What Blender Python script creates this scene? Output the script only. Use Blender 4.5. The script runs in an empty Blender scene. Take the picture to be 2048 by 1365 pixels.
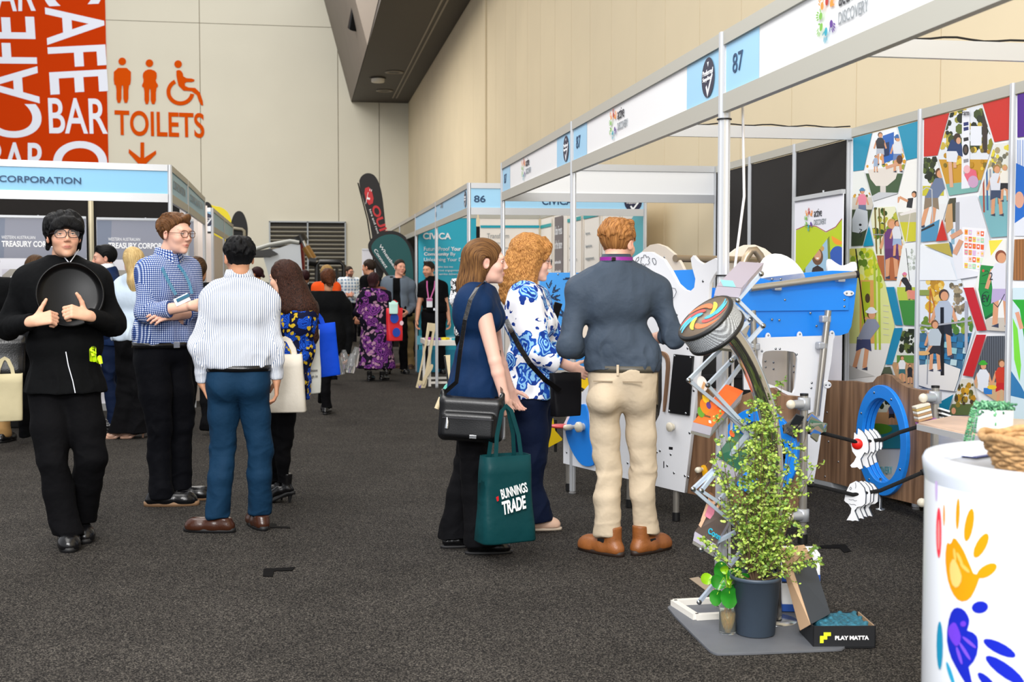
import bpy, bmesh, math, random
import numpy as np
from mathutils import Vector, Matrix, Euler
# ---------------------------------------------------------------- camera, world, lights, exposure
PITCH, YAW, CAMH, FPX = math.radians(2.72), math.radians(9.59), 1.433, 2500.0
scene = bpy.context.scene
cam_data = bpy.data.cameras.new('camera')
cam_data.sensor_width = 36.0
cam_data.lens = FPX / 2048 * 36
cam_data.clip_end = 200
cam_data.dof.use_dof = True
cam_data.dof.focus_distance = 6.8
cam_data.dof.aperture_fstop = 5.6
cam = bpy.data.objects.new('camera', cam_data)
scene.collection.objects.link(cam)
cam.location = (0, 0, CAMH)
cam.rotation_euler = (math.radians(90) - PITCH, 0, -YAW)
scene.camera = cam
world = bpy.data.worlds.new('hall_air'); scene.world = world
world.use_nodes = True
world.node_tree.nodes['Background'].inputs[0].default_value = (0.93, 0.95, 1.0, 1)
world.node_tree.nodes['Background'].inputs[1].default_value = 0.55
def area(name, loc, size, power, rot=(0, 0, 0), col=(1, 1, 1), sy=None):
 l = bpy.data.lights.new(name, 'AREA'); l.energy = power; l.color = col
 l.shape = 'RECTANGLE'; l.size = size; l.size_y = sy or size
 o = bpy.data.objects.new(name, l); scene.collection.objects.link(o)
 o.location = loc; o.rotation_euler = rot
 return o
area('ceiling_and_fill_lamp', (-3.0, 6, 9.0), 5, 750, col=(1, .97, .93), sy=16)
area('ceiling_and_fill_lamp', (-3.0, 26, 9.5), 5, 800, col=(1, .93, .82), sy=18)
area('ceiling_and_fill_lamp', (-3, 31, 13.0), 12, 1700, rot=(math.radians(48), 0, 0), col=(1, .97, .93), sy=5)
area('ceiling_and_fill_lamp', (-2.5, -6, 8.0), 6, 1200, rot=(math.radians(58), 0, math.radians(-10)), col=(1, .98, .96), sy=3)  # added fill behind the camera, brightens surfaces that face it
area('flash_lamp', (-0.35, -0.9, 2.5), 0.8, 110, rot=(math.radians(80), 0, math.radians(-11)), col=(1, 1, 1))
vs = scene.view_settings
vs.view_transform = 'Standard'; vs.look = 'None'; vs.gamma = 1; vs.exposure = 0.5; vs.use_curve_mapping = False
try: scene.display_settings.display_device = 'sRGB'
except Exception: pass
# ---------------------------------------------------------------- photograph geometry helpers
cp_, sp_, cy_, sy_ = math.cos(PITCH), math.sin(PITCH), math.cos(YAW), math.sin(YAW)
EYE = Vector((0, 0, CAMH))
def ray(px, py):
 x = (px - 1024) / FPX; u = -(py - 682.5) / FPX
 y = cp_ + sp_ * u; z = -sp_ + cp_ * u
 return Vector((cy_ * x + sy_ * y, -sy_ * x + cy_ * y, z))
def atY(px, py, Y): r = ray(px, py); return EYE + r * (Y / r.y)
def atX(px, py, X): r = ray(px, py); return EYE + r * (X / r.x)
def atZ(px, py, Z=0.0): r = ray(px, py); return EYE + r * ((Z - CAMH) / r.z)
class Plane:
 """vertical or general plane with local axes u (right), v (up), n (towards the viewer)"""
 def __init__(s, o, u, v=(0, 0, 1)):
  s.o = Vector(o); s.u = Vector(u).normalized(); v = Vector(v)
  s.v = (v - s.u * v.dot(s.u)).normalized(); s.n = s.u.cross(s.v)
  if s.n.dot(EYE - s.o) < 0: s.n = -s.n
 def px(s, x, y):
  r = ray(x, y); t = (s.o - EYE).dot(s.n) / r.dot(s.n); p = EYE + r * t - s.o
  return (p.dot(s.u), p.dot(s.v))
 def w(s, a, b, c=0.0): return s.o + s.u * a + s.v * b + s.n * c
 def wpx(s, x, y, c=0.0): a, b = s.px(x, y); return s.w(a, b, c)
# ---------------------------------------------------------------- materials
def lin(h):
 if isinstance(h, str):
  h = h.lstrip('#'); c = [int(h[i:i + 2], 16) / 255 for i in (0, 2, 4)]
 else: c = list(h)[:3]
 return tuple((x / 12.92 if x <= .04045 else ((x + .055) / 1.055) ** 2.4) for x in c)
MC = {}
def mat(name, col='888888', rough=.5, metal=0, spec=.5, noise=0, nscale=8, bump=0, bscale=60, trans=0, emit=0, sss=0, coat=0):
 if name in MC: return MC[name]
 m = bpy.data.materials.new(name); m.use_nodes = True; nt = m.node_tree; b = nt.nodes['Principled BSDF']
 c = lin(col) + (1,)
 b.inputs['Base Color'].default_value = c; b.inputs['Roughness'].default_value = rough
 b.inputs['Metallic'].default_value = metal; b.inputs['Specular IOR Level'].default_value = spec
 if trans: b.inputs['Transmission Weight'].default_value = trans; b.inputs['IOR'].default_value = 1.3
 if coat: b.inputs['Coat Weight'].default_value = coat; b.inputs['Coat Roughness'].default_value = .1
 if sss: b.inputs['Subsurface Weight'].default_value = sss; b.inputs['Subsurface Radius'].default_value = (.012, .005, .003)
 if emit: b.inputs['Emission Color'].default_value = c; b.inputs['Emission Strength'].default_value = emit
 tc = nt.nodes.new('ShaderNodeTexCoord')
 if noise:
  n = nt.nodes.new('ShaderNodeTexNoise'); n.inputs['Scale'].default_value = nscale; n.inputs['Detail'].default_value = 4
  nt.links.new(tc.outputs['Object'], n.inputs['Vector'])
  r = nt.nodes.new('ShaderNodeMapRange'); r.inputs[1].default_value = .3; r.inputs[2].default_value = .7
  r.inputs[3].default_value = 1 - noise; r.inputs[4].default_value = 1 + noise
  nt.links.new(n.outputs[0], r.inputs[0])
  mx = nt.nodes.new('ShaderNodeVectorMath'); mx.operation = 'SCALE'; mx.inputs[0].default_value = c[:3]
  nt.links.new(r.outputs[0], mx.inputs['Scale']); nt.links.new(mx.outputs[0], b.inputs['Base Color'])
 if bump: addbump(nt, b, tc.outputs['Object'], bump, bscale)
 MC[name] = m; return m
def addbump(nt, b, vec, strength, scale, dist=.01):
 n = nt.nodes.new('ShaderNodeTexNoise'); n.inputs['Scale'].default_value = scale; n.inputs['Detail'].default_value = 3
 nt.links.new(vec, n.inputs['Vector'])
 bp = nt.nodes.new('ShaderNodeBump'); bp.inputs['Strength'].default_value = strength; bp.inputs['Distance'].default_value = dist
 nt.links.new(n.outputs[0], bp.inputs['Height']); nt.links.new(bp.outputs[0], b.inputs['Normal'])
def attrmat(name, rough=.6, sss=0, bump=0, bscale=80, spec=.4, coat=0, metal=0):
 """base colour read from the mesh colour attribute Col"""
 if name in MC: return MC[name]
 m = mat(name, 'ffffff', rough, spec=spec, sss=sss, bump=bump, bscale=bscale, coat=coat, metal=metal); nt = m.node_tree
 a = nt.nodes.new('ShaderNodeAttribute'); a.attribute_name = 'Col'
 nt.links.new(a.outputs['Color'], nt.nodes['Principled BSDF'].inputs['Base Color'])
 return m
# ---------------------------------------------------------------- object helpers
COL = scene.collection
def tag(o, label=None, cat=None, group=None, kind=None):
 if label: o['label'] = label
 if cat: o['category'] = cat
 if group: o['group'] = group
 if kind: o['kind'] = kind
 return o
def thing(name, loc, label, cat, group=None):
 o = bpy.data.objects.new(name, None); COL.objects.link(o); o.location = loc; o.empty_display_size = .1
 return tag(o, label, cat, group)
def wloc(o):
 v = Vector(o.location)
 while o.parent: o = o.parent; v += Vector(o.location)
 return v
def link(name, me, m, parent=None, smooth=False):
 n = len(me.vertices)
 co = np.empty(n * 3, np.float32); me.vertices.foreach_get('co', co); co = co.reshape(-1, 3)
 c = (co.min(0) + co.max(0)) / 2
 co -= c; me.vertices.foreach_set('co', co.ravel())
 o = bpy.data.objects.new(name, me); COL.objects.link(o)
 loc = Vector([float(x) for x in c])
 if parent: o.parent = parent; loc = loc - wloc(parent)
 o.location = loc
 if m is not None and not len(me.materials):
  for k in (m if isinstance(m, (list, tuple)) else [m]): me.materials.append(k)
 if smooth: me.polygons.foreach_set('use_smooth', [True] * len(me.polygons))
 me.update(); return o
class MB:
 """mesh builder: every shape added becomes part of ONE mesh"""
 def __init__(s): s.v = []; s.f = []; s.c = []; s.sm = []; s.mi = []; s.col = None; s.m = 0
 def add(s, vs, fs, smooth=False):
  b = len(s.v); s.v += [tuple(x) for x in vs]
  for f in fs: s.f.append(tuple(i + b for i in f)); s.c.append(s.col); s.sm.append(smooth); s.mi.append(s.m)
  return s
 def box(s, c, d, R=None, bev=0):
  c = Vector(c); hx, hy, hz = [x / 2 for x in d]
  if bev <= 0:
   V = [Vector((x, y, z)) for x in (-hx, hx) for y in (-hy, hy) for z in (-hz, hz)]
   F = [(0, 1, 3, 2), (4, 6, 7, 5), (0, 4, 5, 1), (2, 3, 7, 6), (0, 2, 6, 4), (1, 5, 7, 3)]
  else:
   bm = bmesh.new(); bmesh.ops.create_cube(bm, size=1)
   for v in bm.verts: v.co = Vector((v.co.x * d[0], v.co.y * d[1], v.co.z * d[2]))
   bmesh.ops.bevel(bm, geom=bm.edges[:], offset=bev, segments=2, affect='EDGES', profile=.6)
   V = [v.co.copy() for v in bm.verts]; bm.verts.index_update(); F = [[v.index for v in f.verts] for f in bm.faces]; bm.free()
  if R is not None: V = [R @ v for v in V]
  return s.add([v + c for v in V], F)
 def bar(s, a, b, w, h=None, up=(0, 0, 1)):
  """rectangular bar from a to b"""
  a, b = Vector(a), Vector(b); h = h or w; d = (b - a); L = d.length; d.normalize(); up = Vector(up)
  if abs(d.dot(up)) > .95: up = Vector((0, 1, 0)) if abs(d.y) < .9 else Vector((1, 0, 0))
  x = d.cross(up).normalized(); y = x.cross(d)
  V = [a + d * t + x * p * w / 2 + y * q * h / 2 for t in (0, L) for p, q in ((-1, -1), (1, -1), (1, 1), (-1, 1))]
  return s.add(V, [(3, 2, 1, 0), (4, 5, 6, 7), (0, 1, 5, 4), (1, 2, 6, 5), (2, 3, 7, 6), (3, 0, 4, 7)])
 def tube(s, pts, r, n=12, cap=True, closed=False):
  pts = [Vector(p) for p in pts]; N = len(pts); rs = r if isinstance(r, (list, tuple)) else [r] * N
  V = []; prev = None
  for i, p in enumerate(pts):
   if closed: t = (pts[(i + 1) % N] - pts[i - 1])
   else: t = (pts[min(i + 1, N - 1)] - pts[max(i - 1, 0)])
   t.normalize()
   if prev is None:
    a = Vector((0, 0, 1)) if abs(t.z) < .9 else Vector((1, 0, 0)); x = t.cross(a).normalized()
   else: x = (prev - t * prev.dot(t)).normalized()
   prev = x; y = t.cross(x)
   for k in range(n):
    q = 2 * math.pi * k / n; V.append(p + (x * math.cos(q) + y * math.sin(q)) * rs[i])
  F = []
  for i in range(N if closed else N - 1):
   j = (i + 1) % N
   for k in range(n): F.append((i * n + k, i * n + (k + 1) % n, j * n + (k + 1) % n, j * n + k))
  s.add(V, F, True)
  if cap and not closed:
   s.add(V[:n], [tuple(range(n))[::-1]]); s.add(V[-n:], [tuple(range(n))])
  return s
 def lathe(s, c, prof, n=32, R=None, smooth=True):
  """profile [(r, z)] about the z axis through c"""
  c = Vector(c); V = []; F = []
  for r, z in prof:
   for k in range(n):
    q = 2 * math.pi * k / n; v = Vector((r * math.cos(q), r * math.sin(q), z)); V.append((R @ v if R is not None else v) + c)
  for i in range(len(prof) - 1):
   for k in range(n): F.append((i * n + k, i * n + (k + 1) % n, (i + 1) * n + (k + 1) % n, (i + 1) * n + k))
  return s.add(V, F, smooth)
 def ball(s, c, r, n=12, R=None):
  c = Vector(c); r = (r, r, r) if not isinstance(r, (list, tuple)) else r; V = []; F = []; m = n // 2
  for i in range(m + 1):
   t = math.pi * i / m
   for k in range(n):
    q = 2 * math.pi * k / n; v = Vector((r[0] * math.sin(t) * math.cos(q), r[1] * math.sin(t) * math.sin(q), r[2] * math.cos(t)))
    V.append((R @ v if R is not None else v) + c)
  for i in range(m):
   for k in range(n): F.append((i * n + k, (i + 1) * n + k, (i + 1) * n + (k + 1) % n, i * n + (k + 1) % n))
  return s.add(V, F, True)
 def mesh(s, name):
  me = bpy.data.meshes.new(name); me.from_pydata(s.v, [], s.f); 
  me.polygons.foreach_set('use_smooth', s.sm); me.polygons.foreach_set('material_index', s.mi)
  if any(c is not None for c in s.c):
   a = me.color_attributes.new('Col', 'FLOAT_COLOR', 'CORNER'); out = []
   for c, f in zip(s.c, s.f): out += (list(c or (1, 1, 1)) + [1]) * len(f)
   a.data.foreach_set('color', out)
  me.update(); return me
 def build(s, name, m, parent=None): return link(name, s.mesh(name), m, parent)
def curve_mesh(name, loops, depth=0, bevel=0):
 """filled 2D loops (holes by even-odd) -> mesh in local xy, extruded +-depth"""
 cu = bpy.data.curves.new(name, 'CURVE'); cu.dimensions = '2D'; cu.fill_mode = 'BOTH'; cu.extrude = depth; cu.bevel_depth = bevel
 for L in loops:
  sp = cu.splines.new('POLY'); sp.points.add(len(L) - 1); sp.use_cyclic_u = True
  for p, q in zip(sp.points, L): p.co = (q[0], q[1], 0, 1)
 o = bpy.data.objects.new(name, cu); COL.objects.link(o); bpy.context.view_layer.update()
 me = bpy.data.meshes.new_from_object(o.evaluated_get(bpy.context.evaluated_depsgraph_get()))
 bpy.data.objects.remove(o); bpy.data.curves.remove(cu); return me
def place(me, pl, off=0.0):
 n = len(me.vertices); co = np.empty(n * 3, np.float32); me.vertices.foreach_get('co', co); co = co.reshape(-1, 3)
 o, u, v, w = [np.array(x) for x in (pl.o, pl.u, pl.v, pl.n)]
 co = o + co[:, :1] * u + co[:, 1:2] * v + (co[:, 2:] + off) * w
 me.vertices.foreach_set('co', co.astype(np.float32).ravel())
 if pl.u.cross(pl.v).dot(pl.n) < 0: me.flip_normals()
 me.update(); return me
def smoothloop(P, it=2, closed=True):
 for _ in range(it):
  Q = []
  N = len(P)
  for i in range(N if closed else N - 1):
   a, b = P[i], P[(i + 1) % N]
   Q += [tuple(.75 * x + .25 * y for x, y in zip(a, b)), tuple(.25 * x + .75 * y for x, y in zip(a, b))]
  P = Q
 return P
def panel(name, pl, loops, th, m, parent=None, px=True, off=0, sm=0, bevel=.0015):
 """solid sheet of thickness th with the outline (and holes) given on plane pl"""
 LL = []
 for k, L in enumerate(loops):
  Q = [pl.px(*p) for p in L] if px else list(L)
  if sm: Q = smoothloop(Q, sm)
  LL.append(Q)
 me = place(curve_mesh(name, LL, th / 2, bevel), pl, off - th / 2)
 return link(name, me, m, parent)
class Art:
 """flat printed shapes on a plane, one mesh, colour per shape, stacked by fractions of a millimetre"""
 def __init__(s, pl, off=.0006, step=.0003): s.pl = pl; s.z = off; s.step = step; s.b = MB()
 def poly(s, col, P, px=True, sm=0, clip=None):
  Q = [s.pl.px(*p) for p in P] if px else list(P)
  if sm: Q = smoothloop(Q, sm)
  if clip: Q = clipc(Q, [s.pl.px(*p) for p in clip] if px else clip)
  if len(Q) < 3: return
  s.b.col = lin(col); s.z += s.step
  from mathutils.geometry import tessellate_polygon
  tr = tessellate_polygon([[Vector((a, b, 0)) for a, b in Q]])
  s.b.add([s.pl.w(a, b, s.z) for a, b in Q], [t for t in tr]); return s
 def rect(s, col, x0, y0, x1, y1, **k): return s.poly(col, [(x0, y0), (x1, y0), (x1, y1), (x0, y1)], **k)
 def disc(s, col, x, y, rx, ry=None, n=20, **k):
  ry = ry or rx; return s.poly(col, [(x + rx * math.cos(6.2832 * i / n), y + ry * math.sin(6.2832 * i / n)) for i in range(n)], **k)
 def line(s, col, P, w, **k):
  for a, b in zip(P[:-1], P[1:]):
   dx, dy = b[0] - a[0], b[1] - a[1]; L = math.hypot(dx, dy) or 1; nx, ny = -dy / L * w / 2, dx / L * w / 2
   s.poly(col, [(a[0] + nx, a[1] + ny), (b[0] + nx, b[1] + ny), (b[0] - nx, b[1] - ny), (a[0] - nx, a[1] - ny)], **k)
  return s
 def build(s, name, parent, rough=.45): return s.b.build(name, attrmat('print_ink_%d' % int(rough * 100), rough), parent)
def clipc(P, C):
 """Sutherland-Hodgman clip of P by convex C"""
 area = sum(C[i - 1][0] * C[i][1] - C[i][0] * C[i - 1][1] for i in range(len(C)))
 if area < 0: C = C[::-1]
 for i in range(len(C)):
  a, b = C[i - 1], C[i]; out = []
  def ins(p): return (b[0] - a[0]) * (p[1] - a[1]) - (b[1] - a[1]) * (p[0] - a[0]) >= 0
  for j in range(len(P)):
   p, q = P[j - 1], P[j]; ip, iq = ins(p), ins(q)
   if ip != iq:
    dx, dy = q[0] - p[0], q[1] - p[1]; ex, ey = b[0] - a[0], b[1] - a[1]
    den = dx * ey - dy * ex
    t = ((a[0] - p[0]) * ey - (a[1] - p[1]) * ex) / (den or 1e-9); out.append((p[0] + t * dx, p[1] + t * dy))
   if iq: out.append(q)
  P = out
  if not P: return []
 return P
def text(pl, s, box, m, parent, name='lettering', px=True, bold=0, off=.002, th=.0008, rot=0, shear=0, fit=True):
 """letters fitted into box: [left, top, right, bottom] pixels on plane pl, or 3/4 corner list [bl, br, tl]"""
 cu = bpy.data.curves.new(name, 'FONT'); cu.body = s; cu.extrude = th; cu.offset = bold; cu.shear = shear
 o = bpy.data.objects.new(name, cu); COL.objects.link(o); bpy.context.view_layer.update()
 me = bpy.data.meshes.new_from_object(o.evaluated_get(bpy.context.evaluated_depsgraph_get()))
 bpy.data.objects.remove(o); bpy.data.curves.remove(cu)
 n = len(me.vertices); co = np.empty(n * 3, np.float32); me.vertices.foreach_get('co', co); co = co.reshape(-1, 3)
 lo, hi = co[:, :2].min(0), co[:, :2].max(0)
 if len(box) == 4 and not isinstance(box[0], (tuple, list)):
  x0, y0, x1, y1 = box; bl, br, tl = (x0, y1), (x1, y1), (x0, y0)
 else: bl, br, tl = box
 if px: bl, br, tl = [np.array(pl.px(*p)) for p in (bl, br, tl)]
 else: bl, br, tl = [np.array(p, float) for p in (bl, br, tl)]
 t = (co[:, :2] - lo) / (hi - lo)
 xy = bl + t[:, :1] * (br - bl) + t[:, 1:] * (tl - bl)
 co[:, :2] = xy; me.vertices.foreach_set('co', co.ravel())
 me.materials.clear(); place(me, pl, off)
 return link(name, me, m, parent)
def copy_tree(o, delta=(0, 0, 0), parent=None):
 c = o.copy(); COL.objects.link(c); c.parent = parent
 if parent is None: c.location = Vector(o.location) + Vector(delta)
 for ch in [x for x in bpy.data.objects if x.parent == o]: copy_tree(ch, (0, 0, 0), c)
 return c
# ================================================================ hall shell
def structure(name, mb, m): o = mb.build(name, m); o['kind'] = 'structure'; return o
def carpet_mat():
 m = mat('charcoal_carpet', '4a4845', .95, spec=.1); nt = m.node_tree; b = nt.nodes['Principled BSDF']
 tc = nt.nodes.new('ShaderNodeTexCoord')
 n1 = nt.nodes.new('ShaderNodeTexNoise'); n1.inputs['Scale'].default_value = 170; n1.inputs['Detail'].default_value = 2.5; n1.inputs['Roughness'].default_value = .75
 n2 = nt.nodes.new('ShaderNodeTexNoise'); n2.inputs['Scale'].default_value = 2.2; n2.inputs['Detail'].default_value = 3
 r = nt.nodes.new('ShaderNodeValToRGB'); e = r.color_ramp.elements
 e[0].position = .36; e[0].color = lin('0d0d0d') + (1,); e[1].position = .66; e[1].color = lin('6a655e') + (1,)
 x = e.new(.5); x.color = lin('232120') + (1,)
 mr = nt.nodes.new('ShaderNodeMapRange'); mr.inputs[1].default_value = .3; mr.inputs[2].default_value = .7; mr.inputs[3].default_value = .85; mr.inputs[4].default_value = 1.15
 s = nt.nodes.new('ShaderNodeVectorMath'); s.operation = 'SCALE'
 for n in (n1, n2): nt.links.new(tc.outputs['Object'], n.inputs['Vector'])
 nt.links.new(n1.outputs[0], r.inputs[0]); nt.links.new(n2.outputs[0], mr.inputs[0])
 nt.links.new(r.outputs[0], s.inputs[0]); nt.links.new(mr.outputs[0], s.inputs['Scale']); nt.links.new(s.outputs[0], b.inputs['Base Color'])
 bp = nt.nodes.new('ShaderNodeBump'); bp.inputs['Strength'].default_value = .5; bp.inputs['Distance'].default_value = .006
 nt.links.new(n1.outputs[0], bp.inputs['Height']); nt.links.new(bp.outputs[0], b.inputs['Normal'])
 return m
fl = MB().box((-7, 22, -.05), (34, 56, .1)); structure('floor', fl, carpet_mat())
wallm = mat('cream_wall_board', 'cdc8b6', .75, noise=.02, nscale=.6)
wallr = mat('beige_wall_panel', 'd9c9a8', .7, noise=.03, nscale=.8)
jointm = mat('wall_joint_shadow_gap', '8a7d66', .8)
WY = 48.1
w = MB(); w.box((-7, WY + .2, 7), (34, .3, 14))
structure('wall_back', w, jointm)
w = MB()
xs = [-24, -18.0, -13.4, -8.6, -3.62, 1.45, 3.0, 10]
for a, b in zip(xs[:-1], xs[1:]):
 for z0, z1 in ((0, 11.0), (11.02, 14)):
  w.box(((a + b) / 2, WY + .02, (z0 + z1) / 2), (b - a - .025, .06, z1 - z0))
o = structure('trim_1', w, wallm)
w = MB(); w.m = 0
y = 27.6
w2 = MB(); w2.box((4.25, 23, 7), (.2, 50.4, 14)); structure('wall_right', w2, jointm)
y0 = 27.5 - 1.245 * 26
while y0 < 27.4:
 w.box((4.12, y0 + .6225, 7), (.06, 1.245 - .014, 14)); y0 += 1.245
w.box((4.10, 27.7, 7), (.10, .34, 14))
y0 = 27.9
while y0 < WY:
 w.box((4.14, y0 + 1.0, 7), (.06, 2.0 - .012, 14)); y0 += 2.0
structure('trim_2', w, wallr)
# soffit with services
sof = mat('dark_brown_soffit', '3b342e', .6, noise=.05, nscale=1)
sofs = mat('soffit_side_board', '6d6358', .6, noise=.05, nscale=1)
def prism(pts_xz, y0, y1, m, name):
 b = MB(); n = len(pts_xz)
 b.add([(x, y0, z) for x, z in pts_xz] + [(x, y1, z) for x, z in pts_xz], [tuple(range(n))[::-1], tuple(range(n, 2 * n))] + [(i, (i + 1) % n, n + (i + 1) % n, n + i) for i in range(n)])
 return structure(name, b, m)
prism([(1.97, 8.24), (4.1, 8.24), (4.1, 12.6), (3.05, 12.6)], 14, WY, sof, 'ceiling')
prism([(1.95, 8.23), (3.02, 12.6), (.8, 12.6)], 36.5, WY - .01, sofs, 'trim_3')
for k, (x, yy, lab) in enumerate(((3.05, 41.0, 'nearer of the round grilles recessed in the dark ceiling soffit'), (3.0, 45.0, 'farther, smaller-looking round grille recessed in the dark ceiling soffit'))):
 t = thing('ceiling_grille', (x, yy, 8.235), lab, 'vent', 'round grilles in the soffit')
 MB().lathe((x, yy, 8.23), [(.30, 0), (.30, -.02), (.24, -.03), (.2, 0)], 24).build('ring', mat('grille_ring', '8d8578', .5), t)
 MB().lathe((x, yy, 8.226), [(.19, 0), (.12, -.02), (0.001, -.02)], 24).build('cone', mat('grille_core', '241f1b', .5), t)
t = thing('ceiling_speaker', (2.6, 42.3, 8.235), 'small white round puck fixed under the dark soffit', 'lamp')
MB().lathe((2.6, 42.3, 8.23), [(.22, 0), (.22, -.12), (.2, -.14), (.001, -.14)], 24).build('puck', mat('white_puck', 'dcd6c8', .4), t)
MB().lathe((2.6, 42.3, 8.236), [(.27, 0), (.27, -.03), (.2, -.03)], 24).build('base_plate', mat('grille_core'), t)
t = thing('slot_diffuser', (3.75, 36, 8.235), 'long pair of pale linear slots running along the dark soffit', 'vent')
for dx in (3.42, 3.56): MB().box((dx, 35.8, 8.233), (.05, 22, .012)).build('slot', mat('slot_edge', '8b8377', .5), t)
t = thing('spotlight', (1.75, 38.5, 9.6), 'black spotlight hanging in the opening beside the soffit', 'lamp')
b = MB().tube([(1.75, 38.2, 9.8), (1.7, 38.8, 9.2)], [.16, .24], 16); b.build('housing', mat('black_gloss', '0c0c0c', .2), t)
MB().tube([(1.75, 38.5, 9.6), (2.15, 38.5, 10.1)], .04, 8).build('bracket', mat('black_gloss'), t)
# louvre
t = thing('louvre_grille', (.28, WY - .1, 2.0), 'wide grey horizontal louvre set in the far cream wall', 'louvre')
b = MB()
for z in np.arange(.1, 3.62, .16): b.box((.28, WY - .06, z), (2.78, .1, .045), R=Matrix.Rotation(-.6, 3, 'X'))
b.build('slats', mat('louvre_slat', '8f8a7c', .5, metal=.1), t)
MB().box((.28, WY - .005, 1.85), (2.8, .02, 3.66)).build('backing', mat('louvre_back', '2c2a26', .8), t)
b = MB()
for x in (-1.13, .28, 1.69): b.box((x, WY - .08, 1.85), (.05, .14, 3.7))
b.box((.28, WY - .08, 3.69), (2.86, .14, .05)); b.build('frame', mat('louvre_frame', '9aa0a4', .4), t)
# wall graphics --------------------------------------------------
PB = Plane((0, WY - .02, 0), (1, 0, 0))
orange = mat('orange_vinyl', 'bc3600', .9, spec=.1); white_v = mat('white_vinyl', 'd9dde8', .5); orange2 = mat('orange_sign_vinyl', 'c84a00', .9, spec=.1)
t = thing('cafe_banner', (-9, WY - .05, 6), 'tall orange wall graphic with big white CAFE and BAR letters', 'banner')
panel('orange_sheet', PB, [[(-60, -60), (209, -60), (222, 560), (-60, 560)]], .02, orange, t, off=.03)
def bt(s, *box): text(PB, s, box, white_v, t, px=True, off=.034, th=.004, bold=.012)
# upright words BAR
bt('BAR', (99, 267), (216, 268), (96, 196)); bt('BAR', (-26, 350), (93, 352), (-26, 284))
# sideways words (read bottom to top on the left, top to bottom on the right)
bt('CAFE', (86, 276), (70, 34), (-30, 276)); bt('CAFE', (84, -55), (100, 190), (203, -60))
bt('CAFE', (106, 283), (110, 540), (214, 282)); bt('BAR', (-40, 24), (72, 22), (-40, -48))
trim = MB()
for a in ((206, -40, 216, -40, 222, 324, 216.5, 324),):
 pass
t = thing('toilets_sign', (-5, WY - .05, 7), 'orange TOILETS lettering with pictograms and arrow on far wall', 'sign')
text(PB, 'TOILETS', [(230, 270.5), (409, 276.5), (229, 220)], orange2, t, off=.024, bold=.018)
def P2(name, loops, sm=0): panel(name, PB, loops, .01, orange2, t, off=.03, sm=sm, bevel=0)
def circ(x, y, r, n=24, ry=None): return [(x + r * math.cos(6.2832 * i / n), y + (ry or r) * math.sin(6.2832 * i / n)) for i in range(n)]
P2('pictogram_head', [circ(244.6, 123, 7.6)])
P2('pictogram_man', [[(228, 136), (262, 136), (262, 168), (257, 172), (257, 206), (246.8, 206), (246.8, 171), (243.2, 171), (243.2, 206), (233, 206), (233, 172), (227.5, 168)]], 1)
P2('pictogram_head', [circ(299, 126.5, 7.6)])
P2('pictogram_woman', [[(299, 138), (313, 143), (314, 155), (311, 162), (317.5, 172), (312, 177), (312, 208.5), (301.5, 208.5), (301.5, 178), (298.5, 178), (298.5, 208.5), (289, 208.5), (289, 176), (283, 173), (288, 162), (285, 152), (288, 143)]], 1)
P2('pictogram_head', [circ(356.3, 128.5, 7.6)])
P2('pictogram_wheelchair', [[(351, 143), (358, 139.5), (365, 144), (367.5, 156), (389.5, 158), (388, 164.5), (369, 164), (371, 175), (397, 176.5), (408.5, 211), (401, 211), (391, 183), (359, 181)]], 1)
arc = [(362 + 26.5 * math.cos(a), 184 + 26.5 * math.sin(a)) for a in np.linspace(math.radians(243), math.radians(8), 26)] if False else None
ao = [(361 + 28 * math.cos(math.radians(q)), 184 + 27 * math.sin(math.radians(q))) for q in range(10, 246, 9)]
ai = [(361 + 20 * math.cos(math.radians(q)), 184 + 19 * math.sin(math.radians(q))) for q in range(10, 246, 9)][::-1]
P2('pictogram_wheel', [ao + ai])
P2('arrow', [[(281, 285), (288.5, 285), (288.5, 316), (312, 301), (312.5, 308), (292, 328), (277, 328), (257.5, 306), (258, 298), (281, 316)]])
# ================================================================ shell scheme stands
alu = mat('satin_aluminium', 'c9ccd0', .32, metal=.35); alud = mat('aluminium_rail', 'b4b3a9', .4, metal=.1)
blackw = mat('black_wall_fabric', '15110f', .9, noise=.1, nscale=20, bump=.2, bscale=300)
whitep = mat('white_infill', 'eef0f2', .35); blue_f = mat('pale_blue_fascia', '9dd0ef', .4)
navy_t = mat('navy_lettering', '0d3f66', .5); dark_t = mat('dark_lettering', '2b2b33', .5); white_t = mat('white_lettering', 'f4f4f6', .5)
grey_t = mat('grey_lettering', '8e9499', .5)
def post(x, y, label, z1=2.5, r=.021, m=alu, group='stand posts', name='stand_post'):
 t = thing(name, (x, y, 0), label, 'post', group)
 b = MB(); n = 8; V = []
 for z in (.02, z1):
  for k in range(16):
   q = 2 * math.pi * k / 16; rr = r if k % 2 else r * .86; V.append((x + rr * math.cos(q), y + rr * math.sin(q), z))
 b.add(V, [tuple(range(16))[::-1], tuple(range(16, 32))] + [(k, (k + 1) % 16, 16 + (k + 1) % 16, 16 + k) for k in range(16)])
 b.build('pole', m, t)
 MB().lathe((x, y, 0), [(.001, 0), (.024, 0), (.024, .012), (.01, .022)], 12).build('foot', mat('grey_plastic', '777777', .5), t)
 return t
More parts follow.
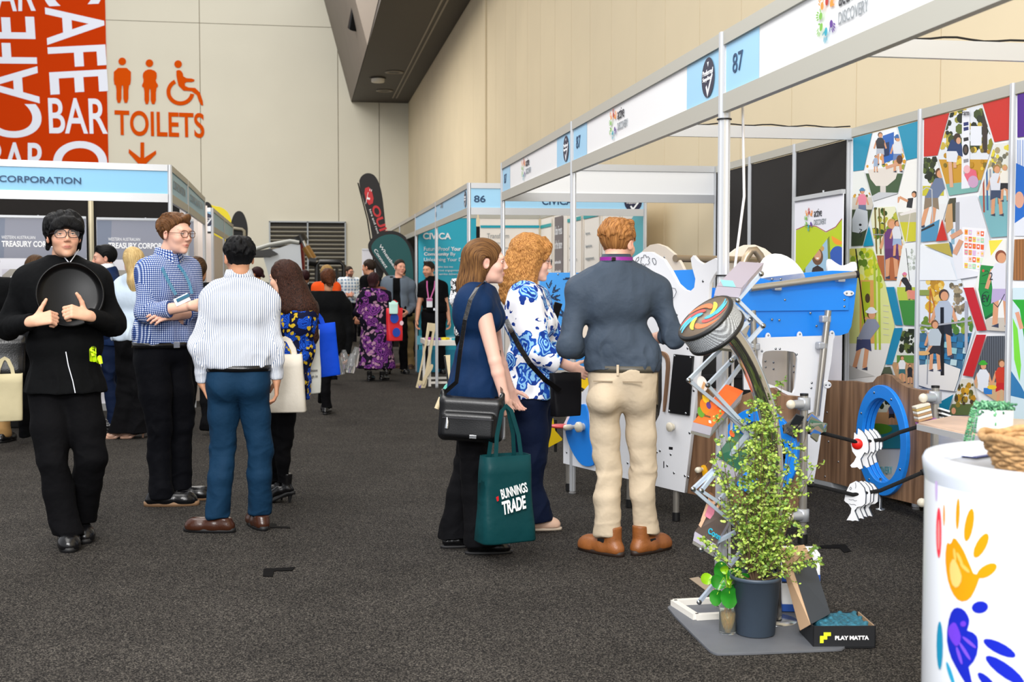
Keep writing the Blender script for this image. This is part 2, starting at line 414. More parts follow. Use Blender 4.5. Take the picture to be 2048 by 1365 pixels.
def fascia(a, b, label, cat='fascia', z=(2.158, 2.235, 2.442, 2.5), mfill=whitep, mr=alud, group=None, name='fascia_board'):
 """rails and infill from a to b"""
 a, b = Vector(a + (0,)), Vector(b + (0,)); d = (b - a).normalized()
 t = thing(name, ((a.x + b.x) / 2, (a.y + b.y) / 2, z[0]), label, cat, group)
 a2, b2 = a + d * .022, b - d * .022
 for nm, z0, z1 in (('rail', z[0], z[1]), ('rail', z[2], z[3])):
  MB().bar(a2 + Vector((0, 0, (z0 + z1) / 2)), b2 + Vector((0, 0, (z0 + z1) / 2)), .03, z1 - z0).build(nm, mr, t)
 MB().bar(a2 + Vector((0, 0, (z[1] + z[2]) / 2)), b2 + Vector((0, 0, (z[1] + z[2]) / 2)), .006, z[2] - z[1]).build('infill', mfill, t)
 return t
HC = {'red': 'b8322a', 'orange': 'f0912a', 'green': '77b843', 'teal': '12a0b8', 'purple': '5a2d91', 'lt': '9ad4ea'}
def handprint(A, x, y, s, ang, col, inner=None):
 """painted hand: palm and five fingers, ang = direction the fingers point (deg)"""
 def T(a, b): q = math.radians(ang - 90); return (x + s * (a * math.cos(q) - b * math.sin(q)), y + s * (a * math.sin(q) + b * math.cos(q)))
 def el(cx, cy, rx, ry, rot=0, c=col):
  A.poly(c, [T(cx + rx * math.cos(t) * math.cos(rot) - ry * math.sin(t) * math.sin(rot), cy + rx * math.cos(t) * math.sin(rot) + ry * math.sin(t) * math.cos(rot)) for t in np.linspace(0, 6.28, 15)[:-1]], px=False)
 el(0, 0, .36, .42)
 for cx, cy, ry, rot in ((-.34, .66, .26, .25), (-.12, .82, .32, .08), (.12, .84, .33, -.06), (.34, .7, .3, -.22)): el(cx, cy, .085, ry, rot)
 el(.52, .12, .1, .28, -.85)
 if inner: el(-.03, -.05, .2, .26, 0, inner)
def ad_logo(pl, c, s, parent, name='logo', sub=True):
 """hands wheel and the words active DISCOVERY; c = plane coords of the wheel centre, s = wheel diameter"""
 A = Art(pl, off=.0045, step=.0002); x, y = c
 for ang, k, col in ((100, .36, 'red'), (45, .36, 'orange'), (-40, .33, 'purple'), (-95, .4, 'teal'), (170, .33, 'green'), (215, .3, 'green'), (130, .3, 'orange')):
  q = math.radians(ang); handprint(A, x + s * .3 * math.cos(q), y + s * .33 * math.sin(q), s * .22, ang, HC[col])
 A.build(name, parent)
 if sub:
  text(pl, 'active', [(x + s * .55, y + s * .08), (x + s * 1.45, y + s * .08), (x + s * .55, y + s * .46)], dark_t, parent, px=False, off=.004)
  text(pl, 'DISCOVERY', [(x + s * .55, y - s * .3), (x + s * 1.95, y - s * .3), (x + s * .55, y - s * .04)], grey_t, parent, px=False, off=.004)
def badge(pl, c, r, parent, fx=1):
 A = Art(pl, off=.0045, step=.0003); x, y = c
 A.poly('1d2340', [(x + r * fx * math.cos(q), y + r * math.sin(q)) for q in np.linspace(0, 6.28, 30)[:-1]], px=False)
 A.poly('e8edf2', [(x + fx * r * a, y + r * b) for a, b in ((-.35, -.45), (-.05, -.98), (.75, .05), (.62, .2), (0, -.62), (-.2, -.35))], px=False)
 A.poly('e8edf2', [(x + fx * r * a, y + r * b) for a, b in ((-.14, .78), (.14, .78), (.02, .52))], px=False)
 A.build('badge', parent)
 text(pl, 'Preferred', [(x - .78 * r * fx, y + .12 * r), (x + .8 * r * fx, y + .12 * r), (x - .78 * r * fx, y + .4 * r)], white_t, parent, px=False, off=.0065)
 text(pl, 'Supplier', [(x - .78 * r * fx, y - .22 * r), (x + .5 * r * fx, y - .22 * r), (x - .78 * r * fx, y + .06 * r)], white_t, parent, px=False, off=.0065)
XF, XB = 1.8, 3.8
PF = Plane((XF - .004, 0, 0), (0, -1, 0))
FY = [2.1, 5.18, 8.2, 11.15]
for y, lab in ((5.18, 'nearest aisle post of the number 87 stand, behind the leaflet rack'), (8.2, 'middle aisle post of stand 87, left of the man in the grey shirt'), (11.15, 'far corner post of the number 87 stand, next to the 86 board')):
 post(XF, y, lab, r=.026 if y < 6 else .021)
labs = ['nearest white fascia board, with 87 and a logo cut by the photo top', 'second white fascia board of stand 87 with hands logo and supplier badge', 'third, farthest white fascia board of stand 87 on the aisle side']
for k in range(3):
 y0, y1 = FY[k], FY[k + 1]
 t = fascia((XF, y0), (XF, y1), labs[k], group='stand 87 fascia boards')
 PL = Plane((XF - .0035, 0, 0), (0, -1, 0))
 A = Art(PL, off=.0006)
 zz0, zz1 = 2.237, 2.44
 L = y1 - y0
 A.rect('9dd0ef', -y1 + .03, zz0, -y1 + .42, zz1, px=False); A.build('blue_end', t, .35); A = Art(PL, off=.0006); A.rect('9dd0ef', -y0 - .52, zz0, -y0 - .03, zz1, px=False)
 A.build('blue_end', t, .35)
 text(PL, '87', [(-y1 + .12, 2.305), (-y1 + .24, 2.305), (-y1 + .12, 2.385)], navy_t, t, px=False, off=.0035)
 if k: badge(PL, (-y0 - .2, 2.34), .088, t)
 ad_logo(PL, (-(y1 - (1.12 if k else 1.08)), 2.345), .16, t)
def beam(a, b, label, z=2.46, h=.08, group='stand cross beams', m=None):
 t = thing('cross_beam', a[:2] + (z,), label, 'beam', group)
 MB().bar(a[:2] + (z,), b[:2] + (z,), .03, h).build('rail', m or alu, t); return t
beam((XF + .03, 8.25), (XB, 8.25), 'white cross beam over stand 87 meeting the poster wall corner')
beam((XF + .03, 5.2), (XB, 5.2), 'white cross beam over stand 87 at the right photo edge, nearest the camera')
cb = mat('black_cable', '0d0d10', .5)
for y, s, lab in ((8.25, 1, 'black cable lying along the middle cross beam'), (5.2, 2, 'black cable lying along the nearest cross beam')):
 random.seed(s); pts = [(XF + .05 + 1.93 * i / 30, y - .005, 2.507 + .006 * math.sin(i * 1.3) + .004 * random.random() + (.025 if i in (11, 12) and s == 1 else 0)) for i in range(31)]
 tag(MB().tube(pts, .005, 6).build('cable', cb), lab, 'cable', 'cables on the beams')
tag(MB().tube([(XF + .04, 5.17, 2.42), (XF + .075, 5.16, 2.2), (XF + .085, 5.16, 1.8), (XF + .05, 5.17, 1.5), (XF + .045, 5.18, .9), (XF + .04, 5.19, .4), (XF + .05, 5.2, .03)], .006, 6).build('cable', mat('white_cable', 'e6e6ea', .4)), 'white cable hanging down the nearest stand post', 'cable')
for z in (2.13, 1.46): tag(MB().lathe((XF, 5.18, z), [(.0262, -.003), (.032, -.003), (.032, .003), (.0262, .003)], 16).build('cable_tie', cb), '%s black tie wrapped round the nearest stand post' % ('upper' if z > 2 else 'lower'), 'cable tie')
# end fascia of stand 87 seen from inside
t = fascia((XF, 11.15), (XB, 11.15), 'white end fascia across the far side of stand 87, above the curly-haired woman', mr=alu)
post(XB, 11.15, 'back corner post at the far end of stand 87 against the black panels')
# back wall of stand 87
PW = Plane((XB, 0, 0), (0, -1, 0))
YW = [4.2, 5.22, 6.24, 7.26, 8.28, 9.26, 10.24, 11.15]
for y, lab in ((6.24, 'right-hand poster wall post near the photo edge'), (7.26, 'poster wall post between the teal and red hexagon posters'), (8.28, 'poster wall post where the black panels begin'), (9.26, 'black wall post left of the hanging banner'), (10.24, 'black wall post behind the white arch')):
 post(XB, y, lab, r=.026, group='back wall posts')
for k in range(4, 7):
 y0, y1 = YW[k], YW[k + 1]
 t = thing('display_board', (XB, (y0 + y1) / 2, 0), ['black back panel behind the hanging banner, nearest the posters', 'middle black back panel of stand 87', 'farthest black back panel of stand 87, beside the white fascia'][k - 4], 'board', 'black back panels')
 MB().box((XB, (y0 + y1) / 2, 1.235), (.008, y1 - y0 - .04, 2.39)).build('infill', blackw, t)
 MB().box((XB, (y0 + y1) / 2, 2.468), (.03, y1 - y0 - .045, .06)).build('rail', alud, t)
# ================================================================ stand 86 and beyond on the right side
bluef = blue_f
teal = mat('teal_print', '04a9c4', .45)
for y, lab in ((13.46, 'near corner post of stand 86 left of the number 86 board'), (16.73, 'aisle post of stand 86 in front of the low white table'), (19.72, 'far corner post of stand 86 at the left edge of the teal wall'), (22.9, 'thin aisle post of the stand beyond 86')):
 post(XF, y, lab)
post(3.77, 13.46, 'right corner post of stand 86, beside the pale teal end panel')
f86 = []
for (a, b, lab) in (((XF, 13.46), (3.77, 13.46), 'pale blue end fascia with the number 86, facing the camera'), ((XF, 13.46), (XF, 16.73), 'nearer pale blue aisle fascia of stand 86'), ((XF, 16.73), (XF, 19.72), 'farther pale blue aisle fascia of stand 86'), ((XF, 19.72), (XF, 22.9), 'olive and blue fascia board of the stand beyond 86'), ((XF, 22.9), (XF, 29), 'farthest fascia board of the right-hand stand row')):
 f86.append(fascia(a, b, lab, mfill=bluef if b[1] < 22 else mat('olive_fascia', '8f8a72', .5), group='far fascia boards', mr=alu if a[1] == b[1] else alud))
P86 = Plane((0, 13.455, 0), (1, 0, 0))
text(P86, '86', [(948, 405), (971, 405), (948, 391)], navy_t, f86[0], bold=.02)
text(P86, 'CIVICA', (1084, 396, 1146, 410), navy_t, f86[0], bold=.02)
b_ = P86.px(1266, 405); badge(P86, b_, .1, f86[0])
text(PF, '30', (881, 402, 886, 416), grey_t, f86[1], off=.004); text(PF, '86', (870.5, 424, 873.5, 434), navy_t, f86[1], off=.004)
badge(PF, (-13.7, 2.34), .09, f86[1])
PN = Plane((0, 19.70, 0), (1, 0, 0))
def wallp(x0, x1, y, lab, m, z0=.02, z1=2.44):
 t = thing('display_board', ((x0 + x1) / 2, y, 0), lab, 'board', 'stand wall panels')
 MB().box(((x0 + x1) / 2, y + .004, (z0 + z1) / 2), (x1 - x0 - .03, .008, z1 - z0)).build('infill', m, t)
 MB().box(((x0 + x1) / 2, y, 2.468), (x1 - x0, .03, .06)).build('rail', alud, t)
 return t
t = wallp(1.82, 2.77, 19.72, 'teal CIVICA display panel behind the man in the black polo', teal)
text(PN, 'CIVICA', (846, 466, 902, 479), white_t, t, bold=.03)
text(PN, 'Future Proof', (848, 494, 899, 502), white_t, t); text(PN, 'Your', (902, 494, 922, 502), white_t, t, bold=.03)
text(PN, 'Community', (848, 505, 898, 513.5), white_t, t, bold=.03); text(PN, 'By', (901, 505, 911, 513.5), white_t, t)
text(PN, 'Unleashing Your Data', (848, 516, 936, 525), white_t, t)
for k, s in enumerate(('complex data into', 'improve engagement', 'and service delivery')): text(PN, s, (868, 532 + 7.3 * k, 868 + (38, 52, 48)[k], 537 + 7.3 * k), white_t, t)
A = Art(PN, .002); A.rect('6cc8e0', 834, 672, 954, 690); A.rect('1287a8', 834, 700, 954, 760); A.build('printed_band', t)
wp = mat('warm_white_board', 'f6efe6', .5)
t = wallp(2.80, 3.78, 19.72, 'white display panel with teal stripe and grey Transform heading', wp)
A = Art(PN, .002); A.rect('12a3b8', 961, 451, 1079, 456); A.build('teal_stripe', t)
text(PN, 'Transform', (974, 467, 1018, 477), grey_t, t)
for k in range(6): text(PN, ('community and', 'council services', 'for the future')[k % 3], (974, 484 + 9 * k, 1010 + 6 * (k % 3), 489 + 9 * k), grey_t, t)
PR = Plane((XB - .01, 0, 0), (0, -1, 0))
for k in range(6):
 y1 = 19.7 - k * 1.03; y0 = y1 - 1.0
 t = thing('display_board', (XB, (y0 + y1) / 2, 0), 'cream printed panel on the side wall of stand 86, %s' % ['next to the far corner', 'with the dark Urban Forests banner', 'right of the dark banner', 'behind the second stand post', 'beside the nearest-camera one', 'nearest the camera'][k], 'board', 'stand 86 side panels')
 MB().box((XB, (y0 + y1) / 2, 1.235), (.008, .97, 2.39)).build('infill', wp, t)
 MB().box((XB, (y0 + y1) / 2, 2.468), (.03, 1.02, .06)).build('rail', alud, t)
 A = Art(PR, .004)
 if k == 1:
  A.rect('6f6568', -y1 + .12, .2, -y1 + .72, 2.40, px=False); A.build('dark_banner', t)
  text(PR, 'Urban Forests', [(-y1 + .16, 2.13), (-y1 + .68, 2.13), (-y1 + .16, 2.26)], white_t, t, px=False, off=.008)
  text(PR, 'of the future', [(-y1 + .16, 1.92), (-y1 + .68, 1.92), (-y1 + .16, 2.05)], white_t, t, px=False, off=.008)
  for j in range(7): text(PR, 'council trees and shade', [(-y1 + .16, 1.7 - .14 * j), (-y1 + .6, 1.7 - .14 * j), (-y1 + .16, 1.75 - .14 * j)], white_t, t, px=False, off=.008)
 elif k == 5: A.poly('5fb9c4', [(-y1, .9), (-y0, .9), (-y0, 2.35), (-y1, 2.0)], px=False); A.rect('2f9fb4', -y1, .8, -y0, 1.3, px=False); A.build('teal_print', t)
 else:
  A.rect('1aa5a8', -y1, 2.28, -y0 - .1, 2.33, px=False); A.rect('e9dccb', -y1 + .9, .1, -y1 + .94, 2.4, px=False); A.build('teal_stripe', t)
  for j in range(8): text(PR, ('Improve', 'Supported by data', 'engagement', 'service delivery')[j % 4], [(-y1 + .15, 2.05 - .17 * j), (-y1 + .4 + .12 * (j % 3), 2.05 - .17 * j), (-y1 + .15, 2.1 - .17 * j)], grey_t, t, px=False, off=.006)
# stand beyond: black panels
for k, y in enumerate((22.9, 26.5)):
 t = thing('display_board', (2.8, y, 0), ('nearer' if k == 0 else 'farther') + ' black back panel of the stands beyond 86', 'board', 'far black panels')
 MB().box((2.8, y, 1.25), (1.95, .02, 2.4)).build('infill', blackw, t)
# ================================================================ left-hand stands
LU = Vector((1, .2, 0)).normalized(); LO = Vector((-1.17, 11.85, 0))
PLF = Plane(LO, LU)
def lp(d, back=0): p = LO - LU * d; n = Vector((-LU.y, LU.x, 0)); q = p + n * back; return (q.x, q.y)
post(-1.17, 11.85, 'near corner post of the treasury stand under the blue fascia end')
post(-1.17, 13.56, 'second post along the side of the treasury stand'); post(-1.2, 16.33, 'third post along the side of the treasury stand')
t = fascia(lp(3.0), (-1.17, 11.85), 'blue fascia board reading CORPORATION on the left stand', mfill=mat('sky_fascia', '84c2e8', .4), mr=alu)
text(PLF, 'CORPORATION', [(-2, 364), (162, 368.5), (-2, 351)], navy_t, t, off=.02, bold=.015)
t1 = fascia((-1.17, 11.85), (-1.17, 13.56), 'nearer side fascia of the treasury stand with faint lettering', mfill=bluef, mr=alud)
t2 = fascia((-1.17, 13.56), (-1.2, 16.33), 'farther side fascia of the treasury stand', mfill=bluef, mr=alud)
PS = Plane((-1.166, 0, 0), (0, 1, 0))
text(PS, 'CORPORATION', [(12.1, 2.3), (13.3, 2.3), (12.1, 2.38)], grey_t, t1, px=False, off=.004)
text(PS, 'CORPORATION', [(13.9, 2.3), (15.6, 2.3), (13.9, 2.38)], grey_t, t2, px=False, off=.004)
YBK = 3.0
q = [lp(-.40, YBK), lp(1, YBK), lp(2, YBK), lp(3, YBK), lp(4.2, YBK)]
for k in range(4):
 a, b = q[k + 1], q[k]
 t = thing('display_board', ((a[0] + b[0]) / 2, (a[1] + b[1]) / 2, 0), 'black back panel of the treasury stand, %s' % ['at its right end', 'behind the right pull-up banner', 'behind the left pull-up banner', 'at the left photo edge'][k], 'board', 'treasury stand back panels')
 MB().bar((a[0], a[1], 1.22), (b[0], b[1], 1.22), .01, 2.4).build('infill', blackw, t)
 MB().bar((a[0], a[1], 2.465), (b[0], b[1], 2.465), .03, .06).build('rail', alud, t)
goldp = mat('warm_post', 'e6d9b8', .35, metal=.2)
PBK = Plane(Vector(lp(0, YBK) + (0,)), LU)
pq = PBK.wpx(184, 500); post(pq.x, pq.y - .03, 'pale post on the black back wall between the two pull-up banners', m=goldp, r=.03)
# pull-up banners
def pullup(pl, x0, x1, ytop, lab, art, hpx=None, back=False):
 w0, w1 = pl.px(x0, ytop), pl.px(x1, ytop); c = pl.w((w0[0] + w1[0]) / 2, 0)
 t = thing('pull_up_banner', c, lab, 'banner', 'pull-up banners')
 top = w0[1]
 panel('sheet', pl, [[(w0[0], .08), (w1[0], .08), (w1[0], top), (w0[0], top)]], .004, mat('banner_sheet', 'e9e9f2', .5), t, px=False)
 MB().bar(pl.w(w0[0], top + .01), pl.w(w1[0], top + .01), .03, .025).build('top_rail', alu, t)
 MB().bar(pl.w(w0[0], .04), pl.w(w1[0], .04), .12, .08).build('base', alu, t)
 MB().tube([pl.w((w0[0] + w1[0]) / 2, .05, -.03), pl.w((w0[0] + w1[0]) / 2, top + .03, -.03)], .008, 8).build('support_pole', alu, t)
 art(t, w0[0], w1[0], top); return t
def treas(t, a, b, top):
 A = Art(PU, .004); w = b - a
 A.rect('8a8d9b', a, top - .44, b, top - .01, px=False)
 A.poly('747d90', [(a, top - .44), (a, top - .01), (a + .16, top - .01), (a + .14, top - .44)], px=False)
 A.rect('a9a49b', a + .12, top - .84, b - .12, top - .56, px=False); A.poly('d8d6e2', [(a + .12, top - .56), (a + .12, top - .63), (a + .2, top - .56)], px=False)
 A.disc('f3f3f6', a + .25, top - .7, .075, px=False); A.line('8a8d9b', [(a + .21, top - .7), (a + .24, top - .735), (a + .295, top - .665)], .012, px=False)
 for k in range(3): A.rect('bdbbc9', a + .12, top - 1.15 - .33 * k, b - .12, top - 1.0 - .33 * k, px=False)
 A.build('print', t)
 text(PU, 'WESTERN AUSTRALIAN', [(a + .12, top - .235), (a + .12 + .34, top - .235), (a + .12, top - .20)], white_t, t, px=False, off=.007)
 text(PU, 'TREASURY CORPORATION', [(a + .12, top - .32), (a + .89, top - .32), (a + .12, top - .255)], white_t, t, px=False, off=.007, bold=.03)
 text(PU, 'Commercial lending', [(a + .37, top - .73), (b - .16, top - .73), (a + .37, top - .67)], white_t, t, px=False, off=.007)
PU = Plane(Vector(lp(0, YBK - .25) + (0,)), LU)
pullup(PU, -22, 172, 434, 'left pull-up banner reading TREASURY behind the waiter', treas)
pullup(PU, 193, 387, 439, 'right pull-up banner reading TREASURY behind the bearded man in navy', treas)
# black-draped counter at far left
ct = thing('draped_counter', (-2.9, 12.75, 0), 'low counter under a black cloth at the left photo edge', 'table')
MB().box((-2.75, 13.1, .48), (1.3, .6, .96), bev=.02).build('cloth', mat('black_cloth', '0b0b0d', .9), ct)
MB().box((-2.75, 13.1, .975), (1.34, .64, .03), bev=.008).build('top', mat('black_gloss'), ct)
# side panels inside the open side of the treasury stand
for k, (y0, y1) in enumerate(((13.62, 14.7), (14.9, 16.3))):
 t = thing('display_board', (-1.9, y1, 0), ('nearer' if k == 0 else 'farther') + ' cream panel seen through the open side of the treasury stand', 'board', 'cream inner panels')
 MB().box((-1.7, y1 + .6, 1.22), (1.0, .01, 2.42)).build('infill', mat('cream_panel', 'f0e4dc', .5), t)
# second left stand
t = fascia((-1.65, 18.6), (-1.25, 18.6), 'short pale blue fascia with round badge on the second left stand', mfill=bluef, mr=alu)
P2F = Plane((0, 18.59, 0), (1, 0, 0)); bb = P2F.px(412, 440); badge(P2F, bb, .1, t)
post(-1.25, 18.6, 'corner post of the second left stand, behind the man in the checked shirt')
t = thing('display_board', (-1.6, 18.6, 0), 'white front panel of the second left stand', 'board', 'second left stand panels')
MB().box((-1.7, 18.62, 1.07), (.86, .01, 2.12)).build('infill', mat('cream_panel'), t)
t = fascia((-1.25, 18.6), (-1.25, 21.3), 'nearer side fascia of the second left stand', mfill=bluef, mr=alud)
t = fascia((-1.25, 21.3), (-1.25, 24.0), 'farther side fascia of the second left stand', mfill=bluef, mr=alud)
post(-1.25, 21.3, 'middle side post of the second left stand'); post(-1.25, 24.0, 'far side post of the second left stand')
for k, (y0, y1) in enumerate(((18.6, 21.3), (21.3, 24))):
 t = thing('display_board', (-1.25, (y0 + y1) / 2, 0), ('nearer' if k == 0 else 'farther') + ' white side panel of the second left stand', 'board', 'second left stand panels')
 MB().box((-1.27, (y0 + y1) / 2, 1.07), (.01, y1 - y0 - .05, 2.12)).build('infill', mat('cream_panel'), t)
# tall shapes beyond the left stands
def flag(name, pl, outline, m, lab, edge=None, pole=None, sm=2, base=None, cat='banner'):
 xs_ = [p[0] for p in outline]; c = pl.wpx(sum(xs_) / len(xs_), outline[0][1]); t = thing(name, (base or c)[:2] + (0,) if not isinstance(c, Vector) or base else (c.x, c.y, 0), lab, cat)
 panel('cloth', pl, [outline], .012, m, t, sm=sm)
 if pole: MB().tube([pl.wpx(*p) for p in pole], .012, 8).build('pole', mat('black_gloss'), t)
 return t
PY = Plane((0, 27, 0), (1, 0, 0))
yel = mat('yellow_vinyl', 'f2de10', .5); blk = mat('black_banner_cloth', '0b0b0c', .6)
flag('curved_banner', PY, [(408, 402), (425, 412), (446, 415), (462, 432), (466, 470), (466, 800), (425, 800), (415, 600), (410, 440)], yel, 'curved yellow inflatable board rising behind the second left stand')
flag('curved_banner', Plane((0, 25.5, 0), (1, 0, 0)), [(404, 420), (408, 406), (416, 403), (424, 412), (426, 430), (426, 790), (402, 790)], blk, 'rounded black banner top beside the yellow board')
t = flag('curved_banner', Plane((0, 24.6, 0), (1, 0, 0)), [(478, 421), (488, 427), (496, 452), (495, 480), (488, 520), (488, 790), (470, 790), (466, 520), (461, 480), (461, 448), (468, 427)], blk, 'tall black oval banner above the dark-haired man in stripes')
Pq = Plane((0, 24.5, 0), (1, 0, 0))
MB().tube([Pq.wpx(462, 470), Pq.wpx(463, 459), Pq.wpx(468, 457), Pq.wpx(484, 459), Pq.wpx(488, 462), Pq.wpx(489, 472)], .03, 8).build('bracket', mat('tan_bracket', '8d8672', .5), t)
# feather flags in the aisle
PT = Plane((0, 22.2, 0), (1, 0, 0))
t = flag('feather_flag', PT, [(717, 367), (722, 352), (736, 345), (752, 352), (763, 380), (769, 430), (772, 470), (768, 560), (752, 560), (745, 470), (733, 420)], mat('black_flag_cloth', '100b0c', .6), 'tall black feather flag with red emblem and red letters', pole=[(716, 366), (735, 440), (747, 520), (752, 640), (753, 740)])
red = mat('red_print', 'c4161f', .5)
panel('emblem', PT, [[(727, 378), (741, 373), (749, 405), (735, 412)]], .004, red, t, off=.004, sm=1)
text(PT, 'T:', [(737.5, 410), (744, 379), (731, 408)], white_t, t, off=.008)
text(PT, 'OUIP', [(742, 414), (765, 480), (757, 409)], red, t, off=.004, bold=.03)
text(PT, 'hire and rentals', [(738, 420), (758, 478), (742, 418)], white_t, t, off=.004)
MB().box((PT.wpx(753, 700).x, 22.2, .04), (.5, .5, .05)).build('base', mat('black_gloss'), t)
PT2 = Plane((0, 21.4, 0), (1, 0, 0))
t = flag('teardrop_flag', PT2, [(733, 497), (742, 476), (762, 464), (787, 461), (808, 470), (824, 490), (832, 520), (834, 560), (830, 620), (820, 760), (812, 760), (800, 640), (786, 570), (760, 535)], mat('black_flag_cloth'), 'large dark teal teardrop flag reading Wheatbelt Connect')
panel('teal_sheet', PT2, [[(740, 499), (748, 482), (765, 471), (787, 468), (805, 476), (818, 494), (825, 522), (827, 560), (823, 620), (812, 700), (804, 640), (790, 568), (764, 530)]], .004, mat('dark_teal_cloth', '0d5455', .6), t, off=.004, sm=2)
text(PT2, 'Wheatbelt', [(757, 492), (790, 540), (762, 488.5)], white_t, t, off=.01, bold=.01)
text(PT2, 'Connect', [(747, 501), (771, 537.5), (752.5, 497.5)], white_t, t, off=.01, bold=.01)
MB().tube([PT2.wpx(815, 750), PT2.wpx(818, 790)], .015, 8).build('pole', mat('black_gloss'), t)
t = pullup(Plane((0, 23.5, 0), (1, 0, 0)), 724, 762, 500, 'plain white pull-up banner left of the teal flag', lambda *a: None)
# ================================================================ soft shapes: distance fields meshed with surface nets
def surfnet(F, lo, v):
 S = F < 0
 c = [S[i:S.shape[0] - 1 + i, j:S.shape[1] - 1 + j, k:S.shape[2] - 1 + k] for i in (0, 1) for j in (0, 1) for k in (0, 1)]
 anyc = np.logical_or.reduce(c); allc = np.logical_and.reduce(c); M = anyc & ~allc
 I, J, K = np.nonzero(M); n = len(I)
 idx = np.full(M.shape, -1, np.int64); idx[I, J, K] = np.arange(n)
 val = {(i, j, k): F[I + i, J + j, K + k] for i in (0, 1) for j in (0, 1) for k in (0, 1)}
 acc = np.zeros((n, 3)); cnt = np.zeros(n)
 for ax in range(3):
  for a in (0, 1):
   for b in (0, 1):
    p = [a, b]; p.insert(ax, 0); q = [a, b]; q.insert(ax, 1)
    f0, f1 = val[tuple(p)], val[tuple(q)]; m = (f0 < 0) != (f1 < 0)
    t = np.where(m, f0 / np.where(m, f0 - f1, 1), 0)
    pos = np.zeros((n, 3)); pos[:, :] = p; pos[:, ax] = t
    acc += pos * m[:, None]; cnt += m
 V = (np.stack([I, J, K], 1) + acc / cnt[:, None]) * v + lo
 Q = []
 for ax in range(3):
  sh = [slice(None)] * 3; A = [slice(1, -1)] * 3; A[ax] = slice(0, -1); B = [slice(1, -1)] * 3; B[ax] = slice(1, None)
  s0, s1 = S[tuple(A)], S[tuple(B)]
  for sgn in (0, 1):
   m = (s0 & ~s1) if sgn == 0 else (~s0 & s1)
   P = np.stack(np.nonzero(m), 1); off = np.ones(3, int); off[ax] = 0; P = P + off
   o1, o2 = [x for x in range(3) if x != ax]
   def cell(d1, d2):
    R = P.copy(); R[:, o1] -= d1; R[:, o2] -= d2; return idx[R[:, 0], R[:, 1], R[:, 2]]
   q = np.stack([cell(1, 1), cell(0, 1), cell(0, 0), cell(1, 0)], 1)
   flip = (sgn == 1) ^ (ax == 1)
   if flip: q = q[:, ::-1]
   Q.append(q)
 Q = np.concatenate(Q); Q = Q[(Q >= 0).all(1)]
 return V, Q
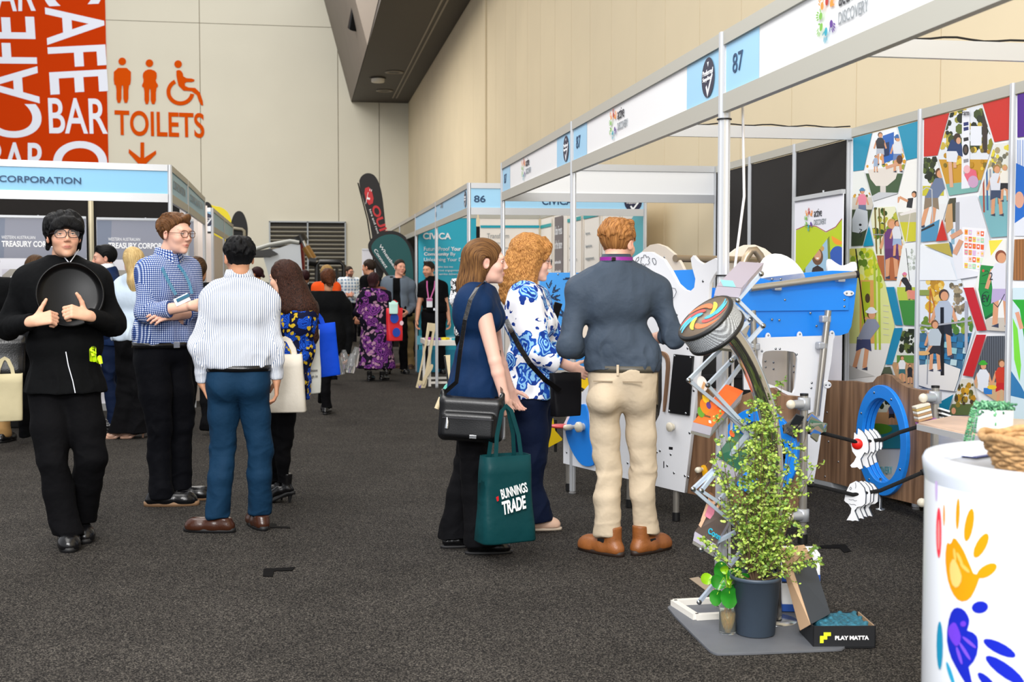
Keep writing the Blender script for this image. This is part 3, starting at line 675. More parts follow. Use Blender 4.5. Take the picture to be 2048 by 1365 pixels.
class Fld:
 def __init__(s, lo, hi, v):
  s.lo = np.array(lo, float); s.v = v; s.n = np.ceil((np.array(hi) - s.lo) / v).astype(int) + 1
  s.ax = [s.lo[i] + v * np.arange(s.n[i]) for i in range(3)]; s.F = np.full(s.n, .5, np.float32)
 def win(s, lo, hi, mg):
  w = []
  for i in range(3):
   a = max(0, int((lo[i] - mg - s.lo[i]) / s.v)); b = min(s.n[i], int((hi[i] + mg - s.lo[i]) / s.v) + 2)
   if b <= a: return None
   w.append(slice(a, b))
  return tuple(w)
 def P(s, w): return np.meshgrid(*[s.ax[i][w[i]] for i in range(3)], indexing='ij', sparse=True)
 def put(s, w, d, k, mode):
  f = s.F[w]
  if mode == 'add':
   if k <= 0: s.F[w] = np.minimum(f, d)
   else: h = np.maximum(k - np.abs(f - d), 0) / k; s.F[w] = np.minimum(f, d) - h * h * k * .25
  else:
   d = -d; h = np.maximum(k - np.abs(f - d), 0) / max(k, 1e-6); s.F[w] = np.maximum(f, d) + h * h * k * .25
 def cone(s, a, b, ra, rb, k=.03, flat=None, fs=1.0, mode='add'):
  """tapered capsule; thickness along direction flat is scaled by fs"""
  a = np.array(a, float); b = np.array(b, float); m = max(ra, rb); w = s.win(np.minimum(a, b) - m, np.maximum(a, b) + m, k + .02)
  if w is None: return s
  X, Y, Z = s.P(w); d = b - a; L = (d * d).sum() + 1e-12
  t = np.clip(((X - a[0]) * d[0] + (Y - a[1]) * d[1] + (Z - a[2]) * d[2]) / L, 0, 1)
  x, y, z = X - a[0] - t * d[0], Y - a[1] - t * d[1], Z - a[2] - t * d[2]
  if flat is not None:
   f = np.array(flat, float); f /= np.linalg.norm(f); q = (x * f[0] + y * f[1] + z * f[2]) * (1 / fs - 1)
   x, y, z = x + q * f[0], y + q * f[1], z + q * f[2]
  D = np.sqrt(x * x + y * y + z * z) - (ra + (rb - ra) * t)
  if flat is not None and fs < 1: D = D * (fs * .5 + .5)
  s.put(w, D.astype(np.float32), k, mode); return s
 def chain(s, pts, rs, k=.03, **kw):
  for i in range(len(pts) - 1): s.cone(pts[i], pts[i + 1], rs[i], rs[i + 1], k, **kw)
  return s
 def ell(s, c, r, k=.03, R=None, mode='add'):
  c = np.array(c, float); r = np.array(r, float) if np.ndim(r) else np.array([r] * 3, float); m = r.max()
  w = s.win(c - m, c + m, k + .02)
  if w is None: return s
  X, Y, Z = s.P(w); x, y, z = X - c[0], Y - c[1], Z - c[2]
  if R is not None:
   R = np.array(R); x, y, z = (R[0, 0] * x + R[1, 0] * y + R[2, 0] * z, R[0, 1] * x + R[1, 1] * y + R[2, 1] * z, R[0, 2] * x + R[1, 2] * y + R[2, 2] * z)
  k0 = np.sqrt((x / r[0]) ** 2 + (y / r[1]) ** 2 + (z / r[2]) ** 2); k1 = np.sqrt((x / r[0] ** 2) ** 2 + (y / r[1] ** 2) ** 2 + (z / r[2] ** 2) ** 2)
  s.put(w, (k0 * (k0 - 1) / (k1 + 1e-6)).astype(np.float32), k, mode); return s
 def cut(s, p, n, k=.004):
  """remove everything on the side n points to"""
  n = np.array(n, float); n /= np.linalg.norm(n); w = (slice(None),) * 3; X, Y, Z = s.P(w)
  d = (X - p[0]) * n[0] + (Y - p[1]) * n[1] + (Z - p[2]) * n[2]
  s.put(w, -d.astype(np.float32), k, 'sub'); return s
 def mesh(s):
  F = s.F; F[0] = F[-1] = .1; F[:, 0] = F[:, -1] = .1; F[:, :, 0] = F[:, :, -1] = .1
  return surfnet(F, s.lo, s.v)
def vnormals(V, Q):
 a, b, c, d = [V[Q[:, i]] for i in range(4)]; n = np.cross(c - a, d - b); N = np.zeros_like(V)
 for i in range(4):
  for j in range(3): N[:, j] += np.bincount(Q[:, i], n[:, j], len(V))
 return N / (np.linalg.norm(N, axis=1, keepdims=True) + 1e-9)
def relax(V, Q, it=2, f=.5):
 for _ in range(it):
  A = np.zeros_like(V); C = np.zeros(len(V))
  for i in range(4):
   j = (i + 1) % 4
   for x, y in ((i, j), (j, i)):
    for q in range(3): A[:, q] += np.bincount(Q[:, x], V[Q[:, y], q], len(V))
    C += np.bincount(Q[:, x], minlength=len(V))
  V = V + f * (A / C[:, None] - V)
 return V
_r = np.random.RandomState(7); NK = _r.normal(size=(14, 3)); NP = _r.uniform(0, 6.28, 14)
def wob(P, f, seed=0, st=(1, 1, 1)):
 """cheap smooth noise in about -1..1"""
 P = P * np.array(st) * f + seed * 3.7; o = 0
 Q = P + .7 * np.sin(P[:, [1, 2, 0]] * 1.7 + seed)
 for i in range(6): o = o + np.sin(Q @ NK[i] + NP[i] + seed)
 return o / 3.2
def folds(P, f, seed=0, st=(1, 1, 1)):
 a = wob(P, f, seed, st); return 1 - 2 * np.abs(a)
def nmesh(name, V, Q, col=None, pat=None):
 me = bpy.data.meshes.new(name); me.vertices.add(len(V)); me.vertices.foreach_set('co', V.astype(np.float32).ravel())
 Q = np.asarray(Q); me.loops.add(Q.size); me.loops.foreach_set('vertex_index', Q.ravel().astype(np.int32))
 me.polygons.add(len(Q)); me.polygons.foreach_set('loop_start', np.arange(0, Q.size, 4, dtype=np.int32)); me.polygons.foreach_set('loop_total', np.full(len(Q), 4, np.int32))
 me.update(calc_edges=True); me.polygons.foreach_set('use_smooth', np.ones(len(Q), bool))
 if col is not None:
  a = me.color_attributes.new('Col', 'FLOAT_COLOR', 'POINT'); a.data.foreach_set('color', np.concatenate([col, np.ones((len(V), 1))], 1).astype(np.float32).ravel())
 if pat is not None:
  a = me.attributes.new('pat', 'FLOAT_VECTOR', 'CORNER'); a.data.foreach_set('vector', pat.astype(np.float32).ravel())
 return me
def joinm(parts):
 V = []; Q = []; C = []; n = 0
 for v, q, c in parts:
  V.append(v); Q.append(q + n); C.append(c); n += len(v)
 return np.concatenate(V), np.concatenate(Q), np.concatenate(C)
def patcoords(V, Q, bones):
 """wrap coordinates: u around a bone (metres), v along it; bones = [(a, b, radius, ref)]"""
 Cn = V[Q].mean(1); best = None; D = []
 for a, b, r, ref in bones:
  a, b = np.array(a, float), np.array(b, float); d = b - a; t = np.clip(((Cn - a) @ d) / (d @ d), 0, 1); D.append(np.linalg.norm(Cn - a - t[:, None] * d, axis=1) / r * (1 if len(D) == 0 else 1.35))
 who = np.argmin(np.stack(D), 0); P = V[Q]; out = np.zeros((len(Q), 4, 3))
 for i, (a, b, r, ref) in enumerate(bones):
  m = who == i
  if not m.any(): continue
  a, b = np.array(a, float), np.array(b, float); d = b - a; d /= np.linalg.norm(d); ref = np.array(ref, float); x = ref - d * (ref @ d); x /= np.linalg.norm(x); y = np.cross(d, x)
  q = P[m] - a; ang = np.arctan2(q @ y, q @ x); ang = ang[:, :1] + (ang - ang[:, :1] + math.pi) % (2 * math.pi) - math.pi
  out[m, :, 0] = ang * r if i else q @ y; out[m, :, 1] = q @ d; out[m, :, 2] = i
 return out.reshape(-1, 3)
# ---- cloth materials with patterns
def clothmat(name, kind, cols, rough=.8, scale=1.0, bump=.25, sheen=0, bscale=11):
 if name in MC: return MC[name]
 m = mat(name, cols[0], rough, spec=.12); nt = m.node_tree; b = nt.nodes['Principled BSDF']; L = nt.links
 def N(t, **k):
  n = nt.nodes.new(t)
  for a, v in k.items(): setattr(n, a, v)
  return n
 def M(op, a, b_=None):
  n = N('ShaderNodeMath', operation=op)
  for i, x in enumerate((a, b_)):
   if x is None: continue
   if isinstance(x, (int, float)): n.inputs[i].default_value = x
   else: L.new(x, n.inputs[i])
  return n.outputs[0]
 def mixc(f, a, c):
  n = N('ShaderNodeMix', data_type='RGBA')
  if isinstance(f, (int, float)): n.inputs[0].default_value = f
  else: L.new(f, n.inputs[0])
  for i, x in ((6, a), (7, c)):
   if isinstance(x, tuple): n.inputs[i].default_value = x + (1,)
   else: L.new(x, n.inputs[i])
  return n.outputs[2]
 tc = N('ShaderNodeTexCoord'); C = [lin(c) for c in cols]; ob = tc.outputs['Object']
 if kind in ('gingham', 'stripe'):
  at = N('ShaderNodeAttribute', attribute_name='pat'); sp = N('ShaderNodeSeparateXYZ'); L.new(at.outputs['Vector'], sp.inputs[0])
  def sq(x, per, duty): return M('LESS_THAN', M('FRACT', M('MULTIPLY', x, 1 / per)), duty)
  if kind == 'gingham':
   u = sq(M('ADD', sp.outputs[0], 50), .0125 * scale, .55); v = sq(M('ADD', sp.outputs[1], 50), .0125 * scale, .55)
   c = mixc(u, mixc(v, C[0], C[1]), mixc(v, C[1], C[2]))
  else:
   u = sq(M('ADD', sp.outputs[0], 50), .011 * scale, .3); c = mixc(u, C[0], C[1])
  L.new(c, b.inputs['Base Color'])
 elif kind in ('floral', 'dapple'):
  nz = N('ShaderNodeTexNoise'); nz.inputs['Scale'].default_value = 9 / scale; nz.inputs['Detail'].default_value = 3; L.new(ob, nz.inputs['Vector'])
  vm = N('ShaderNodeVectorMath', operation='SCALE'); L.new(nz.outputs['Color'], vm.inputs[0]); vm.inputs['Scale'].default_value = .12 * scale
  va = N('ShaderNodeVectorMath', operation='ADD'); L.new(ob, va.inputs[0]); L.new(vm.outputs[0], va.inputs[1])
  def vor(s, rnd=1): 
   v = N('ShaderNodeTexVoronoi'); v.inputs['Scale'].default_value = s / scale; v.inputs['Randomness'].default_value = rnd; L.new(va.outputs[0], v.inputs['Vector']); return v
  v1, v2, v3 = vor(9), vor(21), vor(14)
  n2 = N('ShaderNodeTexNoise'); n2.inputs['Scale'].default_value = 30 / scale; n2.inputs['Detail'].default_value = 4; L.new(va.outputs[0], n2.inputs['Vector'])
  petals = M('SINE', M('MULTIPLY', v1.outputs['Distance'], 48 if kind == 'floral' else 55))
  inside = M('LESS_THAN', M('ADD', v1.outputs['Distance'], M('MULTIPLY', n2.outputs[0], .25)), .66 if kind == 'floral' else .66)
  pc = mixc(M('GREATER_THAN', M('ADD', petals, M('MULTIPLY', n2.outputs[0], 1.4)), .75), C[1], C[2])
  c = mixc(inside, C[0], pc)
  leaf = M('LESS_THAN', M('ADD', v2.outputs['Distance'], M('MULTIPLY', n2.outputs[0], .3)), .50)
  leaf = M('MULTIPLY', leaf, M('GREATER_THAN', v3.outputs['Distance'], .22))
  c = mixc(leaf, c, C[3]); L.new(c, b.inputs['Base Color'])
 elif kind == 'col':
  a = N('ShaderNodeAttribute', attribute_name='Col'); L.new(a.outputs['Color'], b.inputs['Base Color'])
 else:
  nz = N('ShaderNodeTexNoise'); nz.inputs['Scale'].default_value = 6; L.new(ob, nz.inputs['Vector'])
  L.new(mixc(nz.outputs[0], tuple(x * .88 for x in C[0]), tuple(x * 1.1 for x in C[0])), b.inputs['Base Color'])
 addbump(nt, b, ob, bump, bscale, .02)
 if sheen: b.inputs['Sheen Weight'].default_value = sheen
 return m
skinm = attrmat('skin', .5, sss=.04, bump=.05, bscale=150, spec=.35)
def hairmat(name, c1, c2):
 if name in MC: return MC[name]
 m = mat(name, c1, .55, spec=.15); nt = m.node_tree; b = nt.nodes['Principled BSDF']; tc = nt.nodes.new('ShaderNodeTexCoord')
 at = nt.nodes.new('ShaderNodeAttribute'); at.attribute_name = 'pat'
 n = nt.nodes.new('ShaderNodeTexNoise'); n.inputs['Scale'].default_value = 1; n.inputs['Detail'].default_value = 3; nt.links.new(at.outputs['Vector'], n.inputs['Vector'])
 r = nt.nodes.new('ShaderNodeValToRGB'); e = r.color_ramp.elements; e[0].position = .35; e[0].color = lin(c1) + (1,); e[1].position = .68; e[1].color = lin(c2) + (1,)
 nt.links.new(n.outputs[0], r.inputs[0]); nt.links.new(r.outputs[0], b.inputs['Base Color'])
 bp = nt.nodes.new('ShaderNodeBump'); bp.inputs['Strength'].default_value = .9; bp.inputs['Distance'].default_value = .004
 nt.links.new(n.outputs[0], bp.inputs['Height']); nt.links.new(bp.outputs[0], b.inputs['Normal'])
 return m
# ================================================================ people
def rotm(yaw=0, pitch=0, roll=0):
 """head orientation: yaw + = towards the person's left, pitch + = down, roll"""
 return np.array(Matrix.Rotation(math.radians(yaw), 3, 'Z') @ Matrix.Rotation(math.radians(-pitch), 3, 'X') @ Matrix.Rotation(math.radians(roll), 3, 'Y'))
SK = {'neck': (0, -.01, 1.475), 'head': (0, .025, 1.625), 'shR': (.185, -.01, 1.435), 'shL': (-.185, -.01, 1.435), 'elR': (.25, -.03, 1.14), 'elL': (-.25, -.03, 1.14),
  'wrR': (.27, .04, .90), 'wrL': (-.27, .04, .90), 'pel': (0, 0, .96), 'hipR': (.095, 0, .92), 'hipL': (-.095, 0, .92), 'knR': (.11, .02, .50), 'knL': (-.11, .02, .50),
  'anR': (.12, -.02, .085), 'anL': (-.12, -.02, .085), 'chest': (0, 0, 1.30), 'waist': (0, .0, 1.10)}
class Person:
 def __init__(s, px, py, H, az, label, J=None, skin='d9a58c', head=(0, 0, 0), fat=1.0, sex='m', vox=.006, hands=None, xy=None, group=None, root_offset=(0, 0)):
  r = atZ(px, py) if xy is None else Vector((xy[0], xy[1], 0)); s.H = H; s.k = H / 1.75; s.sex = sex; s.fat = fat; s.vox = vox
  azc = math.degrees(math.atan2(r.x, r.y)); s.rz = math.radians(-(azc + az)); s.r = r
  s.J = {k: np.array(v, float) for k, v in SK.items()}
  if sex == 'f':
   for k in ('shR', 'shL'): s.J[k][0] *= .86
   for k in ('elR', 'elL', 'wrR', 'wrL'): s.J[k][0] *= .88
  s.R = np.array(Matrix.Rotation(s.rz, 3, 'Z')); s.J = {k: v * s.k for k, v in s.J.items()}
  for k, v in (J or {}).items(): s.J[k] = s.at(*v)
  s.skin = lin(skin); s.headR = rotm(*head); s.cat = 'person'
  s.t = thing('person', (r.x, r.y, 0), label, 'person', group); s.hands = hands or {}
 def at(s, px, py, dy=0.0):
  """local point seen at a pixel, dy metres beyond (+) or before (-) the person's own distance"""
  w = atY(px, py, s.r.y + dy); return (np.array(w) - np.array([s.r.x, s.r.y, 0])) @ s.R
 def W(s, V): return V @ s.R.T + np.array([s.r.x, s.r.y, 0])
 def out(s, name, V, Q, m, col=None, pat=None, parent=None): return link(name, nmesh(name, s.W(V), Q, col, pat), m, parent or s.t)
 def HP(s, P): return (np.array(P, float) * s.k) @ s.headR.T + s.J['head']
 def headmesh(s, vox=.0042, lip='b9605c', stubble=0, jaw=1.0, smile=0, det=True, mouth=0):
  f = Fld((-.11, -.13, -.24), (.11, .15, .14), vox); g = 1.0; w = jaw
  f.ell((0, -.018, .034), (.072, .094, .082), .0).ell((0, .030, -.022), (.0575 * w, .058, .086), .03).ell((0, .030, -.076), (.044 * w, .046, .032), .03).ell((0, .068, -.101), (.019 * w, .017, .014), .022)
  pn = s.headR.T @ (s.J['neck'] - s.J['head']) / s.k; pn = pn + s.headR.T @ np.array([0, -.002, -.02]); nm = .6 * np.array([0, -.030, -.05]) + .4 * pn; nr = .050 if s.sex == 'm' else .042; f.cone((0, -.025, -.045), nm, nr, nr, .03).cone(nm, pn, nr, nr * 1.14, .02)
  if det:
   f.cone((-.032, .078, .024), (.032, .078, .024), .012, .012, .02)
   for q in (-1, 1):
    f.ell((q * .031, .094, .003), (.017, .012, .010), .012, mode='sub'); f.ell((q * .040, .058, -.030), (.020, .022, .020), .025)
    f.ell((q * .0105, .096, -.0345), (.0072, .009, .0060), .006)
    f.ell((q * .077, -.008, -.008), (.010, .020, .031), .006, R=rotm(q * -18)); f.ell((q * .085, .000, -.006), (.004, .010, .016), .004, mode='sub', R=rotm(q * -18))
   f.cone((0, .084, .016), (0, .1055, -.027), .0062, .0085, .013)
   f.cone((-.020, .080, -.0608), (.020, .080, -.0608), .0050, .0050, .006).ell((0, .090, -.0600), (.014, .006, .005), .006)
   f.ell((0, .0855, -.0705), (.0175, .0075, .0060), .006)
   if mouth: f.ell((0, .098, -.0655), (.013, .010, .0035 + .004 * mouth), .003, mode='sub')
   else: f.ell((0, .101, -.0655), (.020, .006, .0012), .002, mode='sub')
  V, Q = f.mesh(); V = relax(V, Q, 1, .4)
  c = np.tile(np.array(s.skin), (len(V), 1))
  def gs(p, r): return np.exp(-(((V - np.array(p)) / np.array(r)) ** 2).sum(1))[:, None]
  if det:
   L = np.array(lin(lip)); a = np.clip(1.5 * gs((0, .088, -.0655), (.0200, .02, .0066)), 0, .9); c = c * (1 - a) + L * a
   for q in (-1, 1):
    a = .28 * gs((q * .042, .07, -.03), (.022, .03, .022)); c = c * (1 - a) + np.array(lin('c9685c')) * a
    a = .35 * gs((q * .08, 0, -.005), (.012, .03, .03)); c = c * (1 - a) + np.array(lin('c86a5e')) * a
    a = .30 * gs((q * .031, .085, .004), (.020, .02, .013)); c = c * (1 - a) + np.array(lin('8f5a48')) * a
   a = .25 * gs((0, .108, -.03), (.014, .02, .014)); c = c * (1 - a) + np.array(lin('c9685c')) * a
   if stubble:
    z = V[:, 2]; y = V[:, 1]; a = (stubble * np.clip((-.035 - z) / .02, 0, 1) * np.clip((y + .01) / .02, 0, 1) * np.clip((z + .125) / .02, 0, 1))[:, None]; a *= (1 - .8 * gs((0, .09, -.065), (.02, .02, .008)))
    c = c * (1 - a) + np.array(lin('2e2018')) * a
  s.headV = V; return s.HP(V), Q, c
 def surf(s, x, z):
  V = s.headV; m = (V[:, 1] > 0); d = (V[:, 0] - x) ** 2 + (V[:, 2] - z) ** 2 + (V[:, 1] < 0) * 9; i = np.argsort(d)[:4]; return V[i, 1].mean()
 def HW(s, P): return s.W(s.HP(P)[None])[0]
 def eyes(s, iris='3a2a1e', brow='2a1c14', look=(0, 0), browthick=.0042, open_=1.0):
  parts = []
  e = MB(); 
  for q in (-1, 1):
   e.m = 0; e.ball(s.HW((q * .031, .0735, .004)), .0118 * s.k, 12)
   d = np.array([look[0], 1.0, look[1]]); d /= np.linalg.norm(d); c = np.array([q * .031, .0735, .004])
   e.m = 1; e.ball(s.HW(c + d * .0052), .0076 * s.k, 12); e.m = 2; e.ball(s.HW(c + d * .0092), .0042 * s.k, 10)
   e.m = 3
   up = [s.HW((q * .031 + a, .0862 - abs(a) * .34 - a * a * 12, .0085 * open_ - a * a * 24)) for a in np.linspace(-.014, .014, 9)]
   e.tube(up, [.0028 * s.k * t for t in (.5, .9, 1, 1, 1, 1, 1, .9, .5)], 6)
   lo = [s.HW((q * .031 + a, .0845 - abs(a) * .28 - a * a * 12, -.0045 + a * a * 22)) for a in np.linspace(-.013, .013, 9)]
   e.tube(lo, .0022 * s.k, 6)
   e.m = 4
   la = [s.HW((q * .031 + a, .0872 - abs(a) * .34 - a * a * 12, .0062 * open_ - a * a * 24)) for a in np.linspace(-.0135, .0135, 9)]
   e.tube(la, .0010 * s.k, 5)
  o = e.build('eyes', [mat('eye_white', 'd4ccc6', .2), mat('iris_' + iris, iris, .2), mat('pupil', '060606', .1), mat('lid_%02x%02x' % (int(s.skin[0] * 255), int(s.skin[1] * 255)), tuple(min(1, x ** (1 / 2.2)) for x in s.skin), .5), mat('lash', '120c0a', .6)], s.t)
  b = MB()
  for q in (-1, 1):
   pts = [s.HW((q * (.015 + .034 * u), min(.0890 - .028 * u * u, s.surf(q * (.015 + .034 * u), .0225 + .006 * math.sin(u * 2.4)) + .0006), .0235 + .006 * math.sin(u * 2.4) - .003 * u)) for u in np.linspace(0, 1, 8)]
   bb = MB().tube(pts, [browthick * s.k * t for t in (.5, .75, .85, .85, .8, .65, .5, .3)], 6); bb.build('eyebrow', mat('brow_' + brow, brow, .8), s.t)
 def glasses(s, col='3b2a20', r=(.0235, .019), metal=False, tint=0):
  m = mat('frame_' + col, col, .3, metal=1 if metal else 0); g = thing_part('glasses', s.t, s.HW((0, .10, .003)))
  for q in (-1, 1):
   loop = []
   for i in range(24):
    a = 6.2832 * i / 24; ca, sa = math.cos(a), math.sin(a); e = .7
    loop.append(s.HW((q * .032 + r[0] * math.copysign(abs(ca) ** e, ca), .1065 - abs(q * .032 + r[0] * ca) * .16, .001 + r[1] * math.copysign(abs(sa) ** e, sa))))
   MB().tube(loop, (.0013 if metal else .0021) * s.k, 6, closed=True).build('rim', m, g)
   b = MB(); c = s.HW((q * .032, .1010, .001)); b.add([c] + loop, [(0, i + 1, (i + 1) % 24 + 1) for i in range(24)]); b.build('lens', glassm(), g)
   MB().tube([s.HW((q * .0555, .098, .006)), s.HW((q * .074, .085, .006)), s.HW((q * .083, .0, .004)), s.HW((q * .080, -.022, -.008))], .0018 * s.k, 6).build('temple', m, g)
  MB().tube([s.HW((-.009, .1055, .006)), s.HW((0, .108, .008)), s.HW((.009, .1055, .006))], .0016 * s.k, 6).build('bridge', m, g)
 def handf(s, f, w, d, n, curl=(.4, .45, .5, .55), thumb=1, spread=.1, sc=1.0, tcurl=.3, open_=0, tdir=None):
  k = s.k * sc * (1 if s.sex == 'm' else .9); w = np.array(w, float); d = np.array(d, float); d /= np.linalg.norm(d); n = np.array(n, float); n -= d * (n @ d); n /= np.linalg.norm(n); x = np.cross(d, n) * thumb
  P = lambda a, b, c=0: w + (d * a + x * b + n * c) * k
  f.cone(P(-.02, 0), P(.03, 0), .025 * k, .027 * k, .02, flat=n, fs=.7)
  for b in (-.028, -.01, .01, .028): f.cone(P(.02, b * .6), P(.085, b), .017 * k, .0125 * k, .008, flat=n, fs=.85)
  for i, (b, L) in enumerate(((.030, .040), (.010, .045), (-.010, .042), (-.029, .033))):
   c = curl[i]; a = 0; p = P(.088, b); dr = d
   for j, l in enumerate((L, L * .62, L * .5)):
    a += c * (1.0 if j == 0 else 1.15); dd = d * math.cos(a) + n * math.sin(a) + x * b * spread * 8 * (1 if j == 0 else 0); dd /= np.linalg.norm(dd)
    q = p + dd * l * k; f.cone(p, q, (.0098 - .0011 * j) * k, (.0088 - .0011 * j) * k, .004); p = q
  tv = tdir if tdir is not None else d * .62 + x * .62 + n * .48
  tv = np.array(tv, float); tv /= np.linalg.norm(tv); p = P(.018, .026, .004); q = p + tv * .045 * k; f.cone(p, q, .0145 * k, .0118 * k, .012)
  t2 = tv * math.cos(tcurl) + d * math.sin(tcurl); t2 /= np.linalg.norm(t2); r = q + t2 * .030 * k; f.cone(q, r, .0115 * k, .0100 * k, .005)
  t3 = tv * math.cos(tcurl * 1.8) + d * math.sin(tcurl * 1.8); f.cone(r, r + t3 / np.linalg.norm(t3) * .022 * k, .0100 * k, .0085 * k, .005)
 def armmesh(s, S, vox=.0042, bare=False):
  """forearm and hand (or the whole arm when bare)"""
  sh, el, wr = s.J['sh' + S], s.J['el' + S], s.J['wr' + S]; hd = s.hands.get(S)
  tip = wr + (wr - el) / np.linalg.norm(wr - el) * .2 * s.k
  pts = [el, wr, tip] + ([sh] if bare else [])
  if hd: pts.append(wr + np.array(hd['d'], float) / np.linalg.norm(hd['d']) * .2 * s.k)
  P = np.array(pts); f = Fld(P.min(0) - .1, P.max(0) + .1, vox); k = s.k * (s.fat if s.fat > 1 else 1); m = .93 if s.sex == 'f' else 1
  if bare: f.cone(sh, el, .050 * k * m, .036 * k * m, .008)
  mid = el + (wr - el) * .3
  f.cone(el, mid, .036 * k * m, .037 * k * m, .008).cone(mid, wr, .037 * k * m, .025 * k * m, .008)
  if hd: s.handf(f, wr, **hd)
  else:
   d = wr - el; s.handf(f, wr, d=d, n=(-1 if S == 'R' else 1, .2, 0), thumb=1 if S == 'R' else -1)
  V, Q = f.mesh(); V = relax(V, Q, 1, .35); c = np.tile(np.array(s.skin), (len(V), 1))
  h = np.clip(1 - np.linalg.norm(V - tip, axis=1) / .16, 0, 1)[:, None] * .3; c = c * (1 - h) + np.array(lin('cf7f6c')) * h * .8 + c * h * .2
  return V, Q, c
 def torsomesh(s):
  f = Fld((-.35 * s.k, -.25 * s.k, .3), (.35 * s.k, .28 * s.k, 1.55 * s.k), .012); s.torsof(f, -.012); J = s.J
  for S in 'RL': f.cone(J['hip' + S], J['kn' + S], .055 * s.k, .036 * s.k, .04)
  V, Q = f.mesh(); return V, Q, np.tile(np.array(s.skin), (len(V), 1))
 def torsof(s, f, o=0.0, belly=0, k=.06, sh=1.0):
  J = s.J; q = s.k; a = s.fat; m = s.sex == 'm'
  sw = np.linalg.norm(J['shR'] - J['shL']) / 2; sd = (J['shR'] - J['shL']) / (2 * sw); fl = np.cross(sd, (0, 0, 1.)); 
  c, w, p = J['chest'], J['waist'], J['pel']
  f.cone(c - sd * .062 * q * a, c + sd * .062 * q * a, (.118 if m else .105) * q * a + o, (.118 if m else .105) * q * a + o, k, flat=fl, fs=.90)
  f.cone(c + (0, 0, .08 * q) - sd * .10 * q, c + (0, 0, .08 * q) + sd * .10 * q, .078 * q + o, .078 * q + o, k, flat=fl, fs=.95)
  f.cone(J['shL'] + (0, 0, -.012 * q), J['neck'] - (0, 0, .035 * q), .055 * q * sh + o, .060 * q + o, .05); f.cone(J['shR'] + (0, 0, -.012 * q), J['neck'] - (0, 0, .035 * q), .055 * q * sh + o, .060 * q + o, .05)
  ww = (.112 if m else .094) * q * a; f.cone(w - sd * .050 * q * a, w + sd * .050 * q * a, ww + o, ww + o, k, flat=fl, fs=.92)
  wp = (.105 if m else .112) * q * a; f.cone(p - sd * .058 * q * a, p + sd * .058 * q * a, wp + o, wp + o, k, flat=fl, fs=.95)
  if belly: f.ell(w + fl * -.05 * q + np.array([0, .05 * q * belly, -.02]), (.11 * q * a, .09 * q, .12 * q), .06)
  if not m: 
   fw = -fl if fl[1] < 0 else fl
   for sg in (-1, 1): f.ell(c + sd * sg * .062 * q + fw * .075 * q + (0, 0, -.02 * q), .062 * q + o, .04)
 def body(s, arms='LR', bare='', mouth=0, **k):
  parts = [s.headmesh(mouth=mouth, **k), s.torsomesh()]
  for S in arms: parts.append(s.armmesh(S, bare=S in bare))
  V, Q, c = joinm(parts); return s.out('body', V, Q, skinm, c)
 def shirt(s, m, name='shirt', o=.018, sleeve=('full', 'full'), hem=.93, tuck=True, cuff=.0, collar=True, neck=.0, belly=0, puff=1.0, wr=.007, seed=1, length=None, vneck=0, flare=0, vox=None, colm=None, k=.045, shoulder=1.0):
  J = s.J; q = s.k; v = vox or s.vox
  allp = np.array([J[x] for x in ('shR', 'shL', 'elR', 'elL', 'wrR', 'wrL', 'neck', 'pel')]); lo = allp.min(0) - .19; hi = allp.max(0) + .19; lo[2] = min(hem * q - .03, lo[2]); hi[2] = J['neck'][2] + .09 * q
  lo[1] -= .04; hi[1] += .05
  f = Fld(lo, hi, v); s.torsof(f, o, belly, sh=shoulder)
  if flare:
   f.cone(J['pel'] + (0, 0, .04), (J['pel'][0], J['pel'][1], hem * q), .13 * q * s.fat + o, .13 * q * s.fat + o + flare, .06, flat=(0, 1, 0), fs=.85)
  if tuck: f.cone((J['pel'][0] - .05 * q * s.fat, J['pel'][1], hem * q + .055), (J['pel'][0] + .05 * q * s.fat, J['pel'][1], hem * q + .055), .118 * q * s.fat + o, .118 * q * s.fat + o, .04, flat=(0, 1, 0), fs=.95)
  f.cut((0, 0, hem * q), (0, 0, -1))
  f.cone(J['neck'] - (0, 0, .02 * q), J['neck'] + (0, .012 * q, .03 * q), .066 * q, (.060 if collar else .055) * q, .03)
  f.cut(J['neck'] + (0, 0, (.045 if collar else .01) * q + neck), (0, -.0 if collar else .35, 1))
  if vneck: f.cone(J['neck'] + (0, .10 * q, .03 * q), J['neck'] + (0, .13 * q, -.02 * q - vneck), .05 * q, .012 * q, .005, mode='sub')
  ends = {}
  for S, sl in zip('RL', sleeve):
   sh, el, wr_ = J['sh' + S], J['el' + S], J['wr' + S]; ra = .060 * q * puff
   if sl == 'none': f.cut(sh + (.02 * q if S == 'R' else -.02 * q, 0, 0), (1 if S == 'R' else -1, 0, -.25)); continue
   if sl == 'cap': e = sh + (el - sh) * .02; f.cone(sh + (0, 0, .01), e, ra * .95, ra * .92, .02); continue
   if sl == 'short': e = sh + (el - sh) * .62; f.cone(sh, e, ra, ra, k); ends[S] = (e, el - sh); continue
   f.cone(sh, el, ra + .004, .052 * q * puff, k)
   if sl == 'full': e = el + (wr_ - el) * (1.0 - cuff); f.cone(el, e, .052 * q * puff, .036 * q * puff, .03)
   else: e = el + (wr_ - el) * sl; f.cone(el, e, .052 * q * puff, .047 * q * puff, .03); f.cone(e - (wr_ - el) * .10, e, .050 * q * puff, .050 * q * puff, .008)
   ends[S] = (e, wr_ - el)
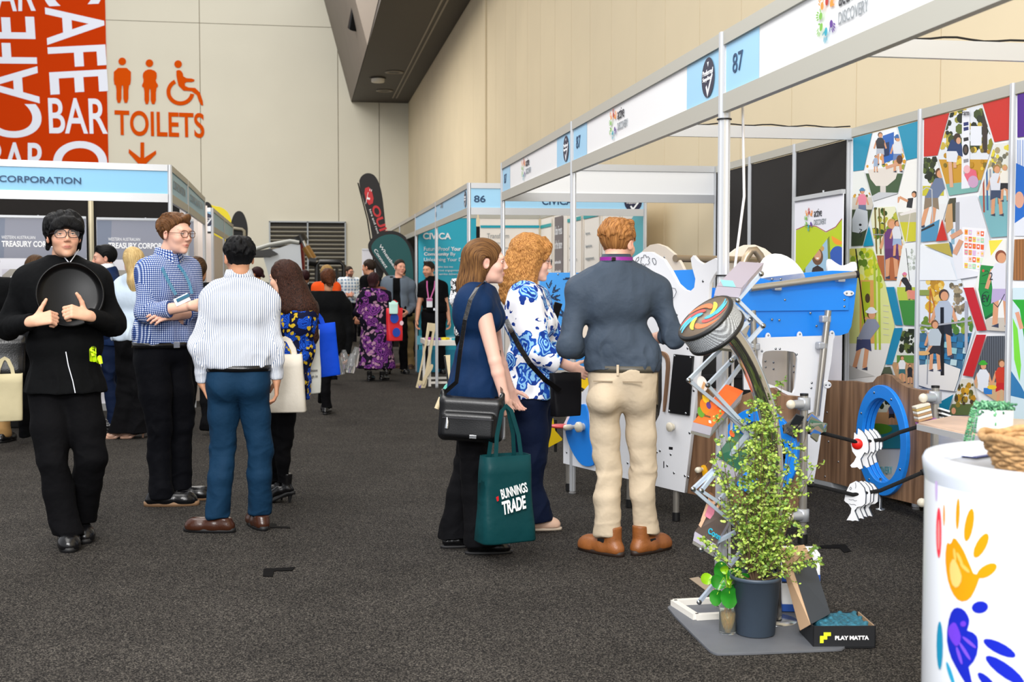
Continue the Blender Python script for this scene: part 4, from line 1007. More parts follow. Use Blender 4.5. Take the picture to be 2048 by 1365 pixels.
  for S, (e, d) in ends.items():
   d = d / np.linalg.norm(d); w = f.win(e - .09, e + .09, .0)
   X, Y, Z = f.P(w); D = np.maximum((X - e[0]) * d[0] + (Y - e[1]) * d[1] + (Z - e[2]) * d[2], -np.sqrt((X - e[0] - .07 * d[0]) ** 2 + (Y - e[1] - .07 * d[1]) ** 2 + (Z - e[2] - .07 * d[2]) ** 2) * 0 - .0)
   R = np.sqrt((X - e[0]) ** 2 + (Y - e[1]) ** 2 + (Z - e[2]) ** 2) - .085
   g = f.F[w]; cutv = np.minimum(D, -R); f.F[w] = np.where((D > 0) & (R < 0), np.maximum(g, np.minimum(D, .02)), g)
  V, Q = f.mesh(); V = relax(V, Q, 2, .5); N = vnormals(V, Q)
  el = [J['elR'], J['elL']]; near = sum(np.exp(-((V - e) ** 2).sum(1) / .012) for e in el)
  wst = np.exp(-((V[:, 2] - (hem * q + .07)) / .09) ** 2); arm = (np.abs(V[:, 0]) > .20 * q)
  rx = V @ np.array([[.8, 0, .6], [0, 1, 0], [-.6, 0, .8]]) ; d = wr * (folds(V, 13, seed, (1.2, 1, .4)) * (.3 + .9 * near + .9 * wst) + .5 * folds(rx, 15, seed + 5, (1, 1, .35)) * (.4 + near) + .4 * folds(V, 34, seed + 3, (1, 1, .6)) * (.25 + near + wst))
  V = V + N * np.clip(d, -.016, .016)[:, None]
  bones = [(J['pel'], J['neck'], .15 * q * s.fat, (0, -1, 0) if not getattr(s, 'seamfront', 0) else (0, 1, 0))]
  for S in 'RL': bones += [(J['sh' + S], J['el' + S], .058 * q, (0, 0, 1)), (J['el' + S], J['wr' + S], .055 * q, (0, 0, 1))]
  return s.out(name, V, Q, m, None if colm is None else colm(V), patcoords(V, Q, bones))
 def trousers(s, m, name='trousers', top=.99, wide=1.0, hemw=.062, hem=.05, wr=.010, seed=5, flare=0, vox=None, knee=.064, calf=None):
  J = s.J; q = s.k; P = np.array([J[x] for x in ('hipR', 'hipL', 'knR', 'knL', 'anR', 'anL')]); lo = P.min(0) - .17; hi = P.max(0) + .17; lo[2] = max(0.0, P[:, 2].min() - .1); hi[2] = top * q + .05
  f = Fld(lo, hi, vox or s.vox); a = s.fat; p = J['pel']
  f.cone((p[0] - .055 * q * a, p[1] - .005, p[2] + .0), (p[0] + .055 * q * a, p[1] - .005, p[2]), .120 * q * a, .120 * q * a, .05, flat=(0, 1, 0), fs=.95)
  f.cone((p[0] - .05 * q * a, p[1], p[2] + .08), (p[0] + .05 * q * a, p[1], p[2] + .08), .117 * q * a, .117 * q * a, .05, flat=(0, 1, 0), fs=.95)
  for S in 'RL':
   h, kn, an = J['hip' + S], J['kn' + S], J['an' + S]; sg = 1 if S == 'R' else -1
   f.ell(h + np.array((-.01 * sg, -.045, -.02)) * q, .088 * q * a, .05)
   f.cone(h - (0, 0, .02), h + (kn - h) * .5, .092 * q * a * wide, .080 * q * wide * a, .03); f.cone(h + (kn - h) * .5, kn, .080 * q * wide * a, knee * q * wide, .03)
   hm = an.copy(); hm[2] = max(hm[2] - .02, hem); mid = kn + (hm - kn) * .4 + (0, -.018 * q, 0)
   f.cone(kn, mid, knee * q * wide, (calf or .066) * q * wide, .02); f.cone(mid, hm, (calf or .066) * q * wide, (hemw + flare) * q, .02)
  f.cut((0, 0, top * q), (0, 0, 1))
  for S in 'RL':
   an = J['an' + S]
   z = max(an[2] - .03, hem) 
   w = f.win(np.array([an[0] - .14, an[1] - .16, 0]), np.array([an[0] + .14, an[1] + .16, z + .02]), 0)
   if w is not None:
    X, Y, Z = f.P(w); f.F[w] = np.maximum(f.F[w], (z - Z) + 0 * X)
  V, Q = f.mesh(); V = relax(V, Q, 2, .5); N = vnormals(V, Q)
  kn = sum(np.exp(-((V - J['kn' + S]) ** 2).sum(1) / .014) for S in 'RL'); hm = sum(np.exp(-((V - J['an' + S] - (0, 0, .05)) ** 2).sum(1) / .010) for S in 'RL'); cr = np.exp(-((V - p + (0, .05, .06)) ** 2).sum(1) / .02)
  d = wr * (folds(V @ np.array([[.8, 0, .6], [0, 1, 0], [-.6, 0, .8]]), 8.5, seed, (1.3, 1.3, .8)) * (.45 + .8 * kn + .9 * hm + .6 * cr) + .5 * folds(V, 22, seed + 2, (.9, .9, 1.3)) * (.1 + kn * .8 + hm))
  V = V + N * np.clip(d, -.018, .018)[:, None]
  V[:, 2] = np.maximum(V[:, 2], .004)
  return s.out(name, V, Q, m)
 def shoe(s, S, mu, ms, direction=None, L=.27, kind='shoe', heel=.0, w=1.0, lift=0):
  """closed shoe under ankle S pointing along the local direction"""
  J = s.J; a = J['an' + S]; d = np.array(direction if direction is not None else (0, 1, 0), float); d /= np.linalg.norm(d); x = np.cross(d, (0, 0, 1.)); q = s.k * L / .27; z0 = a[2] - .085 * s.k; z0 = (z0 if z0 > .06 else 0.0) + lift
  b = np.array([a[0], a[1], 0]); f = Fld(b - .30, b + .30, .005); f.lo[2] = z0 - .02; f = Fld((b[0] - .3, b[1] - .3, z0 - .02), (b[0] + .3, b[1] + .3, z0 + .22), .005)
  P = lambda u, v, z: np.array([a[0], a[1], z0]) + d * u * q + x * v * q + np.array([0, 0, z * s.k])
  hz = heel
  f.cone(P(-.055, 0, .035 + hz), P(.02, 0, .04 + hz * .8), .036 * w * q, .042 * w * q, .02); f.cone(P(.02, 0, .04 + hz * .8), P(.12, 0, .034), .044 * w * q, .045 * w * q, .03)
  f.cone(P(.11, 0, .034), P(.142, 0, .030), .044 * w * q, .038 * w * q, .03, flat=(0, 0, 1), fs=.9)
  if kind in ('boot', 'shoe'): f.cone(P(-.03, 0, .05 + hz), P(-.035, 0, .075 + hz if kind == 'shoe' else .15 + hz), .040 * w * q, .040 * q, .02)
  f.cut((0, 0, z0 + .014), (0, 0, -1)); 
  if kind in ('shoe', 'boot', 'pump'): f.cut(P(-.03, 0, .085 + hz if kind == 'shoe' else .15 + hz), (0, 0, 1)); 
  if kind == 'pump': f.cone(P(-.03, 0, .1 + hz), P(.07, 0, .075), .042 * q, .04 * q, .008, mode='sub')
  V, Q = f.mesh(); V = relax(V, Q, 1); o = s.out('shoe', V, Q, mu)
  b = MB(); n = 28; ring = []
  for i in range(n):
   t = 6.2832 * i / n; u = .046 + .142 * math.cos(t); ww = (.0435 + .004 * math.cos(t)) * math.copysign(abs(math.sin(t)) ** .75, math.sin(t)) * w; ring.append((u, ww))
  V = np.array([P(u, ww, zz) for zz in (.0, .026 if kind != 'flat' else .014) for u, ww in ring])
  if heel:
   for i in range(len(V)): 
    u = ring[i % n][0]; V[i][2] += hz * s.k * max(0, min(1, (.08 - u) / .12))
  V = s.W(V); b.add(V, [tuple(range(n))[::-1], tuple(range(n, 2 * n))] + [(i, (i + 1) % n, n + (i + 1) % n, n + i) for i in range(n)], True)
  if heel > .02: b.tube([s.W(P(-.055, 0, hz)[None])[0], s.W(P(-.05, 0, .002)[None])[0]], [.018 * s.k, .007 * s.k], 10)
  elif kind != 'flat': 
   hv = s.W(np.array([P(-.04, 0, .006)]))[0]; 
  b.build('sole', ms, o); return o
 def hair(s, cones=(), ells=(), cutf=None, m=None, wave=.004, fr=40, seed=2, vox=.005, lo=(-.2, -.25, -.5), hi=(.2, .2, .17), face=True, shell=.012, name='hair', curl=0, base=True, sharp=1, hairline=.062, side=-.03, nape=-.075, ydiv=.0, locks=0, lock_len=.06, lock_r=.012, lockmin=.03):
  """hair in head space; the head shell is cleared in front of the face"""
  f = Fld(lo, hi, vox)
  if base: f.ell((0, -.020, .034), (.074 + shell, .094 + shell, .083 + shell), 0)
  for a, b, ra, rb, *kk in [tuple(c) for c in cones]: f.cone(a, b, ra, rb, kk[0] if kk else .02)
  if base:
   w = (slice(None),) * 3; X, Y, Z = f.P(w)
   zlim = np.where(Y > ydiv, side + (hairline - side) * np.clip((Y - ydiv) / .085, 0, 1) ** .7, side + (nape - side) * np.clip((ydiv - Y) / .05, 0, 1)); 
   if not getattr(s, 'longhair', False) : f.F[w] = np.maximum(f.F[w], ((zlim - Z) * .8).astype(np.float32))
  rl = random.Random(seed * 7 + 1)
  for _ in range(locks):
   a = rl.uniform(0, 6.28); e = rl.uniform(.1, 1.15); L = lock_len * rl.uniform(.7, 1.3); pt = []
   for q in (0, .35, .7, 1):
    ee = e - L * q / .09; aa = a + .25 * q * rl.uniform(-1, 1); s2 = 1 + shell / .085 + .07 * q; pt.append(np.array([.074 * s2 * math.cos(ee) * math.sin(aa), -.020 + .094 * s2 * math.cos(ee) * math.cos(aa), .034 + .083 * s2 * math.sin(ee)]))
   if pt[-1][1] > .05 and pt[-1][2] < lockmin: continue
   f.chain(pt, [lock_r, lock_r * .9, lock_r * .6, lock_r * .2], .005)
  for c, r, kk in ells: f.ell(c, r, kk)
  if face: f.ell((0, .105, -.03), (.058, .06, .088), .01, mode='sub')
  if cutf: cutf(f)
  V, Q = f.mesh(); V = relax(V, Q, 1); N = vnormals(V, Q)
  ang = np.arctan2(V[:, 0], V[:, 1] + .02) ; rad = np.hypot(V[:, 0], V[:, 1] + .02)
  low = V[:, 2] < .02
  u = np.arctan2(V[:, 0], np.hypot(V[:, 1] + .02, np.maximum(V[:, 2] - .02, 0)) + 1e-3) * .09
  ph = wob(V, 9, seed)
  S3 = np.stack([u * fr * 1.6, V[:, 2] * 11, V[:, 1] * 11], 1); d = wave * (.9 * wob(S3, 1.0, seed) + .5 * wob(S3 * np.array([2.6, 1.5, 1.5]), 1.0, seed + 4)) + wave * .8 * ph
  if curl: d = d + curl * (wob(V, 75, seed + 1) + .7 * wob(V, 38, seed + 2)); 
  V = V + N * d[:, None]
  if curl: V = V + curl * .6 * np.stack([wob(V, 50, 11), wob(V, 50, 12), wob(V, 50, 13)], 1)
  pat = np.stack([u * 420, V[:, 2] * (14 if not curl else 90) + V[:, 1] * (14 if not curl else 90), ph * 2 + (V[:, 0] * 90 if curl else 0)], 1)[Q].reshape(-1, 3)
  return s.out(name, s.HP(V), Q, m, None, pat)
 def skirtf(s): pass
 def collar(s, m, spread=.5, h=.045):
  J = s.J; q = s.k; n = J['neck']; V = []; N_ = 30; fw = s.headR @ np.array([0, 1, 0]) * 0 + np.array([0, 1, 0])
  for i in range(N_ + 1):
   a = math.pi * (-.5 + .06) + (2 * math.pi - .12 * math.pi) * i / N_; a += math.pi; ca, sa = math.cos(a), math.sin(a)
   tip = max(0, 1 - min(i, N_ - i) / 4.0)
   for r, z in ((.067, .054), (.073, .060), (.089 + .008 * tip, .016 - .030 * tip), (.085 + .006 * tip, .012 - .03 * tip)):
    dz = -.020 * (1 if sa > 0 else 0) * abs(sa)
    V.append((n[0] + r * q * ca, n[1] + .010 * q + r * q * sa * 1.0, n[2] + (z + dz) * q))
  V = s.W(np.array(V)); F = []
  for i in range(N_):
   for j in range(4): F.append((i * 4 + j, i * 4 + (j + 1) % 4, i * 4 + 4 + (j + 1) % 4, i * 4 + 4 + j))
  F += [(0, 1, 2, 3), (N_ * 4 + 3, N_ * 4 + 2, N_ * 4 + 1, N_ * 4)]
  o = MB().add(V, F, True).build('collar', m, s.t); me = o.data
  lp_ = np.zeros(len(me.loops), np.int32); me.loops.foreach_get('vertex_index', lp_); i_ = lp_ // 4; j_ = lp_ % 4
  at = me.attributes.new('pat', 'FLOAT_VECTOR', 'CORNER'); at.data.foreach_set('vector', np.stack([i_ * .0125 + .003, np.array([0, .006, .05, .052])[j_], j_ * 0.], 1).astype(np.float32).ravel()); return o
 def belt(s, m, z=.975, buckle=True, r=None):
  q = s.k; p = s.J['pel']; rx = (r or (.118 + .055)) * q * s.fat; ry = .118 * q * s.fat; b = MB(); V = []; n = 40
  for dz in (-.017, .017):
   for k_ in (1.05, 1.10):
    for i in range(n): a = 6.2832 * i / n; V.append((p[0] + rx * k_ * math.copysign(abs(math.cos(a)) ** .85, math.cos(a)), p[1] + ry * k_ * math.copysign(abs(math.sin(a)) ** .85, math.sin(a)), z * q + dz))
  V = s.W(np.array(V)); F = []
  for i in range(n):
   j = (i + 1) % n; F += [(n + i, n + j, 3 * n + j, 3 * n + i), (i, 2 * n + i, 2 * n + j, j), (2 * n + i, 3 * n + i, 3 * n + j, 2 * n + j), (i, j, n + j, n + i)]
  o = b.add(V, F, True).build('belt', m, s.t)
  if buckle: c = s.W(np.array([[p[0], p[1] + ry * 1.09, z * q]]))[0]; MB().box(c, (.045, .008, .036), R=Matrix.Rotation(s.rz, 3, 'Z'), bev=.002).build('buckle', mat('steel', 'b9bcc0', .25, metal=1), o)
  return o
 def lp(s, p): return Vector(s.W(np.array([p], float) * s.k)[0])
def thing_part(name, parent, loc):
 o = bpy.data.objects.new(name, None); COL.objects.link(o); o.parent = parent; o.location = Vector([float(x) for x in loc]) * 0; o.empty_display_size = .02
 return o
def glassm():
 if 'clear_lens' in MC: return MC['clear_lens']
 m = bpy.data.materials.new('clear_lens'); m.use_nodes = True; nt = m.node_tree; b = nt.nodes['Principled BSDF']
 b.inputs['Base Color'].default_value = (1, 1, 1, 1); b.inputs['Roughness'].default_value = .02; b.inputs['Alpha'].default_value = .05; MC['clear_lens'] = m; return m
blackc = clothmat('black_cotton', 'plain', ['08090b'], .85, bump=.5); blackt = clothmat('black_trouser_cloth', 'plain', ['07070a'], .85, bump=.5)
leather_b = mat('black_leather', '0c0c0e', .25, bump=.1, bscale=90); rubber_b = mat('black_rubber', '101012', .6); leather_br = mat('brown_leather', '3c1f12', .28, bump=.1, bscale=90)
# ---------------------------------------------------------------- waiter with tray
p = Person(145, 1085, 1.82, 176, 'person in black jacket and round glasses walking, holding a black round tray to the chest', J=dict(
 head=(127, 472, -.06), neck=(126, 528, 0), chest=(128, 600, 0), waist=(130, 690, 0), pel=(132, 770, 0), shR=(60, 562, 0), shL=(190, 562, 0),
 elR=(16, 655, .02), elL=(226, 648, .02), wrR=(66, 643, -.27), wrL=(176, 632, -.27), hipR=(103, 785, 0), hipL=(160, 785, 0), knR=(103, 925, -.12), knL=(182, 915, -.05), anR=(137, 1057, -.1), anL=(162, 1035, .12)),
 skin='d8a78b', head=(6, -4, 2), vox=.0055, hands=dict(R=dict(d=(-1, .35, .25), n=(0.1, -.75, -.5), thumb=1, curl=(1.0, 1.05, 1.1, 1.15), tcurl=.0, tdir=(-.55, .1, 1)), L=dict(d=(1, .35, .30), n=(-.1, -.75, -.5), thumb=-1, curl=(.95, 1.0, 1.05, 1.1), tdir=(.25, .1, 1))))
p.body(lip='a8625a', stubble=.12, jaw=1.05); p.eyes(); p.glasses('2a2228', r=(.0275, .021))
p.hair(m=hairmat('black_hair', '030304', '0d0d10'), shell=.016, wave=.006, fr=14, curl=.001, locks=90, lock_len=.075, lock_r=.013, lockmin=.024, seed=5, vox=.0045, hairline=.018, side=-.045, nape=-.11, face=False, cutf=lambda f: f.ell((0, .12, -.046), (.056, .07, .080), .01, mode='sub'),
  cones=[((-.055, .085, .045), (-.075, .06, -.005), .022, .014), ((.055, .085, .045), (.078, .05, -.015), .022, .014), ((-.03, .085, .065), (-.056, .088, .026), .024, .012), ((.0, .09, .065), (.030, .100, .028), .024, .010), ((.02, .09, .07), (-.018, .104, .030), .024, .010), ((.04, .08, .06), (.056, .086, .02), .022, .01), ((.07, -.02, 0), (.075, -.05, -.06), .02, .014), ((-.07, -.02, 0), (-.075, -.05, -.06), .02, .014)])
p.shirt(blackc, name='jacket', o=.034, sleeve=('full', 'full'), hem=.80, tuck=False, cuff=.06, puff=1.1, wr=.007, seed=3, flare=.035)
MB().tube([p.lp((.03, .19, 1.02)), p.lp((.02, .205, .95)), p.lp((.0, .21, .87)), p.lp((-.01, .22, .81))], .0028, 6).build('white_piping', mat('white_piping', 'dfe3ee', .5), p.t)
b = MB()
for q in (-1, 1): b.tube([p.lp((q * .052, .045, 1.545)), p.lp((q * .03, .085, 1.515)), p.lp((q * .004, .105, 1.478))], .003, 6).build('collar_piping', mat('white_piping'), p.t); b = MB()
p.trousers(blackt, top=.95, wide=1.22, hemw=.078, hem=.05, wr=.008)
p.shoe('R', leather_b, rubber_b, (.05, 1, 0), w=1.15); p.shoe('L', leather_b, rubber_b, (-.05, 1, 0), w=1.15)
tp = atY(140, 590, 7.13 - .185); tt = thing('serving_tray', tp, 'round black serving tray held against the chest of the walking person', 'tray')
Rt = Matrix.Rotation(math.radians(87), 3, 'X') @ Matrix.Rotation(math.radians(0), 3, 'Y')
Rt = Euler((math.radians(84), 0, math.radians(12))).to_matrix()
MB().lathe(tp, [(.0005, .006), (.135, .006), (.150, .010), (.163, .022), (.168, .026), (.173, .022), (.158, -.004), (.14, -.008), (.0005, -.008)], 64, R=Rt).build('dish', mat('black_tray', '040405', .3, spec=.2), tt)
hv = mat('hi_vis_yellow', 'c8f000', .5); g_ = MB()
for i, (a, b2) in enumerate((((183, 722), (184, 700)), ((189, 723), (187, 696)), ((196, 724), (199, 716)))): g_.tube([atY(a[0], a[1], 6.93), atY(b2[0], b2[1], 6.90), atY(b2[0] + 3, b2[1] + 12, 6.90)], [.010, .014, .010], 8)
tag(g_.build('glove', hv), 'bright yellow glove tucked in the jacket pocket of the walking person', 'glove')
# ---------------------------------------------------------------- man in checked shirt
navyt = clothmat('dark_navy_trousers', 'plain', ['08090f'], .8, bump=.5)
p = Person(350, 1008, 1.87, 150, 'person in navy and white checked shirt and glasses with arms crossed, speaking', J=dict(
 head=(352, 468, -.05), neck=(335, 515, 0), chest=(338, 575, 0), waist=(330, 640, 0), pel=(330, 700, 0), shR=(296, 540, -.12), shL=(375, 538, .12),
 elR=(290, 625, -.20), elL=(398, 622, .05), wrR=(388, 612, -.30), wrL=(345, 632, -.16), hipR=(305, 715, -.05), hipL=(350, 715, .07), knR=(318, 860, -.08), knL=(365, 850, .1), anR=(325, 990, -.06), anL=(360, 970, .14)),
 skin='e3b49e', head=(15, 3, 0), vox=.0055, fat=1.04, hands=dict(R=dict(d=(-1, -.2, -.1), n=(-.1, -.9, -.2), thumb=1, curl=(.5, .5, .5, .5), tdir=(-1, -.2, .3)), L=dict(d=(1, .35, .05), n=(0, -.6, -.6), thumb=-1, curl=(.3, .35, .4, .45), tdir=(1, .2, .3))))
p.body(lip='b8685f', mouth=.8, jaw=1.0); p.eyes(iris='4a6070', brow='5a3c28', look=(-.25, -.05)); p.glasses('5a3318', r=(.023, .020))
p.hair(m=hairmat('brown_hair', '35200f', '7a5230'), shell=.013, wave=.003, fr=34, hairline=.075, side=-.02, nape=-.055,
  locks=30, lock_len=.05, lock_r=.010, lockmin=.07, cones=[((-.04, .05, .1), (.03, .075, .088), .022, .014), ((.05, .03, .09), (.03, .075, .08), .016, .012)])
p.shirt(clothmat('gingham_shirt_cloth', 'gingham', ['f2f4f8', '5d78b5', '14285f'], .75), o=.016, sleeve=(.5, .45), hem=.97, wr=.006, seed=8)
p.collar(MC['gingham_shirt_cloth'])
p.trousers(navyt, top=.985, wide=1.10, hemw=.072, hem=.05); p.belt(leather_b, z=.965)
tanb = mat('tan_sole', '8a6a4c', .6)
p.shoe('R', leather_b, tanb, (-.80, .6, 0), L=.31, w=.95); p.shoe('L', leather_b, tanb, (-.80, .6, 0), L=.30, w=.95)
def lanyard(p, cloth, badge_px=None, pts=None, w=.016, card='e8e6ee'):
 o = thing('lanyard', p.r, '', 'lanyard'); b = MB()
 b.bar(pts[0], pts[1], w, .003); 
 return o
ly = mat('teal_lanyard', '13607e', .5)
b = MB(); yb = p.r.y
def ribbon(name, pts, w, m, parent, n=(0, -1, 0)):
 b = MB(); V = []; n = Vector(n)
 pts = [Vector(q) for q in pts]
 for i, q in enumerate(pts):
  t = (pts[min(i + 1, len(pts) - 1)] - pts[max(i - 1, 0)]).normalized(); x = t.cross(n).normalized() * w / 2
  for dz in (0, .003): V += [q - x + n * dz, q + x + n * dz]
 F = []
 for i in range(len(pts) - 1):
  a = i * 4; c = a + 4; F += [(a, a + 1, c + 1, c), (a + 2, c + 2, c + 3, a + 3), (a, c, c + 2, a + 2), (a + 1, a + 3, c + 3, c + 1)]
 b.add(V, F, False); return b.build(name, m, parent)
def P_(x, y, d): return atY(x, y, yb + d)
lt = thing('lanyard', P_(370, 590, -.2), 'teal lanyard with white name card on the checked shirt', 'lanyard')
ribbon('strap', [P_(319, 508, -.02), P_(318, 520, -.09), P_(326, 540, -.185), P_(338, 565, -.22), P_(352, 590, -.24)], .02, ly, lt)
ribbon('strap', [P_(356, 530, -.12), P_(368, 545, -.16), P_(378, 565, -.18), P_(384, 588, -.22)], .018, ly, lt)
MB().box(P_(364, 600, -.30), (.095, .012, .05), R=Matrix.Rotation(-.45, 3, 'Y'), bev=.003).build('name_card', mat('card_white', 'e6eaf0', .4), lt)
MB().box(P_(366, 596, -.309), (.085, .008, .02), R=Matrix.Rotation(-.45, 3, 'Y'), bev=.002).build('card_header', ly, lt)
# ---------------------------------------------------------------- man in striped shirt, seen from behind
p = Person(470, 1062, 1.72, 6, 'person seen from behind in white shirt with thin blue stripes and teal trousers', J=dict(
 head=(478, 516, 0), neck=(478, 560, 0), chest=(477, 620, 0), waist=(478, 690, 0), pel=(478, 742, 0), shL=(426, 600, 0), shR=(536, 602, 0),
 elL=(400, 694, -.02), elR=(552, 690, 0), wrL=(404, 766, .02), wrR=(553, 760, .02), hipL=(446, 765, 0), hipR=(506, 765, 0), knL=(446, 900, .02), knR=(520, 900, .02), anL=(436, 1045, -.02), anR=(520, 1034, .05)),
 skin='c99372', head=(18, 0, 0), fat=1.0, hands=dict(L=dict(d=(.4, .15, -1), n=(1, 0, .3), thumb=-1, curl=(.2, .2, .2, .2)), R=dict(d=(0, .1, -1), n=(-1, 0, 0), thumb=1)))
p.body()
p.hair(m=hairmat('black_hair', '030304', '0d0d10'), shell=.012, wave=.0025, fr=36, locks=50, lock_len=.05, lock_r=.010, lockmin=.07, hairline=.07, side=-.03, nape=-.085, cones=[((-.045, -.02, .105), (-.065, -.01, .10), .022, .014), ((-.05, .03, .10), (-.06, .05, .09), .016, .01)])
p.shirt(clothmat('striped_shirt_cloth', 'stripe', ['eef0f5', '4a6690'], .75), o=.012, sleeve=('full', 'full'), hem=.962, wr=.009, seed=12, cuff=.03, puff=.97)
p.collar(MC['striped_shirt_cloth'])
p.trousers(clothmat('teal_chino', 'plain', ['11304a'], .75, bump=.5), top=.985, wide=1.0, hemw=.064, hem=.085, wr=.012, seed=9); p.belt(leather_b, z=.958, buckle=False)
p.shoe('L', leather_br, rubber_b, (-1, .25, 0), L=.30); p.shoe('R', leather_br, rubber_b, (-.35, 1, 0), L=.30)
# ---------------------------------------------------------------- woman with long dark hair
p = Person(563, 1006, 1.60, -28, 'person with long dark hair, blue flower top and heeled boots beside the striped shirt', J=dict(
 head=(567, 557, 0), neck=(572, 598, 0), chest=(580, 650, 0), waist=(578, 710, 0), pel=(570, 762, 0), shL=(548, 622, .1), shR=(608, 628, -.05), elL=(540, 690, .2), elR=(612, 700, -.02), wrL=(555, 740, .3), wrR=(598, 768, .0),
 hipL=(555, 780, .05), hipR=(572, 780, 0), knL=(552, 890, .05), knR=(566, 890, 0), anL=(550, 975, .1), anR=(566, 985, 0)), skin='e0b095', head=(28, 4, 0), sex='f')
p.longhair = True; p.body(); p.eyes()
p.hair(m=hairmat('dark_auburn_hair', '120a08', '4a2c20'), shell=.016, wave=.005, fr=22, curl=.002, lo=(-.25, -.28, -.52), hi=(.25, .2, .15), cones=[((0, -.06, 0), (.02, -.13, -.22), .085, .10, .04), ((.02, -.13, -.22), (.09, -.15, -.42), .095, .05, .04), ((-.05, -.03, 0), (-.07, -.06, -.22), .045, .05, .03), ((.06, -.02, 0), (.10, -.08, -.25), .045, .06, .03), ((.10, -.10, -.25), (.15, -.12, -.46), .055, .02, .03)],
  cutf=lambda f: (f.ell((0, .03, -.11), (.06, .12, .12), .03, mode='sub'), f.ell((0, .10, 0), (.075, .05, .06), .02, mode='sub')))
p.shirt(clothmat('blue_dapple_cloth', 'dapple', ['0a1030', '1a55c8', '0a2a80', 'c8a828'], .7, scale=.8), o=.022, sleeve=(.9, .9), hem=.74, tuck=False, collar=False, flare=.02, seed=22, wr=.006)
p.trousers(blackt, top=.86, wide=.85, hemw=.055, hem=.12)
p.shoe('R', leather_b, rubber_b, (-.8, .7, 0), L=.25, kind='boot', heel=.06, w=.85); p.shoe('L', leather_b, rubber_b, (-.8, .7, 0), L=.25, kind='boot', heel=.06, w=.85)
# ---------------------------------------------------------------- woman in navy sleeveless top
p = Person(965, 1098, 1.69, 66, 'person in navy sleeveless top with straight brown hair, facing right, carrying two bags', J=dict(
 head=(975, 525, -.02), neck=(957, 568, 0), chest=(952, 630, 0), waist=(952, 710, 0), pel=(952, 775, 0), shR=(962, 608, -.15), shL=(978, 602, .15), elR=(990, 722, -.20), elL=(995, 710, .22), wrR=(1010, 800, -.20), wrL=(1020, 780, .22),
 hipR=(945, 795, -.08), hipL=(965, 795, .08), knR=(952, 930, -.10), knL=(935, 930, .06), anR=(962, 1078, -.12), anL=(912, 1068, .06)), skin='e6b8a6', head=(-24, 0, 0), sex='f', fat=1.06, vox=.0055,
 hands=dict(R=dict(d=(-.1, .3, -1), n=(-1, .1, 0), thumb=1, curl=(.9, 1.0, 1.05, 1.1), tcurl=.5)))
p.longhair = True; p.body(arms='LR', bare='LR', lip='a85f58', jaw=.96); p.eyes(brow='33241c', browthick=.0036)
p.hair(m=hairmat('highlighted_brown_hair', '3a2316', '8a6238'), shell=.014, wave=.003, fr=26, lo=(-.2, -.3, -.36), hi=(.2, .15, .15), cones=[((0, -.06, .03), (0, -.095, -.12), .088, .075, .04), ((0, -.095, -.12), (.01, -.13, -.27), .075, .045, .03), ((-.05, -.03, .0), (-.05, -.08, -.17), .04, .04, .03), ((.062, -.025, .01), (.062, -.06, -.14), .034, .034, .03), ((.062, -.06, -.14), (.045, -.10, -.26), .034, .018, .02)],
  cutf=lambda f: (f.ell((0, .062, -.10), (.075, .075, .13), .015, mode='sub'), f.ell((.0, .10, -.01), (.064, .066, .075), .015, mode='sub'), f.ell((.085, -.002, -.008), (.022, .026, .034), .008, mode='sub')))
p.shirt(clothmat('navy_crepe', 'plain', ['0f2a4e'], .7, bump=.35), name='blouse', o=.018, sleeve=('cap', 'cap'), hem=.80, tuck=False, collar=False, flare=.015, wr=.006, seed=31, puff=.9, shoulder=.8)
p.trousers(blackt, top=.86, wide=1.05, hemw=.085, hem=.015, flare=.02, seed=33, knee=.07)
p.shoe('R', leather_b, rubber_b, (.35, 1, 0), L=.25, kind='flat', w=.85); p.shoe('L', leather_b, rubber_b, (.2, 1, 0), L=.25, kind='flat', w=.85)
navyw = p
# ---------------------------------------------------------------- curly-haired woman
p = Person(1068, 1055, 1.70, 74, 'person with curly ginger hair and glasses in white blouse with blue flowers, facing right', J=dict(
 head=(1068, 522, 0), neck=(1050, 568, 0), chest=(1056, 640, 0), waist=(1058, 715, 0), pel=(1060, 780, 0), shR=(1052, 600, -.15), shL=(1070, 598, .15), elR=(1078, 705, -.20), elL=(1110, 690, .2), wrR=(1142, 735, -.20), wrL=(1165, 700, .2),
 hipR=(1055, 800, -.08), hipL=(1070, 800, .08), knR=(1062, 920, -.08), knL=(1060, 920, .08), anR=(1066, 1030, -.08), anL=(1052, 1020, .10)), skin='edc0ae', head=(-12, 6, 0), sex='f', fat=1.12, vox=.0055)
p.longhair = True; p.body(lip='c07068', jaw=1.0); p.eyes(iris='5a7080', brow='a06a3c', browthick=.003); p.glasses('39424c', r=(.023, .017), metal=True)
p.hair(m=hairmat('ginger_curly_hair', '7a4a22', 'd39a58'), shell=.030, wave=.004, fr=14, curl=.006, lo=(-.26, -.3, -.34), hi=(.26, .2, .19), cones=[((0, -.05, .05), (0, -.09, -.10), .105, .11, .05), ((0, -.09, -.10), (0, -.13, -.22), .105, .06, .05), ((-.07, .01, .05), (-.08, -.03, -.12), .05, .05, .04), ((.07, .0, .06), (.082, -.02, -.13), .045, .045, .04), ((.0, .05, .11), (.04, .075, .085), .03, .03, .03), ((.082, -.03, -.13), (.06, .0, -.18), .04, .02, .03)],
  cutf=lambda f: (f.ell((0, .085, -.09), (.085, .085, .13), .02, mode='sub'), f.ell((0, .115, -.01), (.072, .072, .082), .015, mode='sub')))
floral = clothmat('white_blue_floral_cloth', 'floral', ['f2f4fa', '1c4fb0', '8cc4ee', '17388c'], .65, scale=1.15)
